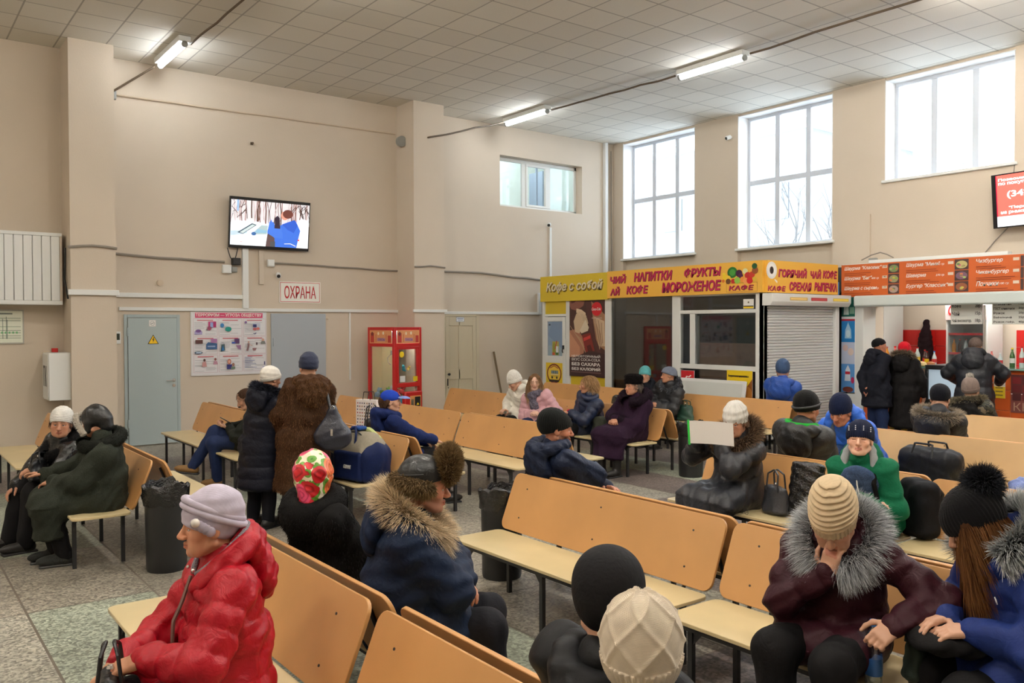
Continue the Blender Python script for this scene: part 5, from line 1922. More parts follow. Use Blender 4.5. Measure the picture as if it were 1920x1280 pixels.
short_hair(g, srgb(86, 62, 46), L=.010)
ht = pieces(g, 'cap', CAPB, capb, h=.006, head=True)
vis = SDF().ell((0, .125, .038), (.072, .085, .03), k=.01).ell((0, .12, .026), (.08, .095, .03), k=.004, op='s')
vis.cut((0, .07, 0), (0, 1, 0))
V, F = vis.mesh(.004)
np_mesh('visor', headM(g, V), F, cloth('visor', (120, 140, 196)), ht)
MB().box(-.028, .028, -.002, .002, -.02, .02, Matrix.Translation(Vector(tuple(g.T(0, .088, .082)))) @ Matrix(np.column_stack([g.Rh[:, 0], g.Rh @ A3((0, .75, .66)), g.Rh @ A3((0, -.66, .75))])).to_4x4()).build('cap_badge', mat('red_patch', srgb(170, 40, 60), .6), ht)
trousers(g, BLACKC)
boots(g, BOOTB)

# --- row before the soft drink poster
g = person('woman in a white jacket and white knit hat, looking down', (7.80, 9.98), (7.50, 9.85, 1.07), 180, gaze=150, pitch=30, q=1,
           arms={1: ((.0, .36, .66), (.9, -.3, -.5), (-.3, .9, 0), (0, 0, -1), .7)})
WHJ = shiny('white', (226, 222, 210), .5)
coat(g, WHJ, 'hip', 1.1, puff=.09, seed=15, name='jacket')
hood(g, WHJ, tube=.03)
beanie(g, knit('white2', srgb(232, 230, 222), 90, .4), grow=.008, top=.05, a=-.0, b=.25, brim=.05, pat='rib', brimpat='rib')
trousers(g, BLACKC)
boots(g, BOOTB)
g = person('girl with long fair hair in a pink jacket and grey patterned scarf', (7.78, 9.50), (7.58, 9.48, 1.085), 205, gaze=228, pitch=4, q=2, skin=srgb(226, 184, 162), brow=srgb(120, 88, 66),
           arms={1: ((.04, .26, .66), (.9, -.3, -.5), (-.5, .8, .1), (-.3, .2, -.8), .9), -1: ((-.04, .26, .66), (-.9, -.3, -.5), (.5, .8, .1), (.3, .2, -.8), .9)})
coat(g, shiny('pink', (204, 158, 166), .5), 'hip', 1.05, puff=.08, seed=16, name='jacket')
rg = collar_ring(g, .085, .10, .03, .0, .02)
s = SDF().chain(rg, [.042] * len(rg), k=.03).chain([g.N + g.F * .10, g.N + g.F * .14 - g.U * .14, g.N + g.F * .15 - g.U * .26], [.055, .06, .045], k=.03)
V, F = s.mesh(.01, warp=waver(.01, .05, 31))
np_mesh('scarf', V, F, cloth('grey_scarf', (98, 94, 108), noise=(60, .55)), g.o)
hs = SDF().ell((0, -.022, .036), (.085, .103, .09), k=.02)
for x in (-1, 1): hs.chain([(x * .06, .04, .07), (x * .082, .03, -.02), (x * .088, .02, -.12), (x * .08, .05, -.24)], [.026, .026, .03, .016], k=.03)
hs.ell((0, .10, -.03), (.058, .08, .1), k=.02, op='s')
V, F = hs.mesh(.008)
skin_fur('hair', headM(g, V), F, .05, 2500, srgb(104, 78, 54), srgb(176, 140, 104), g.o, comb=(0, 0, -1.6), w=.005, jit=.1, grav=.5, seed=15)
trousers(g, JEANS)
boots(g, BOOTB)
g = person('woman with short fair hair in a navy jacket, facing left', (7.88, 8.66), (7.74, 8.54, 1.09), 172, gaze=148, pitch=2, q=2, skin=OLDSK,
           arms={-1: ((-.04, .34, .72), (-.9, -.2, -.6), (.4, .9, 0), (.2, .1, -1), .5)})
coat(g, shiny('deep_navy', (24, 40, 76), .5), 'hip', 1.14, puff=.085, seed=17, name='jacket')
rg = collar_ring(g, .08, .09, .01, .0)
s = SDF().chain(rg, [.035] * len(rg), k=.03)
V, F = s.mesh(.01)
np_mesh('collar', V, F, shiny('deep_navy', (24, 40, 76)), g.o)
s = SDF().cap(g.wr[-1] - unit(g.wr[-1] - g.el[-1]) * .03, g.wr[-1] + unit(g.wr[-1] - g.el[-1]) * .01, .05, .045)
V, F = s.mesh(.008)
np_mesh('cuff', V, F, cloth('crimson_cuff', (190, 40, 66)), g.o)
hs = SDF().ell((0, -.025, .04), (.092, .108, .092), k=.02).cap((-.07, -.02, 0), (-.06, -.06, -.06), .03, .025, k=.03).cap((.07, -.02, 0), (.06, -.06, -.06), .03, .025, k=.03).cap((0, -.09, 0), (0, -.085, -.09), .05, .035, k=.04)
hs.ell((0, .105, -.035), (.07, .075, .085), k=.02, op='s')
V, F = hs.mesh(.008)
skin_fur('hair', headM(g, V), F, .045, 2200, srgb(120, 92, 62), srgb(196, 160, 118), g.o, comb=(g.Rh @ A3((0, -.3, -.9))), w=.005, jit=.2, grav=.4, seed=16)
trousers(g, BLACKC)
boots(g, BOOTB)

# --- woman in the purple coat
g = person('elderly woman in a long dark purple coat and dark fur hat, hands clasped', (7.84, 7.82), (7.80, 7.74, 1.115), 186, gaze=168, pitch=2, q=2, old=True, skin=OLDSK,
           arms={1: ((.05, .27, .70), (.9, -.2, -.6), (-.6, .7, -.1), (-.3, .1, -.9), .8), -1: ((-.03, .27, .70), (-.9, -.2, -.6), (.6, .7, -.1), (.3, .1, -.9), .8)},
           knees={1: (.14, .42, .5), -1: (-.14, .42, .5)})
PURP = cloth('dark_purple_wool', (50, 28, 52), rough=.95, bump=('noise', 90, .5))
coat(g, PURP, 'long', 1.2, fold=.008, seed=18, hem=(0, .46, .24))
PF0, PF1 = srgb(22, 12, 22), srgb(58, 40, 54)
ring_fur('fur_collar', collar_ring(g, .14, .155, .045, .03, .05), .068, .022, 4500, PF0, PF1, g.o, w=.005, seed=17, jit=.45)
for s_ in (1, -1):
    d_ = unit(g.wr[s_] - g.el[s_])
    s = SDF().cap(g.wr[s_] - d_ * .10, g.wr[s_] - d_ * .03, .068, .068)
    V, F = s.mesh(.012)
    skin_fur('fur_cuff', V, F, .016, 700, PF0, PF1, g.o, w=.005, seed=18, jit=.45)
s = SDF().cap(g.wr[-1] - unit(g.wr[-1] - g.el[-1]) * .05, g.wr[-1], .045, .042)
V, F = s.mesh(.008)
np_mesh('knit_cuff', V, F, cloth('pink_cuff', (196, 96, 128)), g.o)
V, F = SDF().cone((0, -.012, .045), (0, -.018, .125), (1, 0, 0), (.095, .115), (.098, .118), k=.02, cap=.3).mesh(.009)
skin_fur('fur_hat', headM(g, V), F, .022, 3000, srgb(14, 11, 12), srgb(44, 38, 38), g.o, w=.005, seed=19, jit=.5)
short_hair(g, srgb(110, 100, 92))
boots(g, BOOTB, .28)

# --- women before the kiosk window
g = person('young woman in a turquoise knit hat behind the purple coat', (10.02, 9.62), (9.80, 9.46, 1.10), 195, gaze=215, q=1)
coat(g, cloth('black2', (30, 34, 44)), 'hip', 1.05, seed=19, name='jacket')
hood(g, cloth('black2', (30, 34, 44)), tube=.03)
beanie(g, mat('turquoise_knit', srgb(92, 172, 176), .9, noise=(14, .2), bump=('wave', 60, .5)), grow=.008, top=.02, a=-.002, b=.3, brim=.045, pat='rib')
trousers(g, BLACKC)
boots(g, BOOTB)
g = person('woman in a dark coat with fur-edged hood and grey beret, looking left', (10.04, 9.16), (9.86, 9.02, 1.115), 182, gaze=142, q=1, old=True, skin=OLDSK,
           arms={1: ((.05, .29, .68), (.9, -.2, -.5), (-.5, .8, 0), (-.3, 0, -1), .8), -1: ((-.04, .29, .68), (-.9, -.2, -.5), (.5, .8, 0), (.3, 0, -1), .8)})
DQ = shiny('dark_grey', (46, 48, 54), .5)
coat(g, DQ, 'knee', 1.15, puff=.1, seed=20)
pts = hood(g, DQ, tube=.045, rb=.14)
ring_fur('fur_trim', [p + g.U * .025 for p in pts], .036, .03, 1500, srgb(50, 52, 58), srgb(120, 124, 132), g.o, w=.007, seed=20)
beanie(g, knit('grey_blue', srgb(112, 120, 138), 70, .4), grow=.022, top=.0, a=.02, b=.3, pat='plain')
trousers(g, BLACKC)
boots(g, BOOTB)

# --- man in the black beanie
g = person('man in a black beanie and navy jacket, bearded, looking right over his arm', (4.20, 4.78), (4.02, 4.76, 1.135), -8, gaze=-36, pitch=6, q=3, skin=RUDDY, stubble=srgb(96, 72, 60), brow=srgb(52, 40, 32), jaw=1.06,
           arms={1: ((-.06, .20, .80), (.9, .45, -.5), (-.9, .1, .1), (0, -.4, -1), .5), -1: ((.13, .20, .68), (-.8, .5, -.5), (.9, .1, .1), (0, -.4, -1), .5)}, sc=1.03)
NJ = cloth('navy_jacket', (28, 40, 68), rough=.55, bump=('wrinkle', 16, .7))
coat(g, NJ, 'hip', 1.14, fold=.009, seed=21, puff=.16, name='jacket', collar=.02)
hood(g, NJ, rf=.10, rb=.135, up=.055, back_up=.02, tube=.045, fold=.006, size=1.15)
ht = beanie(g, knit('black_green', srgb(20, 24, 24), 110, .35), grow=.008, top=.015, back=.025, a=-.004, b=.38, pat='rib', h=.0045)
trousers(g, DARKTR)
boots(g, BOOTB)

# --- reading woman
g = person('woman in white knit hat and dark quilted coat reading a sheet held up', (5.68, 4.42), (5.50, 4.32, 1.125), 178, gaze=198, pitch=14, q=2, skin=OLDSK, old=True,
           arms={1: ((.14, .34, .99), (.75, .1, -.7), (-.35, .6, .7), (-.3, -.6, .4), .6), -1: ((-.05, .30, .97), (-.7, .1, -.8), (.2, .35, .9), (.8, .3, .3), .5)},
           knees={1: (.16, .40, .5), -1: (-.14, .40, .5)})
coat(g, shiny('charcoal', (48, 50, 58), .45), 'long', 1.12, puff=.12, fold=.008, seed=22, hem=(.02, .44, .34))
pts = hood(g, shiny('charcoal', (48, 50, 58)), rf=.11, rb=.14, tube=.05)
ring_fur('fur_trim', [p + g.U * .03 + (p - g.N) * .12 for p in pts], .042, .05, 4500, srgb(44, 34, 28), srgb(142, 116, 92), g.o, w=.0045, seed=21, jit=.35)
beanie(g, knit('white3', srgb(214, 212, 206), 90, .3), grow=.010, top=.03, a=.0, b=.2, pat='basket', h=.0042)
short_hair(g, srgb(120, 96, 80))
trousers(g, DARKTR)
boots(g, BOOTB, .2)

# --- man with the green hood lining
g = person('man in a black padded jacket with a bright green hood lining, back to the camera', (6.46, 4.30), (6.30, 4.20, 1.19), 8, gaze=-8, pitch=8, q=2, skin=RUDDY, sc=1.05)
BPJ = shiny('black_padded', (36, 37, 40), .5)
coat(g, BPJ, 'hip', 1.18, puff=.14, fold=.008, seed=23, name='jacket')
pts = hood(g, BPJ, rf=.10, rb=.15, tube=.05, size=1.15, up=.0)
s = SDF().chain([p + g.U * .035 - (p - g.N) * .12 for p in pts[3:13]], [.026 * g.sc] * 10, k=.03)
V, F = s.mesh(.008)
np_mesh('hood_lining', V, F, cloth('bright_green', (22, 150, 44)), g.o)
ht = beanie(g, knit('black3', srgb(24, 24, 26), 90, .4), grow=.008, top=.012, a=-.004, b=.3, brim=.045, pat='rib', brimpat='rib')
MB().tube([tuple(g.T(.096 * math.sin(t), -.014 + .118 * math.cos(t), .03 + .3 * .118 * math.cos(t))) for t in np.linspace(0, 2 * PI, 30, endpoint=False)], .009, 6, closed=True).build('hat_stripe', knit('grey_stripe', srgb(74, 74, 78), 60, .3), ht)
trousers(g, DARKTR)
boots(g, BOOTB)

# --- man in the bright blue jacket
g = person('man in a bright blue jacket and dark blue knit hat, leaning forward', (7.90, 4.62), (7.06, 4.36, 1.10), 192, gaze=182, pitch=20, q=2, skin=RUDDY, brow=srgb(80, 60, 48), jaw=1.05, sc=1.04)
BBJ = shiny('bright_blue', (40, 104, 216), .42)
coat(g, BBJ, 'hip', 1.16, puff=.12, fold=.008, seed=24, name='jacket')
pts = hood(g, BBJ, rf=.11, rb=.15, tube=.05, up=.02, back_up=.08, size=1.0)
s = SDF().chain([p + g.U * .03 - (p - g.N) * .15 for p in pts[2:14]], [.022] * 12, k=.03)
V, F = s.mesh(.009)
np_mesh('hood_lining', V, F, cloth('slate', (86, 100, 122)), g.o)
beanie(g, knit('navy_knit', srgb(26, 38, 74), 90, .4), grow=.008, top=.035, a=.0, b=.15, pat='rib')
trousers(g, DARKTR)
boots(g, BOOTB)

# --- boy in green
g = person('boy in green and blue jacket and dark blue knit hat, arms folded', (5.66, 3.24), (5.42, 3.20, 1.105), 196, gaze=204, pitch=-8, q=3, skin=srgb(228, 184, 160), brow=srgb(140, 104, 80), eyes=False, lip=srgb(200, 120, 112), sc=.96,
           arms={1: ((-.07, .24, .70), (.9, -.1, -.5), (-.9, .35, 0), (0, -.3, -1), .5), -1: ((.03, .28, .67), (-.9, -.1, -.5), (.9, .35, 0), (0, -.3, -1), .5)})
GRJ = cloth('green_jacket', (12, 96, 66), bump=('wrinkle', 16, .5))
coat(g, GRJ, 'hip', 1.08, fold=.008, seed=25, name='jacket', collar=.025)
Rm = np.stack([g.R, g.F, g.U], 1)
s = SDF().ell(g.SH + g.F * .096 - g.U * .08, (.135, .048, .17), Rm, k=.03)
V, F = s.mesh(.008, warp=waver(.003, .06, 2))
np_mesh('chest_panel', V, F, cloth('blue_melange', (62, 82, 116), noise=(160, .6)), g.o)
pts = hood(g, GRJ, rf=.10, rb=.13, tube=.04, up=.01, back_up=.06, drop=.08)
s = SDF().chain([p + g.U * .03 - (p - g.N) * .12 for p in pts[3:13]], [.024] * 10, k=.03)
V, F = s.mesh(.008)
np_mesh('hood_lining', V, F, cloth('grey_fleece', (150, 156, 160)), g.o)
MB().tube([tuple(p) for p in (g.N + g.F * .115 - g.U * .02, g.SH + g.F * .150 - g.U * .03, g.SH + g.F * .150 - g.U * .18)], .005, 6).build('zip', WHITE, g.o)
for s_ in (1, -1):
    MB().tube([tuple(g.sh[s_] * .68 + g.SH * .32 + g.U * .085 - g.F * .02), tuple(g.sh[s_] * .66 + g.SH * .34 + g.F * .13 - g.U * .03), tuple(g.sh[s_] * .72 + g.SH * .28 + g.F * .15 - g.U * .16)], .016, 8).build('shoulder_strap', BLACKC, g.o)
ht = beanie(g, knit('navy_rib', srgb(24, 34, 66), 110, .4), grow=.008, top=.01, a=.004, b=.2, brim=.05, pat='rib', brimpat='rib', h=.0042)
st = MB()
for t in (-.9, -.35, .2, .75):
    for k in range(3):
        st.ball(tuple(g.T(.098 * math.sin(t), -.014 + .121 * math.cos(t), .05 + .2 * .12 * math.cos(t) + .013 * k)), .0042, 8)
st.build('rhinestones', mat('rhinestone', (.85, .87, .9), .1), ht)
trousers(g, DARKTR)
boots(g, BOOTB)
BOY = g

# --- people towards the counter
g = person('person in a blue hooded jacket facing the closed shutter, back to the camera', (10.72, 7.58), (10.58, 7.46, 1.235), 20, gaze=35, q=1, eyes=False, sc=1.08)
BJ2 = shiny('mid_blue', (30, 76, 164), .5)
coat(g, BJ2, 'hip', 1.15, puff=.13, seed=26, name='jacket')
hood(g, BJ2, tube=.045, size=1.2, rb=.14)
beanie(g, knit('slate_knit', srgb(62, 84, 120), 70, .4), grow=.008, top=.03, a=-.01, b=.25, pat='rib')
trousers(g, DARKTR)
boots(g, BOOTB)
g = person('person in dark jacket with fur-edged hood and black hat, seated before the counter', (8.80, 4.32), (8.66, 4.24, 1.14), 5, gaze=15, pitch=18, q=2, eyes=False, sc=1.03)
DJ = shiny('blue_black', (32, 36, 46), .5)
coat(g, DJ, 'hip', 1.22, puff=.11, seed=27, name='jacket')
pts = hood(g, DJ, rf=.13, rb=.18, tube=.055, size=1.35, up=-.02)
ring_fur('fur_trim', [p + g.U * .04 + (p - g.N) * .12 for p in pts], .03, .05, 4000, srgb(78, 68, 58), srgb(190, 176, 156), g.o, w=.0045, seed=22, outw=.3)
beanie(g, knit('black4', srgb(22, 24, 34), 80, .4), grow=.008, top=.01, a=-.01, b=.3, pat='rib')
trousers(g, DARKTR)
boots(g, BOOTB)
g = person('person in a camouflage jacket and grey pompom hat, back to the camera', (10.88, 4.84), (10.78, 4.90, 1.085), 5, gaze=-5, q=2, eyes=False, sc=1.0)


def camo():
    m = bpy.data.materials.new('camouflage')
    m.use_nodes = True
    nt = m.node_tree
    n = nt.nodes.new('ShaderNodeTexNoise')
    n.inputs['Scale'].default_value = 13
    r = nt.nodes.new('ShaderNodeValToRGB')
    r.color_ramp.interpolation = 'CONSTANT'
    e = r.color_ramp.elements
    e[0].position, e[0].color = 0, (*srgb(30, 32, 32), 1)
    e[1].position, e[1].color = .47, (*srgb(70, 72, 60), 1)
    for p, c in ((.54, srgb(34, 40, 48)), (.62, srgb(118, 110, 92))):
        q = e.new(p)
        q.color = (*c, 1)
    tc = nt.nodes.new('ShaderNodeTexCoord')
    nt.links.new(tc.outputs['Object'], n.inputs['Vector'])
    nt.links.new(n.outputs['Fac'], r.inputs[0])
    nt.links.new(r.outputs[0], nt.nodes['Principled BSDF'].inputs['Base Color'])
    nt.nodes['Principled BSDF'].inputs['Roughness'].default_value = .7
    return m


CAMO = camo()
coat(g, CAMO, 'hip', 1.18, seed=28, name='jacket')
pts = hood(g, BLACKC, rf=.12, rb=.17, tube=.05, size=1.3)
ring_fur('fur_trim', [p + g.U * .03 + (p - g.N) * .1 for p in pts], .03, .04, 3000, srgb(60, 56, 46), srgb(150, 140, 116), g.o, w=.005, seed=23, outw=.3)
beanie(g, knit('taupe', srgb(138, 122, 116), 80, .4), grow=.010, top=.04, a=-.01, b=.2, brim=.05, pat='rib', pom=((0, -.03, .18), .035, .02, 700, srgb(170, 164, 156), srgb(214, 208, 200)))
trousers(g, BLACKC)
boots(g, BOOTB)

g = person('standing man in dark jacket, jeans and black cap, hands behind his back', (12.42, 7.05), (12.50, 7.06, 1.565), -20, gaze=-48, sit=None, sc=.99, q=1, skin=RUDDY,
           arms={1: ((.10, -.17, .88), (.9, -.5, 0), (-.8, -.1, -.4), (0, -1, 0), .5), -1: ((-.10, -.17, .88), (-.9, -.5, 0), (.8, -.1, -.4), (0, -1, 0), .5)})
coat(g, cloth('blue_black_cloth', (26, 29, 42)), 'hip', 1.16, seed=29, name='jacket', flare=.92)
hood(g, cloth('blue_black_cloth', (26, 29, 42)), tube=.04)
beanie(g, knit('black5', srgb(18, 18, 22), 80, .3), grow=.004, a=.012, b=.35, pat='rib')
trousers(g, JEANS, 1.1)
boots(g, BOOTB)
g = person('standing woman in long black coat and red hat at the counter', (12.72, 6.78), (12.78, 6.80, 1.49), 10, gaze=-10, sit=None, sc=.94, q=1, eyes=False,
           arms={1: ((.26, .12, .80), (.7, -.6, 0), (0, .3, -1), (-1, 0, 0), .5)})
coat(g, cloth('black6', (24, 22, 24)), 'long', 1.15, seed=30, flare=.95, hem=(0, 0, .34))
pts = hood(g, cloth('black6', (24, 22, 24)), tube=.05, rb=.15, size=1.2)
ring_fur('fur_trim', [p + g.U * .03 + (p - g.N) * .12 for p in pts], .036, .05, 2500, srgb(66, 54, 44), srgb(150, 132, 112), g.o, w=.006, seed=24, outw=.4)
beanie(g, knit('red_knit', srgb(206, 24, 42), 80, .4), grow=.008, top=.02, a=-.01, b=.3, pat='rib')
boots(g, BOOTB)
g = person('standing man in a dark padded coat, head bent over the counter', (12.68, 5.72), (12.80, 5.76, 1.575), 18, gaze=12, pitch=22, sit=None, sc=1.0, q=1, eyes=False,
           arms={1: ((.28, .30, 1.06), (.9, -.4, -.2), (-.3, .9, 0), (0, 0, -1), .4), -1: ((-.26, .30, 1.06), (-.9, -.4, -.2), (.3, .9, 0), (0, 0, -1), .4)})
coat(g, shiny('night_blue', (30, 36, 48), .5), 'knee', 1.28, puff=.12, seed=31, flare=.92, hem=(0, 0, .62))
hood(g, shiny('night_blue', (30, 36, 48)), tube=.05, rb=.14, size=1.2)
beanie(g, cloth('mottled_brown', (98, 84, 78), noise=(60, .4)), grow=.008, a=-.004, b=.3, pat='rib')
trousers(g, DARKTR, 1.1)
boots(g, BOOTB)
# ---------------------------------------------------------------- wall signs, screens, poster board
PRT = PRINT()
MX = lambda x, y, z: frame_m((x, y, z), (0, -1, 0), (0, 0, 1))       # plane facing -X
MY = lambda x, y, z: frame_m((x, y, z), (1, 0, 0), (0, 0, 1))        # plane facing -Y
REDL = mat('red_lettering', srgb(186, 26, 34), .5)
WHL = mat('white_lettering', srgb(240, 238, 232), .5)
BLKL = mat('black_lettering', srgb(30, 30, 32), .6)

o = picture('security_sign', .77, .375, [(rect(.02, .04, .98, .96), srgb(196, 40, 44)), (rect(.032, .065, .968, .935), srgb(238, 236, 228))], MY(5.71, YB - .012, 2.31), PRT, t=.01, back=srgb(238, 236, 228))
text('ОХРАНА', 'lettering', REDL, MY(5.80, YB - .0115, 2.385), w=.59, h=.225, parent=o, bold=.012)
tag(o, 'white sign with the red word ОХРАНА on the wall below the television', 'sign')

# information board
sh = [(rect(.015, .02, .985, .98), srgb(228, 228, 232)), (rect(.055, .905, .945, .985), srgb(214, 60, 110))]
rb = random.Random(3)
cells = [(.03 + .325 * c, .05 + .285 * r_) for r_ in (2, 1, 0) for c in range(3)]
for x, y in cells:
    w_, h_ = .305, .27
    for a, b_, c, d_ in ((x, y, x + w_, y + .003), (x, y + h_, x + w_, y + h_ + .003), (x, y, x + .003, y + h_), (x + w_, y, x + w_ + .003, y + h_)): sh.append((rect(a, b_, c, d_), srgb(196, 150, 162)))
    sh.append((rect(x + .05, y + h_ - .028, x + w_ - .05, y + h_ - .016), srgb(196, 70, 84)))
    for k in range(11):
        yy = y + .02 + .019 * k
        x0_ = x + .015 + (.14 if rb.random() < .4 else 0)
        sh.append((rect(x0_, yy, x0_ + .10 + .05 * rb.random(), yy + .005), srgb(176, 178, 186)))
P_ = lambda c: cells[c]


def at_cell(c, pts): return [(P_(c)[0] + x * .305, P_(c)[1] + y * .27) for x, y in pts]


VIO, TEAL, SKINC, NVY = srgb(120, 84, 150), srgb(20, 150, 140), srgb(214, 168, 150), srgb(40, 50, 110)
sh += [(at_cell(0, rect(.62, .5, .95, .85)), srgb(176, 50, 110)), (at_cell(0, rect(.7, .5, .82, .8)), srgb(150, 170, 220)), (at_cell(0, rect(.04, .1, .36, .28)), srgb(170, 160, 206)), (at_cell(0, ellipse(.2, .3, .12, .09)), VIO), (at_cell(0, ellipse(.66, .45, .09, .12)), srgb(150, 70, 100)),
       (at_cell(1, ellipse(.4, .4, .14, .14)), TEAL), (at_cell(1, rect(.29, .38, .51, .5)), TEAL), (at_cell(1, ellipse(.14, .62, .08, .13)), srgb(60, 130, 190)),
       (at_cell(2, rect(.4, .32, .74, .76)), srgb(190, 196, 214)), (at_cell(2, rect(.42, .5, .58, .68)), NVY), (at_cell(2, ellipse(.5, .4, .09, .08)), srgb(190, 90, 90)), (at_cell(2, ellipse(.64, .42, .08, .08)), srgb(200, 110, 100)), (at_cell(2, ellipse(.1, .8, .05, .07)), VIO), (at_cell(2, strokep([(.44, .14), (.5, .1), (.56, .18)], .05)), srgb(90, 90, 130)),
       (at_cell(3, rect(.08, .62, .38, .84)), srgb(92, 56, 54)), (at_cell(3, [(.52, .3), (.98, .28), (.98, .62), (.6, .7), (.52, .58)]), srgb(54, 92, 140)), (at_cell(3, rect(.58, .42, .9, .5)), srgb(150, 170, 206)), (at_cell(3, rect(.72, .66, .98, .9)), srgb(170, 120, 170)), (at_cell(3, ellipse(.2, .1, .17, .09)), srgb(60, 78, 100)), (at_cell(3, rect(.1, .06, .32, .16)), srgb(170, 190, 210)),
       (at_cell(4, [(.06, .14), (.26, .2), (.24, .58), (.1, .56)]), srgb(60, 84, 90)), (at_cell(4, [(.1, .2), (.22, .22), (.16, .5)]), srgb(40, 120, 190)), (at_cell(4, rect(.66, .6, .88, .9)), srgb(90, 60, 110)), (at_cell(4, rect(.55, .6, .7, .7)), srgb(60, 90, 180)), (at_cell(4, [(.72, .5), (.94, .52), (.94, .24), (.82, .28)]), srgb(150, 110, 150)),
       (at_cell(5, strokep([(.15, .15), (.2, .4), (.22, .6)], .09)), srgb(130, 100, 104)), (at_cell(5, ellipse(.22, .68, .04, .06)), SKINC), (at_cell(5, strokep([(.22, .55), (.38, .46)], .03)), SKINC), (at_cell(5, ellipse(.86, .8, .06, .09)), SKINC), (at_cell(5, [(.76, .56), (.98, .56), (.94, .74), (.8, .74)]), srgb(120, 124, 122)), (at_cell(5, [(.38, .32), (.58, .32), (.52, .16), (.42, .16)]), srgb(150, 110, 116)), (at_cell(5, ellipse(.58, .58, .04, .09)), srgb(100, 80, 84)),
       (at_cell(6, ellipse(.44, .72, .05, .08)), srgb(80, 50, 46)), (at_cell(6, [(.34, .34), (.54, .34), (.5, .66), (.36, .6)]), srgb(200, 150, 150)), (at_cell(6, ellipse(.9, .76, .05, .08)), srgb(150, 90, 84)), (at_cell(6, [(.8, .46), (1, .46), (.96, .66), (.84, .66)]), srgb(190, 140, 160)),
       (at_cell(7, ellipse(.43, .6, .08, .16)), srgb(190, 110, 90)), (at_cell(7, ellipse(.43, .6, .05, .09)), SKINC), (at_cell(7, rect(.32, .16, .54, .44)), srgb(50, 50, 120)), (at_cell(7, ellipse(.6, .42, .06, .1)), srgb(150, 110, 96)), (at_cell(7, rect(.5, .16, .68, .3)), srgb(110, 130, 110)),
       (at_cell(8, [(.8, .08), (.94, .1), (.98, .26), (.84, .24)]), srgb(80, 70, 170)), (at_cell(8, rect(.9, .36, .95, .56)), srgb(80, 80, 130))]
for k in range(7): sh.append((at_cell(8, rect(.04, .82 - .1 * k, .3 + .3 * rb.random(), .845 - .1 * k)), srgb(110, 124, 176)))
o = picture('information_board', 1.28, 1.06, sh, MY(4.19, YB - .022, 1.08), PRT, t=.02, back=srgb(220, 220, 222))
text('ТЕРРОРИЗМ — УГРОЗА ОБЩЕСТВУ', 'lettering', WHL, MY(4.19 + .08, YB - .0245, 1.08 + .972), w=1.11, h=.062, parent=o, bold=.02, ext=.001)
tag(o, 'large white information board with a pink headline between the two grey doors', 'board')


def screen_mat(name, strength):
    return mat(name, (1, 1, 1), .25, attr=True, emit=strength)


def tv(label, w_, h_, M, shapes, name='television', bez=(.02, .05, .05), strength=.75):
    o = empty(name, label=label, cat='television')
    o.matrix_world = M
    b = MB()
    b.box(0, w_, 0, h_, -.055, -.004)
    b.build('body', mat('tv_plastic', srgb(22, 23, 28), .25), o, .006)
    picture('screen', w_ - 2 * bez[0], h_ - bez[1] - bez[2], shapes, Matrix.Translation((bez[0], bez[1], .0)), screen_mat('lit_screen_' + str(strength), strength), o, t=.003, back=(.9, .92, .95))
    MB().box(w_ * .35, w_ * .65, h_ * .25, h_ * .75, -.12, -.055).build('wall_mount', DARK, o)
    return o


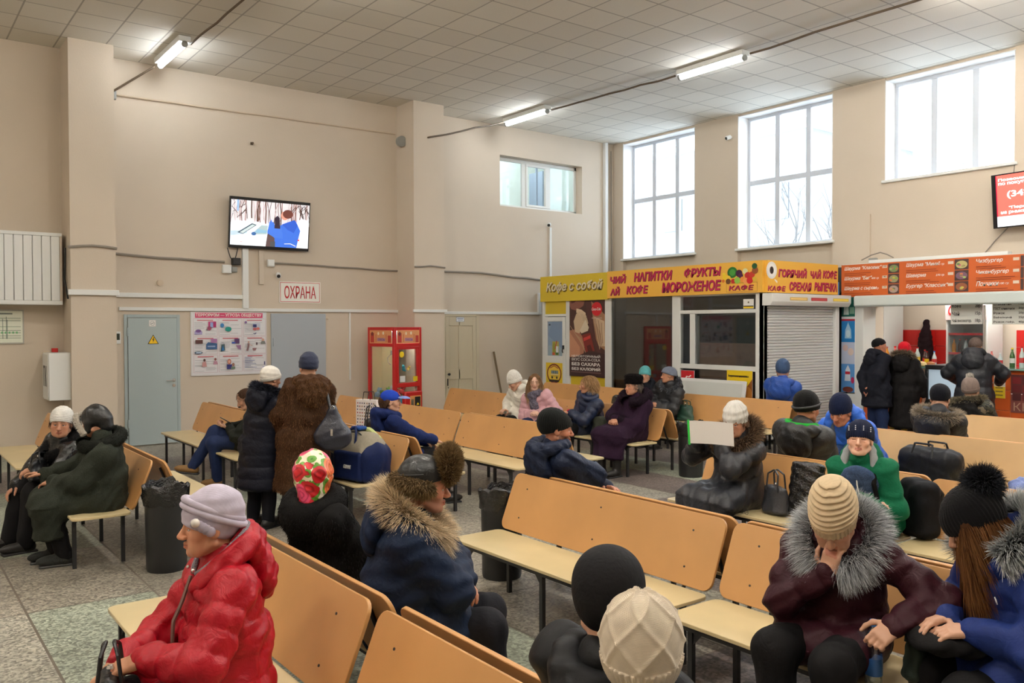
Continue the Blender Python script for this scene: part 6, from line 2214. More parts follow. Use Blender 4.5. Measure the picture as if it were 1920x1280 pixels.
rb = random.Random(5)
SK, TR1 = (.93, .93, .96), srgb(150, 112, 108)
sc_ = [(rect(0, .5, 1, 1), (.80, .79, .84)), (rect(0, 0, 1, .52), (.93, .95, 1.0))]
for k in range(46):
    x = rb.random()
    wd = rb.uniform(.003, .016)
    sc_.append((strokep([(x, rb.uniform(.45, .62)), (x + rb.uniform(-.02, .02), .8), (x + rb.uniform(-.03, .03), 1)], wd), srgb(*(rb.choice([(166, 130, 124), (120, 86, 78), (196, 176, 176), (90, 66, 58)])))))
for k in range(30):
    x, y = rb.choice([rb.uniform(0, .2), rb.uniform(.8, 1)]), rb.uniform(.7, 1)
    sc_.append((strokep([(x, y), (x + rb.uniform(-.08, .08), y - rb.uniform(.02, .2))], .008), srgb(70, 48, 40)))
sc_ += [(rect(.07, .75, .09, 1), srgb(150, 190, 230)), (ellipse(.92, .55, .09, .12), (.9, .9, .94)), (ellipse(.2, .45, .3, .09), (.93, .94, .98)),
        ([(0, 0), (.62, 0), (.62, .32), (.46, .5), (.30, .5), (.18, .26), (0, .22)], (.9, .95, 1.0)), ([(0, .2), (.2, .27), (.2, .33), (0, .31)], srgb(196, 220, 238)),
        ([(.08, .28), (.15, .25), (.32, .47), (.26, .5)], srgb(70, 96, 110)), ([(.11, .285), (.15, .265), (.30, .46), (.265, .475)], srgb(206, 222, 226)),
        ([(.25, .25), (.45, .27), (.46, .47), (.38, .47)], srgb(176, 200, 206)), ([(.29, .29), (.45, .3), (.45, .36), (.33, .38)], srgb(150, 196, 222)), (ellipse(.285, .27, .03, .04), srgb(66, 110, 170)), (rect(.12, .07, .145, .08), srgb(230, 90, 60)),
        ([(.44, 0), (.60, 0), (.60, .3), (.46, .3)], srgb(98, 78, 78)),
        ([(.56, 0), (.84, 0), (.885, .4), (.82, .62), (.66, .52), (.54, .44), (.5, .62), (.455, .34), (.55, .2)], srgb(66, 118, 228)), ([(.64, .52), (.80, .64), (.85, .52), (.8, .34), (.72, .40)], srgb(50, 96, 210)),
        ([(.455, .3), (.48, .56), (.53, .56), (.56, .44), (.64, .44), (.66, .2), (.56, .2)], srgb(74, 126, 234)), ([(.545, .42), (.62, .42), (.61, .66), (.58, .71), (.55, .66)], srgb(52, 40, 56)),
        (ellipse(.675, .72, .05, .1), srgb(226, 160, 140)), (ellipse(.715, .76, .068, .10), srgb(112, 62, 54)), (strokep([(.68, .08), (.76, .09), (.83, .04)], .015), (.95, .97, 1)), (ellipse(.865, .18, .012, .018), srgb(236, 70, 60)), (rect(.5, 0, .56, .12), srgb(80, 84, 90))]
M_ = frame_m((4.80, 14.20, 3.22), (1, 0, 0), (0, -.12, 1))
tv('wall television showing a person in a blue jacket by a snowy car', 1.42, .855, M_, sc_, strength=.42)
RS = [(rect(0, .2, 1, 1), srgb(246, 112, 100)), (rect(0, 0, 1, .2), srgb(236, 240, 250)), (rect(0, .2, .012, 1), srgb(236, 30, 70)), (ellipse(.08, .1, .03, .05), srgb(206, 210, 220))]
M_ = frame_m((13.56, 5.86, 3.34), (-.10, -1, 0), (-.10, .01, 1))
o = tv('red advertising screen cut off by the right edge', 1.30, .80, M_, RS, bez=(.07, .02, .02), strength=.42)
SCRT = mat('screen_white_text', (1, 1, 1), .4, emit=1.0)
for s_, x, y, ww, hh in (('Позвоните и получите', .11, .68, .98, .05), ('по покупке и продаже', .11, .62, .98, .05), ('(342) 277', .23, .42, .72, .12), ('"Перспектива"', .25, .265, .62, .05), ('на рынке недвижимости', .13, .195, .96, .05)):
    text(s_, 'lettering', SCRT, Matrix.Translation((x, y, .003)), w=ww, h=hh, parent=o, bold=.02, ext=.0005)

# ---------------------------------------------------------------- the yellow kiosk
KX = 11.1
KW = mat('kiosk_white_frame', srgb(222, 224, 222), .4)
YEL1, YEL2 = mat('kiosk_yellow', srgb(214, 186, 44), .45), mat('kiosk_amber', srgb(236, 182, 72), .45)
MAG, MAGD = mat('magenta_lettering', srgb(190, 30, 84), .5), mat('dark_magenta_edge', srgb(96, 14, 50), .5)
DGLASS = glass_mat('dark_kiosk_glass', (.62, .63, .63), .25)
k = empty('kiosk', (0, 0, 0), label='yellow-topped tea and coffee kiosk with white frames in the far corner', cat='kiosk')
fr = MB()
for y0, y1 in ((13.56, 13.64), (12.77, 12.89), (11.60, 11.76), (9.89, 10.07), (8.17, 8.33)): fr.box(KX, KX + .09, y0, y1, 0, 2.4)
for y0, y1, z0, z1 in ((12.89, 13.56, 2.08, 2.13), (8.33, 9.89, 2.09, 2.15), (8.33, 9.89, 1.16, 1.24), (11.76, 12.77, 0, .12), (10.07, 11.6, 0, .12), (8.33, 9.89, 0, .12), (8.33, 9.89, 2.38, 2.42)): fr.box(KX + .005, KX + .085, y0, y1, z0, z1)
fr.box(KX + .01, KX + .08, 9.57, 9.68, 1.24, 2.09)
fr.build('frame', KW, k, .006)
MB().box(KX + .03, KX + .05, 12.89, 13.56, 2.13, 2.40).build('yellow_panel', YEL1, k)
MB().box(KX + .03, KX + .05, 11.76, 12.77, .12, .9).build('yellow_panel', YEL1, k)
# cabinet door at the left end
d = MB().box(KX - .02, KX + .02, 12.9, 12.98, .1, 2.07).box(KX - .02, KX + .02, 13.46, 13.55, .1, 2.07).box(KX - .02, KX + .02, 12.98, 13.46, 1.98, 2.07).box(KX - .02, KX + .02, 12.98, 13.46, 1.14, 1.28).box(KX - .02, KX + .02, 12.98, 13.46, .1, .7)
d = d.build('door', KW, k, .005)
picture('window_print', .46, .70, [(rect(0, 0, 1, 1), srgb(136, 160, 186)), (rect(0, 0, 1, .3), srgb(150, 172, 186)), ([(0, .6), (1, .2), (1, 1), (.3, 1)], srgb(124, 148, 180)), (rect(.3, .02, .75, .42), srgb(180, 170, 90)), ([(.35, .05), (.5, .05), (.55, .3), (.42, .42), (.33, .3)], srgb(150, 150, 60)), (rect(.3, .02, .48, .1), srgb(206, 90, 50)), (rect(.52, .03, .72, .14), srgb(70, 110, 60)), (strokep([(.5, .2), (.6, .44)], .05), srgb(190, 50, 50)), (rect(.55, .1, .72, .28), srgb(220, 224, 226)), (rect(.06, .88, .18, .93), srgb(60, 70, 90))],
        MX(KX + .0, 13.45, 1.28), PRT, d, t=.01)
picture('emblem_panel', .52, .44, [(rect(0, 0, 1, 1), srgb(222, 190, 40)), (ellipse(.5, .5, .44, .46), srgb(120, 40, 34)), (ellipse(.5, .5, .38, .39), srgb(236, 200, 70)), (rect(.3, .33, .76, .66), srgb(214, 180, 60)), (rect(.32, .5, .74, .64), srgb(120, 140, 150)), (rect(.3, .44, .76, .48), srgb(230, 214, 170)), (ellipse(.38, .32, .05, .06), srgb(30, 30, 30)), (ellipse(.66, .32, .05, .06), srgb(30, 30, 30)), (rect(.44, .5, .46, .64), srgb(70, 70, 60)), (rect(.58, .5, .6, .64), srgb(70, 70, 60)), (rect(.2, .12, .8, .22), srgb(40, 30, 28)), (strokep([(.25, .75), (.5, .86), (.75, .75)], .04), srgb(150, 60, 50))],
        MX(KX - .021, 13.49, .70), PRT, d, t=.003)
MB().box(KX - .05, KX - .02, 12.915, 12.945, 1.42, 1.50).tube([(KX - .05, 12.93, 1.44), (KX - .06, 12.93, 1.39), (KX - .05, 12.93, 1.35)], .012).build('padlock', DARK, d)
# dark glass front, windows
MB().box(KX + .03, KX + .04, 10.07, 11.6, .12, 2.42).build('dark_glass', DGLASS, k)
MB().box(KX + .03, KX + .04, 8.33, 9.89, 2.15, 2.38).box(KX + .03, KX + .04, 9.68, 9.89, 1.24, 2.09).box(KX + .03, KX + .04, 8.33, 9.57, 1.24, 2.09).box(KX + .03, KX + .04, 8.33, 9.89, .12, 1.16).build('window_glass', glass_mat('kiosk_window_glass', (.85, .87, .87), .15), k)
BWOOD = mat('brown_laminate', srgb(112, 86, 74), .5, noise=(12, .2))
MB().box(KX + .12, KX + .15, 8.35, 9.55, .2, 1.60).build('inner_counter', BWOOD, k)
MB().box(KX + .14, KX + .15, 10.07, 11.6, .12, 2.42).build('grey_curtain', mat('grey_curtain', srgb(112, 110, 108), .8, noise=(6, .12)), k)
inn = MB().box(13.55, 13.6, 8.27, 13.6, 0, 2.9).box(KX + .1, 13.6, 13.58, 13.62, 0, 2.9).box(KX + .1, 13.6, 8.27, 13.58, 2.44, 2.48)
inn.build('inner_wall', mat('dark_interior', srgb(52, 56, 56), .7), k)
MB().box(KX + .2, KX + .24, 9.66, 9.72, 1.25, 2.06).box(KX + .26, KX + .29, 9.74, 9.84, 1.25, 2.0).build('stored_profile', KW, k)
# sign bands, front and side
sb = MB().box(KX - .06, KX + .0, 8.16, 11.63, 2.405, 2.905).build('sign_band', YEL2, k)
MB().box(KX - .055, KX + .0, 11.63, 13.63, 2.385, 2.895).build('sign_band', YEL1, k)
MB().box(KX - .0, 13.03, 8.105, 8.16, 2.405, 2.905).build('sign_band', YEL2, k)


def edged(s_, M, w_, h_, parent, sh_=.15, bold=.03, back=MAGD, front=MAG, off=(.008, -.008)):
    text(s_, 'lettering', back, M @ Matrix.Translation((off[0], off[1], .001)), w=w_, h=h_, parent=parent, bold=bold * 1.5, shear=sh_, ext=.001)
    text(s_, 'lettering', front, M @ Matrix.Translation((0, 0, .0035)), w=w_, h=h_, parent=parent, bold=bold, shear=sh_, ext=.001)


SX = KX - .061
for s_, y, z, w_, h_ in (('ЧИЙ', 11.55, 2.675, .42, .165), ('НАПИТКИ', 10.93, 2.685, .92, .165), ('ФРУКТЫ', 9.74, 2.70, .78, .16), ('АЙ', 11.55, 2.455, .26, .16), ('КОФЕ', 11.12, 2.46, .54, .16), ('МОРОЖЕНОЕ', 10.25, 2.465, 1.29, .175), ('КАФЕ', 8.80, 2.45, .48, .085)):
    edged(s_, MX(SX, y, z), w_, h_, sb, bold=.03 if len(s_) > 4 or h_ > .1 else .01)
edged('Кофе с собой', MX(KX - .056, 13.44, 2.545), 1.68, .235, sb, sh_=.25, bold=.02, back=mat('olive_shadow', srgb(120, 96, 30), .6), front=mat('cream_lettering', srgb(226, 216, 190), .5), off=(.025, -.025))
fruit = MB()
M_ = MX(SX - .001, 8.93, 2.55)
rb = random.Random(8)
for cx, cy, r_, c in ((.20, .19, .10, (34, 110, 40)), (.20, .19, .06, (70, 150, 60)), (.33, .17, .065, (64, 24, 60)), (.36, .13, .05, (84, 30, 74)), (.45, .2, .05, (226, 226, 170)), (.5, .13, .06, (190, 40, 40)), (.58, .14, .055, (200, 60, 40)), (.03, .17, .03, (236, 210, 50)), (.05, .12, .05, (236, 206, 40)), (.12, .1, .05, (240, 200, 60)), (.02, .06, .03, (220, 120, 40)), (.12, .05, .05, (110, 70, 40)), (.22, .05, .045, (200, 40, 40)), (.3, .06, .06, (150, 200, 80)), (.40, .07, .05, (236, 150, 60)), (.46, .05, .05, (240, 160, 90)), (.54, .05, .06, (206, 30, 40)), (.63, .07, .04, (220, 190, 60)), (.64, .2, .06, (150, 80, 40)), (.63, .27, .05, (30, 90, 50))):
    fruit.add([(x, y, .0005 + .0002 * len(fruit.f)) for x, y in ellipse(cx, cy, r_, r_ * .9, 16)], [tuple(range(16))], M_, srgb(*c))
fruit.build('fruit_print', PRT, sb, smooth=False)
bx = MB()
M_ = MX(SX - .0005, 8.85, 2.425)
for a in (rect(0, 0, .6, .004), rect(0, .14, .6, .144), rect(0, 0, .004, .144), rect(.596, 0, .6, .144)): bx.add([(x, y, 0) for x, y in a], [(0, 1, 2, 3)], M_, srgb(120, 70, 30))
bx.build('cafe_box', PRT, sb, smooth=False)
for s_, x, z, w_, h_ in (('ГОРЯЧИЙ', 11.37, 2.655, .76, .155), ('ЧАЙ', 12.23, 2.66, .30, .15), ('КОФЕ', 12.58, 2.665, .41, .14), ('СВЕЖАЯ', 11.66, 2.445, .60, .14), ('ВЫПЕЧКА', 12.34, 2.455, .65, .14), ('КАФЕ', 11.10, 2.43, .46, .085)):
    edged(s_, MY(x, 8.104, z), w_, h_, sb, bold=.03 if h_ > .1 else .01)
cp = MB()
M_ = MY(11.20, 8.1035, 2.74)
for r_, c, n in ((.135, (226, 226, 222), 0), (.10, (238, 238, 234), 1), (.06, (120, 100, 80), 2), (.052, (24, 18, 18), 3)):
    cp.add([(x, y + .01, .0005 + .0005 * n) for x, y in ellipse(0, 0, r_ * (1 if n < 2 else .85), r_, 24)], [tuple(range(24))], M_, srgb(*c))
cp.add([(.08, -.12, .001), (.15, -.16, .001), (.14, -.19, .001), (.07, -.14, .001)], [(0, 1, 2, 3)], M_, srgb(230, 226, 220))
cp.build('cup_print', PRT, sb, smooth=False)
# side with the rolled-down shutter
for x_ in ((KX, KX + .09, 8.17), (13.0, 13.1, 8.12)): MB().box(x_[0], x_[1], x_[2], 8.26, 0, 2.4).build('corner_post', KW, k, .006)
shb = MB()
n = 46
for i in range(n):
    z0, z1 = .08 + 2.12 * i / n, .08 + 2.12 * (i + 1) / n
    shb.add([(11.13, 8.19, z0), (13.02, 8.19, z0), (13.02, 8.172, z0 + .012), (11.13, 8.172, z0 + .012), (13.02, 8.172, z1 - .012), (11.13, 8.172, z1 - .012), (13.02, 8.19, z1), (11.13, 8.19, z1)],
            [(0, 1, 2, 3), (3, 2, 4, 5), (5, 4, 6, 7)])
shb.build('roller_shutter', mat('shutter_aluminium', srgb(206, 208, 210), .35), k, smooth=False)
MB().prism([(8.19, 2.2), (8.04, 2.2), (8.0, 2.26), (8.0, 2.39), (8.19, 2.39)], 11.08, 13.26, Matrix(((0, 0, 1, 0), (1, 0, 0, 0), (0, 1, 0, 0), (0, 0, 0, 1)))).build('shutter_box', KW, k, .006)
for x0, x1, c in ((11.53, 12.0, (226, 190, 110)), (12.1, 12.55, (186, 54, 60)), (12.72, 13.18, (228, 200, 70))):
    p = picture('sticker', x1 - x0, .05, [(rect(.05, .3, .95, .7), srgb(*[min(255, v + 30) for v in c]))], MY(x0, 7.998, 2.285), PRT, k, t=.001, back=srgb(*c))
MB().box(13.05, 13.12, 8.14, 8.2, .0, 2.62).build('blue_post', mat('blue_plastic', srgb(30, 110, 180), .5), k)

# poster on the kiosk
BR1, BR2, BR3, CR1, CR2 = srgb(74, 44, 40), srgb(112, 74, 58), srgb(160, 118, 88), srgb(206, 180, 148), srgb(182, 148, 116)
ps = [(rect(0, 0, 1, 1), BR1), ([(0, .3), (.35, .1), (.45, .45), (.25, .62), (0, .6)], srgb(170, 116, 92)), ([(0, .25), (.3, .25), (.3, .38), (0, .58)], srgb(196, 140, 110)), ([(0, 1), (.45, 1), (.4, .92), (.2, .86), (.05, .88), (0, .93)], srgb(140, 88, 74)), ([(.03, 1), (.22, 1), (.14, .965), (.06, .955)], srgb(96, 40, 44)),
      ([(.62, .98), (1, .8), (1, .35), (.78, .42), (.68, .7)], BR3), ([(.7, .78), (.98, .72), (1, .4), (.84, .4)], CR1), ([(.74, .7), (.9, .55), (.86, .42), (.78, .5)], CR2), ([(.45, 1), (.6, 1), (.66, .6), (.9, .32), (.8, .3), (.58, .62)], srgb(84, 48, 46)),
      ([(.12, .72), (.2, .82), (.34, .86), (.46, .82), (.5, .75), (.44, .66), (.36, .6), (.28, .56), (.16, .58)], CR1)]
for i in range(4): ps.append((strokep([(.20 + .06 * i, .86 - .035 * i), (.34 + .05 * i, .845 - .035 * i), (.46 + .02 * i, .80 - .04 * i)], .055), srgb(220 - 8 * i, 196 - 8 * i, 166 - 8 * i)))
ps += [([(.30, .60), (.46, .74), (.56, .64), (.52, .58), (.36, .55)], srgb(214, 200, 176)), ([(.34, .56), (.56, .60), (.62, .54), (.58, .52), (.38, .52)], BR1), ([(.36, .54), (.60, .57), (.72, .34), (.48, .3)], srgb(126, 40, 36)), ([(.40, .50), (.60, .54), (.60, .50), (.42, .46)], srgb(200, 60, 56)), ([(.5, .4), (.6, .42), (.68, .32), (.54, .3)], srgb(82, 26, 26))]
for i in range(8): ps.append((strokep([(.02 + .03 * i, .66 - .02 * i), (.16 + .03 * i, .56 - .02 * i), (.36 + .02 * i, .48 - .03 * i)], .008), CR2))
for i in range(10): ps.append((strokep([(.68 + .03 * i, .78 - .01 * i), (.76 + .02 * i, .6), (.86 + .01 * i, .36 + .01 * i)], .009), (CR1, CR2, BR2)[i % 3]))
ps += [([(0, 0), (1, 0), (1, .3), (.6, .34), (0, .22)], srgb(60, 36, 38)), (rect(.04, .05, .9, .062), srgb(110, 84, 80)), (ellipse(.78, .875, .145, .089), srgb(206, 34, 44)), (rect(.64, .755, .92, .763), srgb(196, 180, 170))]
o = picture('poster', 1.02, 1.50, ps, MX(KX - .004, 12.77, .90), PRT, t=.004)
for s_, z, w_, h_, bo in (('НЕПОВТОРИМЫЙ', 1.275, .82, .055, .0), ('ВКУС COCA-COLA', 1.205, .82, .055, .0), ('БЕЗ САХАРА', 1.11, .82, .065, .03), ('БЕЗ КАЛОРИЙ', 1.02, .82, .07, .03)):
    text(s_, 'lettering', WHL, MX(KX - .009, 12.70, z), w=w_, h=h_, parent=o, bold=bo, ext=.001)
text('Coca-Cola', 'lettering', WHL, MX(KX - .0135, 12.11, 2.185), w=.25, h=.055, parent=o, shear=.3, bold=.01, ext=.001)
tag(o, 'brown soft drink poster with a hand holding a bottle, on the kiosk front', 'poster')
o = picture('notice_card', .2, .15, [(rect(.02, .3, .98, .98), srgb(236, 236, 232)), (rect(.02, .02, .98, .2), srgb(236, 206, 40)), (rect(.02, .2, .98, .3), BLK), (ellipse(.5, .66, .08, .1), srgb(110, 100, 80))], MX(KX + .022, 8.58, 2.16), PRT, t=.002)
tag(o, 'small white, black and yellow card in the top kiosk window', 'card')
o = picture('drink_sign', .3, .2, [(rect(.02, .02, .98, .98), srgb(196, 30, 40)), (strokep([(.3, .2), (.45, .5), (.6, .45), (.75, .6)], .1), srgb(240, 236, 232))], MX(KX - .03, 9.84, .93), PRT, t=.003, back=srgb(230, 230, 228))
tag(o, 'small red drink sign below the kiosk window, behind the white board', 'sign')
o = picture('snack_poster', .50, .62, [(rect(0, 0, 1, 1), srgb(240, 206, 30)), ([(.62, .1), (1, .3), (1, .8), (.7, .5)], srgb(150, 90, 40)), (ellipse(.8, .4, .18, .2), srgb(196, 130, 60)), (rect(.06, .83, .8, .87), srgb(120, 90, 20))], MX(KX - .004, 8.88, .55), PRT, t=.004)
text('Горячие напитки', 'lettering', BLKL, MX(KX - .0085, 8.85, 1.05), w=.4, h=.05, parent=o, ext=.001)
tag(o, 'yellow hot drinks poster low on the kiosk corner', 'poster')
o = MB().plate(1.36, 1.0, .03, .02, frame_m((KX - .26, 9.77, .02), (0, -1, 0), (.17, 0, 1))).build('white_board', KW, None, .004)
MB().box(.06, 1.30, .04, .95, .031, .033, frame_m((KX - .26, 9.77, .02), (0, -1, 0), (.17, 0, 1))).build('inner_panel', mat('pale_panel', srgb(206, 210, 206), .5), o)
tag(o, 'white framed board leaning against the kiosk front below its window', 'board')
o = MB().cyl((10.30, YB - .05, 1.36), (10.42, YB - .30, .0), .022, 10).build('wooden_stick', mat('old_wood', srgb(112, 96, 72), .8))
tag(o, 'wooden stick leaning on the wall right of the cream panelled door', 'stick')

# ---------------------------------------------------------------- the snack counter
CX = 13.38
ORANGE = srgb(204, 98, 40)
c0 = empty('snack_counter', (0, 0, 0), label='orange snack counter with a lit serving hatch at the right edge', cat='counter')
MB().box(CX, XR - .002, 3.5, 8.24, 2.37, 2.93).build('canopy', KW, c0)
MB().box(CX - .1, CX + .1, 3.5, 7.98, 2.2, 2.385).build('shutter_box', mat('pale_shutter_box', srgb(206, 216, 214), .45), c0, .03)
for y_ in ((7.85, 8.0), (3.5, 3.6)): MB().box(CX, XR - .002, y_[0], y_[1], 0, 2.24).build('post', KW, c0, .006)
MB().box(CX, CX + .06, 8.0, 8.26, 0, .72).build('plinth', KW, c0)
ft_ = MB()
OT = mat('orange_tiles', srgb(202, 92, 42), .3)
for i in range(13):
    for j in range(4):
        y1_ = 7.84 - .33 * i
        if y1_ - .325 < 6.75 and y1_ > 6.2 and j > 1: continue
        ft_.box(CX + .02, CX + .05, y1_ - .325, y1_, .02 + .3 * j, .315 + .3 * j)
ft_.build('tiled_front', OT, c0, .003)
MB().box(CX + .03, CX + .06, 3.6, 7.84, 0, 1.22).build('front_backing', mat('grout', srgb(206, 160, 130), .8), c0)
MB().box(CX - .05, CX + .62, 3.6, 6.2, 1.22, 1.245).box(CX - .02, CX + .62, 6.78, 7.84, 1.20, 1.225).build('glass_top', mat('greenish_glass_top', srgb(120, 160, 150), .08, spec=.6), c0, .004)
MB().box(CX + .06, CX + .62, 3.6, 7.84, 1.0, 1.03).build('inner_shelf', KW, c0)
# interior shell behind the hatch
RTILE = mat('red_tiles', srgb(206, 34, 30), .3)
CRW = mat('cream_interior', srgb(226, 214, 198), .6)
sh_ = MB().box(16.0, 16.1, 3.3, 9.2, 0, 2.7).box(XO + .002, 16.1, 9.2, 9.3, 0, 2.7).box(XO + .002, 16.1, 3.2, 3.3, 0, 2.7).box(XO + .002, 16.1, 3.3, 9.2, 2.6, 2.7)
sh_.build('inner_shell', CRW, c0)
rt = MB()
for i in range(4):
    for j in range(6): rt.box(15.97, 16.0, 7.62 + .3 * i, 7.915 + .3 * i, .3 * j, .295 + .3 * j)
rt.build('red_wall_tiles', RTILE, c0)
rt = MB()
for j in range(6): rt.box(15.97, 16.0, 6.05, 6.5, .3 * j, .295 + .3 * j)
rt.build('red_wall_tiles', RTILE, c0)
MB().box(15.93, 16.0, 7.5, 7.6, 0, 2.6).build('dark_red_edge', mat('dark_red', srgb(110, 16, 24), .4), c0)
lamp = empty('interior_lamp', (15.0, 6.4, 2.58), label='lamp on the ceiling inside the snack counter', cat='lamp')
MB().box(-.1, .1, -1.2, 1.2, -.05, .02).build('diffuser', mat('counter_lamp_glow', (1, .97, .92), .5, emit=16), lamp)
# menu board
mb_ = [(rect(0, 0, 1, 1), ORANGE)]
rb = random.Random(12)
photos = ((120, 140, 90), (150, 150, 110), (170, 150, 140), (190, 180, 120), (120, 90, 110), (150, 90, 60), (120, 80, 60), (180, 150, 100), (140, 100, 80))
CXS = ((.0, .29, .355), (.375, .66, .732), (.75, .985, 1.0))
for ci, (a, b_, e) in enumerate(CXS):
    for ri in range(3):
        y = .70 - .31 * ri
        mb_.append((rect(b_, y - .03, e, y + .26), srgb(74, 52, 50)))
        if e < 1:
            mb_.append((ellipse((b_ + e) / 2, y + .11, (e - b_) * .42, .11, 14), srgb(*photos[ci * 3 + ri])))
            for q in range(4): mb_.append((ellipse((b_ + e) / 2 + rb.uniform(-.018, .018), y + .11 + rb.uniform(-.05, .05), .009, .03, 8), srgb(rb.randint(90, 220), rb.randint(90, 200), rb.randint(60, 130))))
        for q in range(2): mb_.append((strokep([(a + .02, y + .02 - .055 * q), (a + .14 + .08 * rb.random(), y + .025 - .055 * q)], .02), srgb(150, 62, 22)))
        mb_.append((rect(b_ - .035, y + .14, b_ - .006, y + .22), srgb(226, 206, 186)))
o = picture('menu_board', 2.9 + 1.8, .545, [([(x * 2.9 / 4.7, y) for x, y in p], c) for p, c in mb_] + [(rect(2.9 / 4.7, 0, 1, 1), ORANGE)], MX(CX - .03, 8.24, 2.375), PRT, t=.02, back=ORANGE)
for ci, names in enumerate((('Шаурма "Классик"', 'Шаурма "Биг"', 'Шаурма с сыром'), ('Шаурма "Мини"', 'Шаверма', 'Бургер "Классик"'), ('Чизбургер', 'Чикенбургер', 'Пончики'))):
    for ri, s_ in enumerate(names):
        text(s_, 'lettering', WHL, MX(CX - .034, 8.24 - 2.9 * (CXS[ci][0] + .02), 2.375 + .545 * (.80 - .31 * ri)), w=.042 * len(s_) + (.03 if len(s_) < 9 else 0), h=.075, parent=o, shear=.3, ext=.001, bold=.01)
for ci, ri, s_ in ((0, 0, '270 гр'), (0, 1, '400 гр'), (0, 2, '290 гр'), (1, 0, '180 гр'), (1, 1, '270 гр'), (2, 2, '100 гр')):
    text(s_, 'lettering', WHL, MX(CX - .034, 8.24 - 2.9 * (CXS[ci][1] - .10), 2.375 + .545 * (.815 - .31 * ri)), w=.13, h=.04, parent=o, shear=.2, ext=.001)
for ci, ri, s_ in ((0, 0, '110'), (0, 1, '140'), (0, 2, '120'), (1, 1, '90'), (1, 2, '110'), (2, 0, '90'), (2, 1, '90'), (2, 2, '35')):
    text(s_, 'lettering', BLKL, MX(CX - .034, 8.24 - 2.9 * (CXS[ci][1] - .031), 2.375 + .545 * (.86 - .31 * ri)), w=.06, h=.03, parent=o, ext=.001)
tag(o, 'long orange menu board with white script above the snack counter', 'board')
o = MB().box(CX + .06, CX + .2, 5.6, 7.8, 2.932, 2.985).build('sign_lamp', WHITE, None, .01)
tag(o, 'long white lamp lying along the top of the orange menu board', 'lamp')
jbox('junction_box', XR - .07, XR - .003, 7.82, 7.95, 2.94, 3.04, GREYP, 'grey junction box at the top left of the orange menu board')

# ice cream banner left of the hatch
bn = [(rect(0, .80, 1, 1), srgb(24, 96, 84)), ([(.15, .82), (.55, .82), (.5, .95), (.4, 1), (.3, 1), (.2, .95)], srgb(190, 206, 200)), (rect(.6, .83, .95, .9), srgb(120, 160, 140)), (rect(0, .775, 1, .80), srgb(226, 226, 228)), (rect(0, .755, 1, .775), srgb(196, 30, 50)), (rect(0, .53, 1, .755), srgb(40, 130, 200)), ([(.25, .57), (.75, .57), (.72, .66), (.55, .72), (.5, .745), (.42, .71), (.28, .66)], srgb(170, 210, 236)), (ellipse(.5, .62, .16, .04), srgb(210, 232, 244)), (rect(0, .3, 1, .53), srgb(196, 204, 226)), (ellipse(.3, .47, .2, .035), srgb(216, 190, 190)), (ellipse(.7, .43, .22, .04), srgb(226, 206, 200)), (rect(0, .0, 1, .3), srgb(90, 150, 214)), ([(.25, .12), (.7, .12), (.66, .24), (.5, .29), (.32, .24)], srgb(220, 228, 240)), (rect(.3, .19, .66, .22), srgb(200, 40, 60)), (ellipse(.85, .13, .12, .035), srgb(200, 40, 90)), (ellipse(.5, .03, .4, .03), srgb(120, 60, 50))]
o = picture('ice_cream_banner', .25, 1.62, bn, MX(CX - .012, 8.245, .74), PRT, t=.01)
tag(o, 'narrow blue and white ice cream banner between the shutter and the hatch', 'banner')

# things inside and on the counter
f = empty('drinks_fridge', (15.2, 7.0, 0), label='tall glass-front drinks fridge behind the snack counter', cat='fridge')
MB().box(0, .6, -.35, -.31, 0, 2.3).box(0, .6, .31, .35, 0, 2.3).box(.56, .6, -.31, .31, 0, 2.3).box(0, .6, -.31, .31, 0, .12).box(0, .6, -.31, .31, 2.26, 2.3).build('cabinet', KW, f, .01)
MB().box(-.02, 0, -.35, .35, 1.98, 2.3).build('header', mat('fridge_header', srgb(226, 200, 200), .4), f)
text('Coca-Cola', 'lettering', REDL, MX(15.175 - 15.2, .3, 2.06), w=.58, h=.18, parent=f, shear=.3, bold=.02)
for z in (.5, .95, 1.38, 1.72): MB().box(.03, .55, -.31, .31, z, z + .02).build('shelf', CHROME, f)
for z in (.95, 1.38, 1.72): MB().box(.02, .03, -.31, .31, z - .01, z + .03).build('price_strip', REDL, f)
MB().box(-.01, .0, -.31, .31, .12, 1.98).build('glass_door', GLASS, f)


def bottle(label, x, y, z, rad, h, body, cap, lab=None, group=None, neck=.38):
    b = MB().lathe([(rad * .9, 0), (rad, .02 * h), (rad, .52 * h), (rad * .95, .60 * h), (rad * neck, .82 * h), (rad * neck, .94 * h)], 14)
    o = b.build('bottle', body, None, loc=(x, y, z))
    MB().cyl((0, 0, .93 * h), (0, 0, 1.0 * h), rad * neck * 1.15, 12).build('cap', cap, o)
    if lab: MB().cyl((0, 0, .24 * h), (0, 0, .48 * h), rad * 1.015, 14).build('label_band', lab, o)
    return tag(o, label, 'bottle', group)


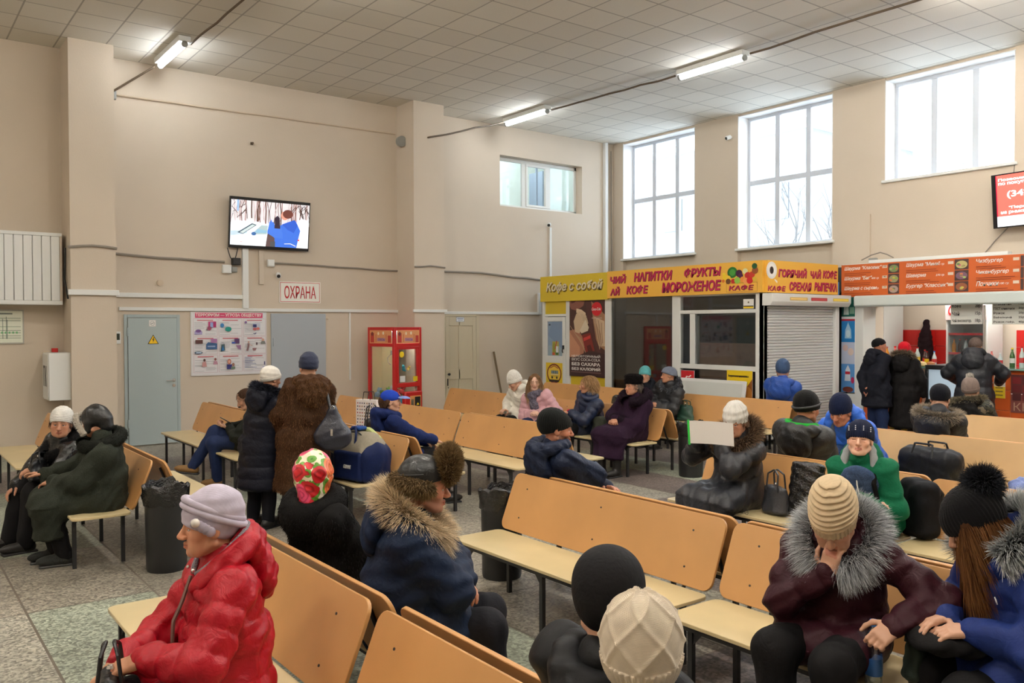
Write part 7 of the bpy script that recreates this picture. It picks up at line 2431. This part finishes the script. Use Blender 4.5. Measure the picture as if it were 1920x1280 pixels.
pm = lambda n, c, r_=.2: mat('plain_' + n, srgb(*c), r_)
COLA, ORJ, CLR, GRN, PNK = pm('cola', (58, 22, 20)), pm('orange_drink', (230, 150, 40)), pm('clear', (200, 214, 216)), pm('green_glass', (60, 96, 50)), pm('pink_drink', (226, 120, 120))
RC, WC, BC, YC = pm('red_cap', (200, 30, 36)), pm('white_cap', (232, 232, 230)), pm('blue_cap', (60, 130, 210)), pm('yellow_cap', (236, 200, 40))
spec_ = [(7.62, ORJ, RC, .30), (7.5, PNK, RC, .31), (7.4, ORJ, WC, .28), (7.22, COLA, RC, .24), (7.12, CLR, RC, .30), (7.02, COLA, RC, .26), (6.94, COLA, RC, .24), (6.84, CLR, BC, .24)]
for i, (y, bd, cp_, h_) in enumerate(spec_):
    bottle('drink bottle standing on the glass top left of the display case', 13.72 + .05 * (i % 3), y, 1.225, .035 if h_ < .29 else .045, h_, bd, cp_, RC if i % 2 else YC, 'bottles on the left counter top')
spec_ = [(6.02, CLR, RC, .27), (5.92, PNK, WC, .26), (5.82, CLR, WC, .22), (5.60, GRN, YC, .3), (5.49, CLR, RC, .32), (5.40, COLA, RC, .29), (5.30, GRN, RC, .30), (5.20, COLA, YC, .28), (5.1, CLR, BC, .27)]
for i, (y, bd, cp_, h_) in enumerate(spec_):
    bottle('drink bottle standing on the green glass top right of the display case', 13.62 + .06 * (i % 3), y, 1.247, .036, h_, bd, cp_, WC if i % 2 else RC, 'bottles on the right counter top')
for z in (.52, .97, 1.40):
    for q in range(6): bottle('bottle inside the drinks fridge', 15.32, 7.26 - .1 * q, z, .033, .24, (COLA, CLR, ORJ)[(q + int(z * 10)) % 3], RC, None, 'bottles in the drinks fridge')
rb = random.Random(4)
for q in range(12):
    y = 7.7 - .08 * q
    o = MB().lathe([(.05, 0), (.075, .015), (.06, .05 + .02 * rb.random()), (.02, .075)], 10).build('pastry', pm('pastry%d' % (q % 3), ((206, 160, 90), (226, 200, 140), (176, 110, 60))[q % 3], .6), None, loc=(13.5 + .12 * (q % 2), y, 1.227))
    tag(o, 'small pastry laid on the counter top in front of the bottles', 'pastry', 'pastries on the counter top')
d = empty('display_case', (CX, 6.48, 0), label='dark-framed glass display case built into the orange counter', cat='display case')
MB().box(-.06, -.02, -.28, .28, 1.19, 1.26).box(-.06, -.02, -.29, -.24, .70, 1.19).box(-.06, -.02, .24, .29, .70, 1.19).box(-.06, -.02, -.29, .29, .64, .72).box(-.06, .6, -.29, .29, 1.245, 1.26).build('case_frame', mat('black_frame', srgb(28, 30, 32), .4), d, .008)
MB().box(-.03, -.025, -.24, .24, .72, 1.19).build('case_glass', GLASS, d)
MB().box(-.0, .02, -.28, .28, .70, 1.22).build('case_back', mat('lit_case', srgb(196, 206, 214), .4, emit=.35), d)
for q in range(5):
    o = MB().cyl((CX - .012, 6.66 - .09 * q, .725), (CX - .012, 6.66 - .09 * q, .80 + .03 * (q % 2)), .012, 10).build('cup', pm('cup%d' % (q % 2), ((226, 230, 240), (90, 110, 170))[q % 2], .4))
    tag(o, 'small cup standing inside the glass display case', 'cup', 'cups in the display case')


def price(label, y, w_, lines, z=1.90, h_=.34, x=13.6):
    o = picture('price_list', w_, h_, [(rect(.01, .01, .99, .99), srgb(232, 234, 230))], MX(x, y, z), PRT, t=.006, back=srgb(180, 184, 180))
    n_ = len(lines)
    for i, (a, b_) in enumerate(lines):
        zz = z + h_ * (1 - (i + .8) / n_)
        hh = h_ / n_ * .55
        text(a, 'lettering', BLKL, MX(x - .001, y - .02, zz), w=min(.024 * len(a) + .04, w_ * .62), h=hh, parent=o, ext=.0008, bold=.02)
        text(b_, 'lettering', BLKL, MX(x - .001, y - w_ + .11, zz), w=.09, h=hh, parent=o, ext=.0008, bold=.02)
    tag(o, label, 'price list')


price('white price list for coffee and tea hanging in the serving hatch', 6.50, .48, (('Кофе', '20р.'), ('Чай', '15р.'), ('Чай высокогор.', '18р.')))
price('white price list with five small lines, right of the coffee price list', 5.88, .48, (('Стаканчик', '15р.'), ('ГОСТ сливочное', '30р.'), ('Рожок', '20р.'), ('Вафельный', '25р.'), ('Рожок гофр.', '40р.')))
o = picture('wall_notice', .26, .36, [(rect(.05, .05, .95, .95), srgb(110, 116, 136))] + [(rect(.15, .2 + .14 * i, .85, .27 + .14 * i), srgb(66, 60, 70)) for i in range(5)] + [(rect(.1, .05, .9, .15), srgb(226, 226, 226))], MX(15.96, 9.13, 1.9), PRT, t=.004)
tag(o, 'framed grey notice on the wall inside the hatch, far left', 'notice')
o = MB().box(15.2, 15.9, 8.5, 8.98, 0, 2.3).build('white_door_panel', KW, None, .01)
MB().box(15.17, 15.2, 8.55, 8.93, .1, 2.2).build('panel_door', mat('pale_panel', srgb(206, 210, 206), .5), o)
tag(o, 'white cabinet standing inside the hatch beside the red tiles', 'cabinet')
s = SDF().cap((15.9, 8.05, 1.95), (15.88, 8.03, 1.35), .05, .13, k=.05).cap((15.9, 8.1, 1.75), (15.85, 8.14, 1.2), .07, .10, k=.05)
V, F = s.mesh(.02, warp=waver(.012, .12, 4))
tag(np_mesh('hanging_coat', V, F, cloth('dark_plum', (46, 26, 32))), 'dark coat hanging on the red tiled wall inside the hatch', 'coat')
o = empty('shelf_unit', (15.6, 5.55, 0), label='white shelf unit behind the counter under the second price list', cat='shelf')
for z in (.9, 1.3, 1.7, 2.1): MB().box(0, .38, -.5, .4, z, z + .025).build('shelf', KW, o)
MB().box(0, .38, -.53, -.5, .0, 2.5).box(0, .38, .4, .43, .0, 2.5).build('side_panel', KW, o)
o = MB().box(15.1, 15.5, 4.6, 5.1, 1.0, 1.5).build('coffee_machine', BLACK_CABLE, None, .03)
MB().box(15.08, 15.1, 4.66, 5.04, 1.3, 1.46).build('front_panel', CHROME, o)
tag(o, 'black coffee machine behind the counter at the right edge', 'machine')
for y in (5.95, 4.9): tag(MB().cyl((13.5, y, 1.26 if y < 6.2 else 1.26), (13.5, y, 2.19), .018, 12).build('counter_post', CHROME), 'thin chrome post on the counter ' + ('between the two price lists' if y > 5 else 'at the right end'), 'post')
for y0, w_, h_, z, nm, cols in ((5.76, .16, .36, .80, 'small white and yellow price posters on the orange tiles', ((230, 226, 210), (236, 206, 50))), (5.52, .42, .56, .60, 'dark coffee poster on the orange counter front at the right edge', ((92, 46, 46), (120, 66, 60)))):
    sh2 = [(rect(0, .5, 1, 1), srgb(*cols[0])), (rect(0, 0, 1, .48), srgb(*cols[1]))]
    if w_ > .3:
        for i in range(3):
            for j in range(3): sh2.append((rect(.05 + .32 * i, .32 + .22 * j, .33 + .32 * i, .5 + .22 * j), srgb(80 + 20 * ((i + j) % 3), 36, 40)))
    else:
        for j in range(6): sh2.append((rect(.15, .1 + .15 * j, .8, .15 + .15 * j), srgb(140, 120, 60)))
    o = picture('price_poster', w_, h_, sh2, MX(CX + .012, y0, z), PRT, t=.004)
    if w_ > .3: text('ККК', 'lettering', mat('tan_lettering', srgb(176, 140, 120), .6), MX(CX + .007, y0 - .04, z + .03), w=.34, h=.12, parent=o, ext=.0008)
    tag(o, nm, 'poster')

# ---------------------------------------------------------------- claw machine
RP, OR_ = mat('claw_red_paint', srgb(196, 34, 34), .35), mat('claw_orange_print', srgb(226, 158, 96), .5)
W_ = .70
a_ = math.radians(15)
cm = empty('claw_machine', (7.50, 13.42, 0), a_, label='red claw machine with toys behind glass beside the middle pilaster', cat='claw machine')
f = MB()
for x in (0, W_ - .06):
    for y in (0, W_ - .06): f.box(x, x + .06, y, y + .06, 0, 1.86)
for z0, z1 in ((1.52, 1.58), (1.82, 1.87), (.0, .1)):
    f.box(.06, W_ - .06, 0, .05, z0, z1).box(.06, W_ - .06, W_ - .05, W_, z0, z1).box(0, .05, .06, W_ - .06, z0, z1).box(W_ - .05, W_, .06, W_ - .06, z0, z1)
f.box(.06, W_ - .06, 0, .045, .78, .86).box(0, .05, .06, W_ - .06, .44, .50).box(.0, W_, 0, W_, 1.855, 1.875)
f.box(.06, .11, -.005, .04, .86, 1.52).box(W_ - .11, W_ - .06, -.005, .04, .86, 1.52).box(.06, W_ - .06, -.005, .04, 1.47, 1.52)
f.build('frame', RP, cm, .006)
for M_, nm in ((frame_m((.06, -.004, 1.58), (1, 0, 0), (0, 0, 1)), 'front'), (frame_m((-.004, W_ - .06, 1.58), (0, -1, 0), (0, 0, 1)), 'side')):
    p = picture('header_panel', W_ - .12, .24, [(rect(0, 0, 1, 1), srgb(222, 152, 100)), (rect(.04, .06, .2, .8), srgb(190, 60, 50)), (rect(.82, .06, .96, .6), srgb(190, 60, 50)), (rect(.34, .16, .70, .42), srgb(196, 140, 150)), (ellipse(.12, .72, .05, .16), srgb(120, 50, 40)), (ellipse(.4, .75, .04, .12), srgb(240, 220, 190)), (ellipse(.62, .78, .04, .12), srgb(240, 226, 200)), (rect(.28, .1, .3, .7), srgb(180, 60, 50)), (rect(.74, .1, .76, .7), srgb(180, 60, 50))], M_, PRT, cm, t=.004)
    text('ПРИЗЫ', 'lettering', mat('violet_lettering', srgb(120, 80, 140), .5), M_ @ Matrix.Translation((.21, .045, .002)), w=.19, h=.05, parent=p, ext=.0008)
MB().box(.11, W_ - .11, .02, .026, .86, 1.47).box(.015, .02, .06, W_ - .06, .5, 1.52).box(W_ - .02, W_ - .015, .06, W_ - .06, .5, 1.52).build('glass', GLASS, cm)
MB().box(.06, W_ - .06, W_ - .04, W_ - .03, .1, 1.52).build('back_panel', mat('claw_back', srgb(222, 204, 150), .5), cm)
MB().box(.05, W_ - .05, .05, W_ - .05, .42, .46).box(.05, W_ - .05, .05, W_ - .05, 1.80, 1.82).build('floor_panel', mat('pale_panel'), cm)
MB().box(.05, W_ - .05, .02, .05, .1, .44).box(.02, .05, .05, W_ - .05, .1, .44).build('lower_panel', OR_, cm)
MB().box(.20, W_ - .05, -.07, .02, .12, .70).build('coin_panel', RP, cm, .02)
MB().box(.32, W_ - .10, -.074, -.07, .16, .62).build('coin_face', OR_, cm)
MB().box(.44, W_ - .12, -.08, -.074, .42, .60).build('coin_slot', BLACK_CABLE, cm, .004)
MB().box(.34, .41, -.08, -.074, .42, .56).build('steel_plate', CHROME, cm)
MB().prism([(0, 0), (.07, 0), (.035, .04)], 0, .004, frame_m((.475, -.081, .45), (1, 0, 0), (0, 0, 1))).build('yellow_arrow', mat('yellow_paint', srgb(240, 210, 30), .5), cm)
cl = MB().cyl((.3, .35, 1.8), (.3, .35, 1.42), .012).cyl((.3, .35, 1.44), (.3, .35, 1.36), .05, 12)
for t in range(3):
    c_, s_ = math.cos(t * 2.1), math.sin(t * 2.1)
    cl.tube([(.3 + .04 * c_, .35 + .04 * s_, 1.37), (.3 + .10 * c_, .35 + .10 * s_, 1.31), (.3 + .09 * c_, .35 + .09 * s_, 1.22), (.3 + .04 * c_, .35 + .04 * s_, 1.18)], .008)
cl.build('claw', CHROME, cm)
MB().box(.16, .44, .16, .5, 1.66, 1.79).build('claw_carriage', mat('cyan_box', srgb(90, 170, 196), .4), cm)
MB().cyl((.18, .0, 1.38), (.18, -.006, 1.38), .055, 20).build('round_sticker', mat('yellow_paint'), cm)
MB().box(.13, .26, -.008, -.006, .88, .99).build('notice_sticker', WHITE, cm)
MB().box(W_ - .23, W_ - .12, -.008, -.006, .88, .97).build('price_sticker', mat('yellow_paint'), cm)
lt = MB().box(.12, W_ - .12, .12, .2, 1.795, 1.80)
lt.build('inner_light', mat('claw_light', (1, .93, .75), .5, emit=45), cm)
TOYC = ((236, 150, 60), (90, 160, 190), (120, 170, 60), (236, 210, 90), (226, 226, 216), (206, 90, 90), (170, 130, 90), (150, 190, 220))


def toy(x, y, z, c, r_, seed, label):
    o = empty('plush_toy', (0, 0, 0), label=label, cat='toy', group='plush toys in the claw machine')
    o.location = cm.matrix_basis @ Vector((x, y, z)) if False else Vector((7.50 + x * math.cos(a_) - y * math.sin(a_), 13.42 + x * math.sin(a_) + y * math.cos(a_), z))
    o.rotation_euler = (.4 * math.sin(seed), .4 * math.cos(seed * 3), seed * 2.1)
    m = mat('plush_%d_%d_%d' % c, srgb(*c), .95, bump=('noise', 200, .4))
    b = MB().ball((0, 0, r_ * .8), (r_ * .75, r_ * .7, r_ * .8), 12)
    for q in (-1, 1): b.ball((q * r_ * .6, r_ * .1, r_ * .9), (r_ * .3, r_ * .28, r_ * .42), 8).ball((q * r_ * .4, r_ * .35, r_ * .18), (r_ * .32, r_ * .45, r_ * .28), 8)
    b.build('body', m, o)
    h = MB().ball((0, 0, r_ * 1.9), r_ * .62, 12)
    for q in (-1, 1): h.ball((q * r_ * .42, 0, r_ * 2.4), r_ * .22, 8)
    h.build('head', m, o)
    e = MB()
    for q in (-1, 1): e.ball((q * r_ * .22, r_ * .55, r_ * 2.0), r_ * .09, 6)
    e.ball((0, r_ * .62, r_ * 1.82), r_ * .1, 6)
    e.build('face_button', BLACK_CABLE, o)


rb = random.Random(9)
for q in range(22):
    x, y = .12 + .115 * (q % 5) + rb.uniform(-.02, .02), .12 + .15 * ((q // 5) % 4)
    toy(x, y, .47 + .09 * (q // 10) + rb.uniform(0, .04), TOYC[q % 8], rb.uniform(.055, .075), q, 'plush toy heaped behind the glass of the claw machine')
toy(W_ - .22, .24, 1.06, (70, 170, 190), .05, 2.2, 'turquoise plush toy propped higher behind the front glass')
toy(W_ - .12, .25, 1.07, (236, 200, 90), .035, 1.1, 'small yellow plush toy beside the turquoise one')
# ---------------------------------------------------------------- bins, bags and small belongings
BIN = mat('black_bin_plastic', srgb(26, 27, 28), .45)
BAGP = mat('black_bin_bag', srgb(16, 16, 18), .22, bump=('wrinkle', 40, .8), spec=.7)


def bin_(label, x, y, seed):
    o = empty('waste_bin', (x, y, 0), label=label, cat='bin', group='black waste bins')
    MB().lathe([(.145, 0), (.15, .02), (.158, .6), (.158, .62)], 28).build('body', BIN, o)
    rr = random.Random(seed)
    n, prof = 44, [(.15, .50), (.166, .53), (.175, .60), (.172, .66), (.15, .675), (.138, .62), (.13, .3)]
    b = MB()
    vs = []
    ph = [rr.uniform(0, 6) for _ in range(4)]
    for r_, z in prof:
        for k_ in range(n):
            t = 2 * PI * k_ / n
            w_ = .009 * math.sin(5 * t + ph[0] + z * 30) + .006 * math.sin(11 * t + ph[1] - z * 40) + rr.uniform(-.004, .004)
            rad = r_ + (w_ if r_ > .14 else 0)
            vs.append((rad * math.cos(t), rad * math.sin(t), z + .02 * math.sin(2 * t + ph[2]) * (z > .52) + w_ * 1.2))
    fs = []
    for i in range(len(prof) - 1):
        for k_ in range(n): fs.append((i * n + k_, i * n + (k_ + 1) % n, (i + 1) * n + (k_ + 1) % n, (i + 1) * n + k_))
    b.add(vs, fs).build('bin_bag', BAGP, o)


bin_('black bin with a bag at the end of the left double bench', 1.83, 6.92, 1)
bin_('black bin behind the far end of the large empty bench', 3.80, 5.16, 2)
bin_('black bin left of the reading woman', 8.22, 7.14, 3)


def sdf_thing(name, label, cat, m, build, loc, rz=0, h=.009, warp=None, group=None):
    s = SDF()
    build(s)
    V, F = s.mesh(h, warp=warp)
    o = np_mesh(name, V, F, m)
    o.location = loc
    o.rotation_euler = (0, 0, math.radians(rz))
    return tag(o, label, cat, group)


def strap(o, pts, r, m, name='handle'):
    return MB().tube([tuple(p) for p in resample(pts, 22)], r, 7).build(name, m, o)


LEA2 = mat('black_bag_leather', srgb(24, 25, 28), .38, bump=('wrinkle', 26, .4), spec=.5)
DUF = cloth('duffel_blue', (22, 40, 92), rough=.6)
DUFG = cloth('duffel_grey', (146, 138, 122), rough=.7)
# travel bag on the bench
o = sdf_thing('travel_bag', 'blue and grey travel bag standing on the bench in the middle', 'bag', DUF, lambda s: s.box((0, 0, .13), (.30, .17, .13), r=.06).cap((-.2, 0, .2), (.2, 0, .2), .15, k=.08), (3.75, 7.42, .423), -78, warp=waver(.005, .12, 3))
s = SDF().cap((-.17, 0, .235), (.17, 0, .235), .153, k=.05).box((0, 0, .22), (.26, .165, .05), r=.05, k=.08).cut((0, 0, .2), (0, 0, 1))
V, F = s.mesh(.009)
np_mesh('grey_top', V, F, DUFG, o)
pk = SDF().box((.05, -.17, .13), (.2, .03, .115), r=.028)
V, F = pk.mesh(.008)
p = np_mesh('side_pocket', V, F, DUF, o)
text('GERMANIE', 'lettering', WHITE, frame_m((.02, -.2015, .11), (1, 0, 0), (0, 0, 1)), w=.11, h=.03, parent=p, shear=.3, bold=.02)
for y_ in (-.1, .1): strap(o, [(-.12, y_ * 1.5, .22), (-.11, y_ * 1.2, .37), (0, y_ * .3, .42), (.11, y_ * 1.2, .37), (.12, y_ * 1.5, .22)], .012, DUF)
MB().box(-.06, .07, -.05, .05, .395, .425).build('handle_wrap', cloth('wrap_blue', (36, 74, 140)), o, .012)
strap(o, [(-.26, -.06, .30), (-.1, -.08, .385), (.1, -.08, .385), (.26, -.06, .30)], .006, BLACK_CABLE, 'zip')
strap(o, [(-.26, .05, .33), (-.1, .06, .395), (.1, .06, .395), (.26, .05, .33)], .022, cloth('lime_cloth', (196, 206, 140)), 'bag_lining')

o.scale = (1.0, 1.0, 1.2)
# shoulder bag of the woman in the fur coat
o = sdf_thing('shoulder_bag', 'dark blue leather shoulder bag hanging from the fur coat shoulder', 'bag', mat('navy_bag_leather', srgb(34, 38, 52), .35, bump=('wrinkle', 18, .5), spec=.6),
              lambda s: s.ell((0, 0, -.12), (.17, .07, .13), k=.05).cone((0, 0, -.1), (0, 0, .16), (1, 0, 0), (.15, .06), (.03, .03), k=.06), (3.38, 7.20, 1.0), -35, warp=waver(.006, .1, 6))
strap(o, [(-.02, .0, .12), (-.06, .06, .26), (-.11, .15, .36), (-.135, .20, .37), (-.13, .25, .28)], .013, LEA2, 'strap')
MB().tube([(.018 * math.cos(t), -.03, .15 + .018 * math.sin(t)) for t in np.linspace(0, 2 * PI, 14, endpoint=False)], .004, 6, closed=True).build('ring', CHROME, o)
MB().box(-.01, .01, -.078, -.07, -.1, -.04).build('zip_pull', CHROME, o)


def handbag(label, loc, rz, size, m, handles=True, name='handbag', seed=0, hh=.12):
    w_, d_, h_ = size
    o = sdf_thing(name, label, 'bag', m, lambda s: s.cone((0, 0, .03), (0, 0, h_ - .03), (1, 0, 0), (w_ * .5, d_ * .5), (w_ * .40, d_ * .28), k=.04, cap=.5), loc, rz, warp=waver(.007, .09, seed))
    if handles:
        for y_ in (-.3, .3): strap(o, [(-w_ * .22, y_ * d_, h_ * .8), (-w_ * .2, y_ * d_ * .7, h_ + hh * .7), (0, y_ * d_ * .3, h_ + hh), (w_ * .2, y_ * d_ * .7, h_ + hh * .7), (w_ * .22, y_ * d_, h_ * .8)], .007, m)
        MB().ball((0, 0, h_ + .005), .014, 8).build('clasp', CHROME, o)
    return o


handbag('black handbag in the lap of the woman in the red jacket', (.66, 3.23, .53), 75, (.30, .13, .16), LEA2, seed=1, hh=.10)
handbag('black leather handbag in the lap of the old woman by the wall', (1.12, 8.12, .60), 60, (.30, .12, .20), LEA2, seed=2, hh=.04)
handbag('dark grey handbag on the bench beside the reading woman', (5.62, 4.02, .423), 80, (.27, .15, .23), mat('grey_bag_leather', srgb(48, 50, 56), .4, bump=('wrinkle', 24, .4)), seed=3)
handbag('tall black plastic bag on the bench beside the reading woman', (5.66, 3.76, .423), 95, (.34, .18, .44), BAGP, False, 'plastic_bag', 4)
o = sdf_thing('travel_bag', 'dark travel bag on the bench behind the boy in green', 'bag', cloth('dark_duffel', (36, 38, 44), rough=.5), lambda s: s.box((0, 0, .14), (.26, .14, .14), r=.05).cap((-.18, 0, .2), (.18, 0, .2), .12, k=.06), (7.95, 3.98, .423), 82, warp=waver(.006, .1, 7))
for y_ in (-.1, .1): strap(o, [(-.11, y_ * 1.4, .24), (-.09, y_, .36), (.09, y_, .36), (.11, y_ * 1.4, .24)], .010, LEA2)
strap(o, [(-.27, -.12, .14), (0, -.15, .15), (.27, -.12, .14)], .006, mat('grey_piping', srgb(120, 126, 134), .6), 'piping')
handbag('olive bag on the bench between the fair-haired woman and the purple coat', (7.74, 8.26, .423), 90, (.34, .24, .26), cloth('olive_bag', (62, 66, 56)), False, seed=5)
handbag('green leather handbag beside the woman in the grey beret', (10.0, 8.80, .423), 90, (.34, .16, .26), mat('green_leather', srgb(44, 74, 64), .35), seed=6, hh=.06)
handbag('black bag on the far bench left of the purple coat', (10.02, 10.25, .423), 90, (.42, .26, .30), BAGP, False, seed=7)
handbag('large black bag on the bench behind the boy in the blue cap', (4.55, 8.66, .423), 70, (.40, .26, .42), LEA2, seed=8, hh=.16)
handbag('black bag on the bench behind the man in jeans', (4.16, 11.72, .423), 90, (.42, .22, .40), LEA2, False, seed=9)
# gift bag
o = empty('gift_bag', (5.58, 10.72, .423), math.radians(-70), label='white patterned paper bag on the bench near the claw machine', cat='bag')
MB().box(-.19, .19, -.06, .06, 0, .44).build('bag_body', mat('paper_white', srgb(226, 220, 220), .6), o)
rb = random.Random(6)
dots = [(ellipse(.08 + .12 * i + rb.uniform(-.012, .012), .06 + .105 * j, .032, .028, 8), srgb(*rb.choice([(170, 70, 80), (90, 84, 120), (150, 120, 90), (60, 60, 66)]))) for i in range(8) for j in range(9)]
picture('print', .37, .43, dots, frame_m((-.185, -.0615, .005), (1, 0, 0), (0, 0, 1)), PRT, o, t=.001, back=srgb(226, 220, 220))
picture('print', .37, .43, dots, frame_m((.185, .0615, .005), (-1, 0, 0), (0, 0, 1)), PRT, o, t=.001, back=srgb(226, 220, 220))
for y_ in (-.05, .05): strap(o, [(-.07, y_, .43), (-.05, y_, .55), (.05, y_, .55), (.07, y_, .43)], .005, BLACK_CABLE)

# reading sheet
o = empty('paper_sheet', (5.24, 4.27, .965), label='folded white sheet with a green edge held before the reading woman', cat='paper')
b = MB()
n = 10
ax_, up_ = Vector((-.35, .94, 0)).normalized(), Vector((-.08, 0, 1)).normalized()
nn_ = ax_.cross(up_)
for side in (0, .004):
    vs = []
    for i in range(n + 1):
        u_ = -.12 + .36 * i / n
        cv = .03 * math.sin(PI * i / n)
        for v_ in (0, .18): vs.append(ax_ * u_ + up_ * v_ + nn_ * (cv + side))
    b.add(vs, [(2 * i, 2 * i + 2, 2 * i + 3, 2 * i + 1) for i in range(n)])
b.build('sheet', mat('white_paper', srgb(232, 230, 228), .7), o)
MB().tube([ax_ * .24 + up_ * v_ + nn_ * .004 for v_ in np.linspace(-.01, .185, 6)], .009, 8).build('green_edge', mat('green_plastic', srgb(40, 200, 70), .5), o)

# bottle and glasses
o = empty('water_bottle', (3.27, 1.865, SEAT_Z), label='clear plastic water bottle with a blue cap on the bench beside the maroon coat', cat='bottle')
MB().lathe([(.030, 0), (.034, .01), (.033, .06), (.0345, .075), (.0345, .15), (.031, .165), (.034, .18), (.030, .21), (.014, .235), (.013, .245)], 20).build('body', glass_mat('bottle_plastic', (.78, .86, .92), .5), o)
MB().cyl((0, 0, .245), (0, 0, .268), .0165, 16).build('cap', BC, o)
MB().cyl((0, 0, .045), (0, 0, .115), .0352, 20).build('label_band', mat('blue_label', srgb(50, 96, 160), .4), o)
o = empty('eyeglasses', (5.42, 4.17, SEAT_Z + .004), math.radians(70), label='thin wire eyeglasses lying on the seat by the grey handbag', cat='glasses')
e = MB()
for x_ in (-.033, .033): e.tube([(x_ + .026 * math.cos(t), 0, .022 + .02 * math.sin(t)) for t in np.linspace(0, 2 * PI, 18, endpoint=False)], .0016, 5, closed=True)
e.tube([(-.008, 0, .028), (0, 0, .031), (.008, 0, .028)], .0016, 5)
e.build('wire_frame', DARK, o)
for x_ in (-.059, .059): MB().tube([(x_, 0, .025), (x_, .10, .012), (x_ * .9, .13, .0)], .0016, 5).build('temple', DARK, o)
# backpack of the boy in green, hat in the girl's lap, sheets
o = sdf_thing('backpack', 'black backpack squeezed behind the boy in green', 'bag', cloth('black_backpack', (22, 24, 30)), lambda s: s.box((0, 0, .2), (.14, .09, .2), r=.06), (5.80, 2.98, .425), 65, warp=waver(.005, .1, 9))
strap(o, [(-.05, -.09, .36), (-.06, -.14, .3), (-.05, -.1, .1)], .012, LEA2, 'strap')
o = sdf_thing('folded_jacket', 'black folded garment in the lap of the girl in blue', 'clothing', BLACKC, lambda s: s.ell((0, 0, 0), (.17, .11, .05), k=.03).ell((.05, -.06, .03), (.12, .06, .04), k=.03), (3.36, 1.58, .665), 140, warp=waver(.012, .08, 10))
handbag('dark green bag between the maroon coat and the girl in blue', (3.38, 1.74, .46), 20, (.22, .12, .20), cloth('dark_green_bag', (52, 62, 54)), seed=12)
o = sdf_thing('plastic_bag', 'crumpled pale blue plastic bag on the bench at the right edge', 'bag', mat('pale_blue_plastic', srgb(120, 140, 200), .4, bump=('wrinkle', 40, .8)), lambda s: s.ell((0, 0, .06), (.13, .10, .08), k=.03).ell((.06, .02, .1), (.06, .05, .06), k=.03), (7.90, 3.16, .423), 0, warp=waver(.016, .06, 14))
o = MB().box(12.98, 13.2, 6.88, 7.16, .0, .42).build('box', mat('yellow_plastic_box', srgb(176, 146, 50), .5), None, .015)
MB().box(12.97, 13.21, 6.87, 7.17, .40, .44).build('rim', mat('yellow_plastic_box'), o, .008)
tag(o, 'yellow plastic box on the floor at the foot of the snack counter', 'box')
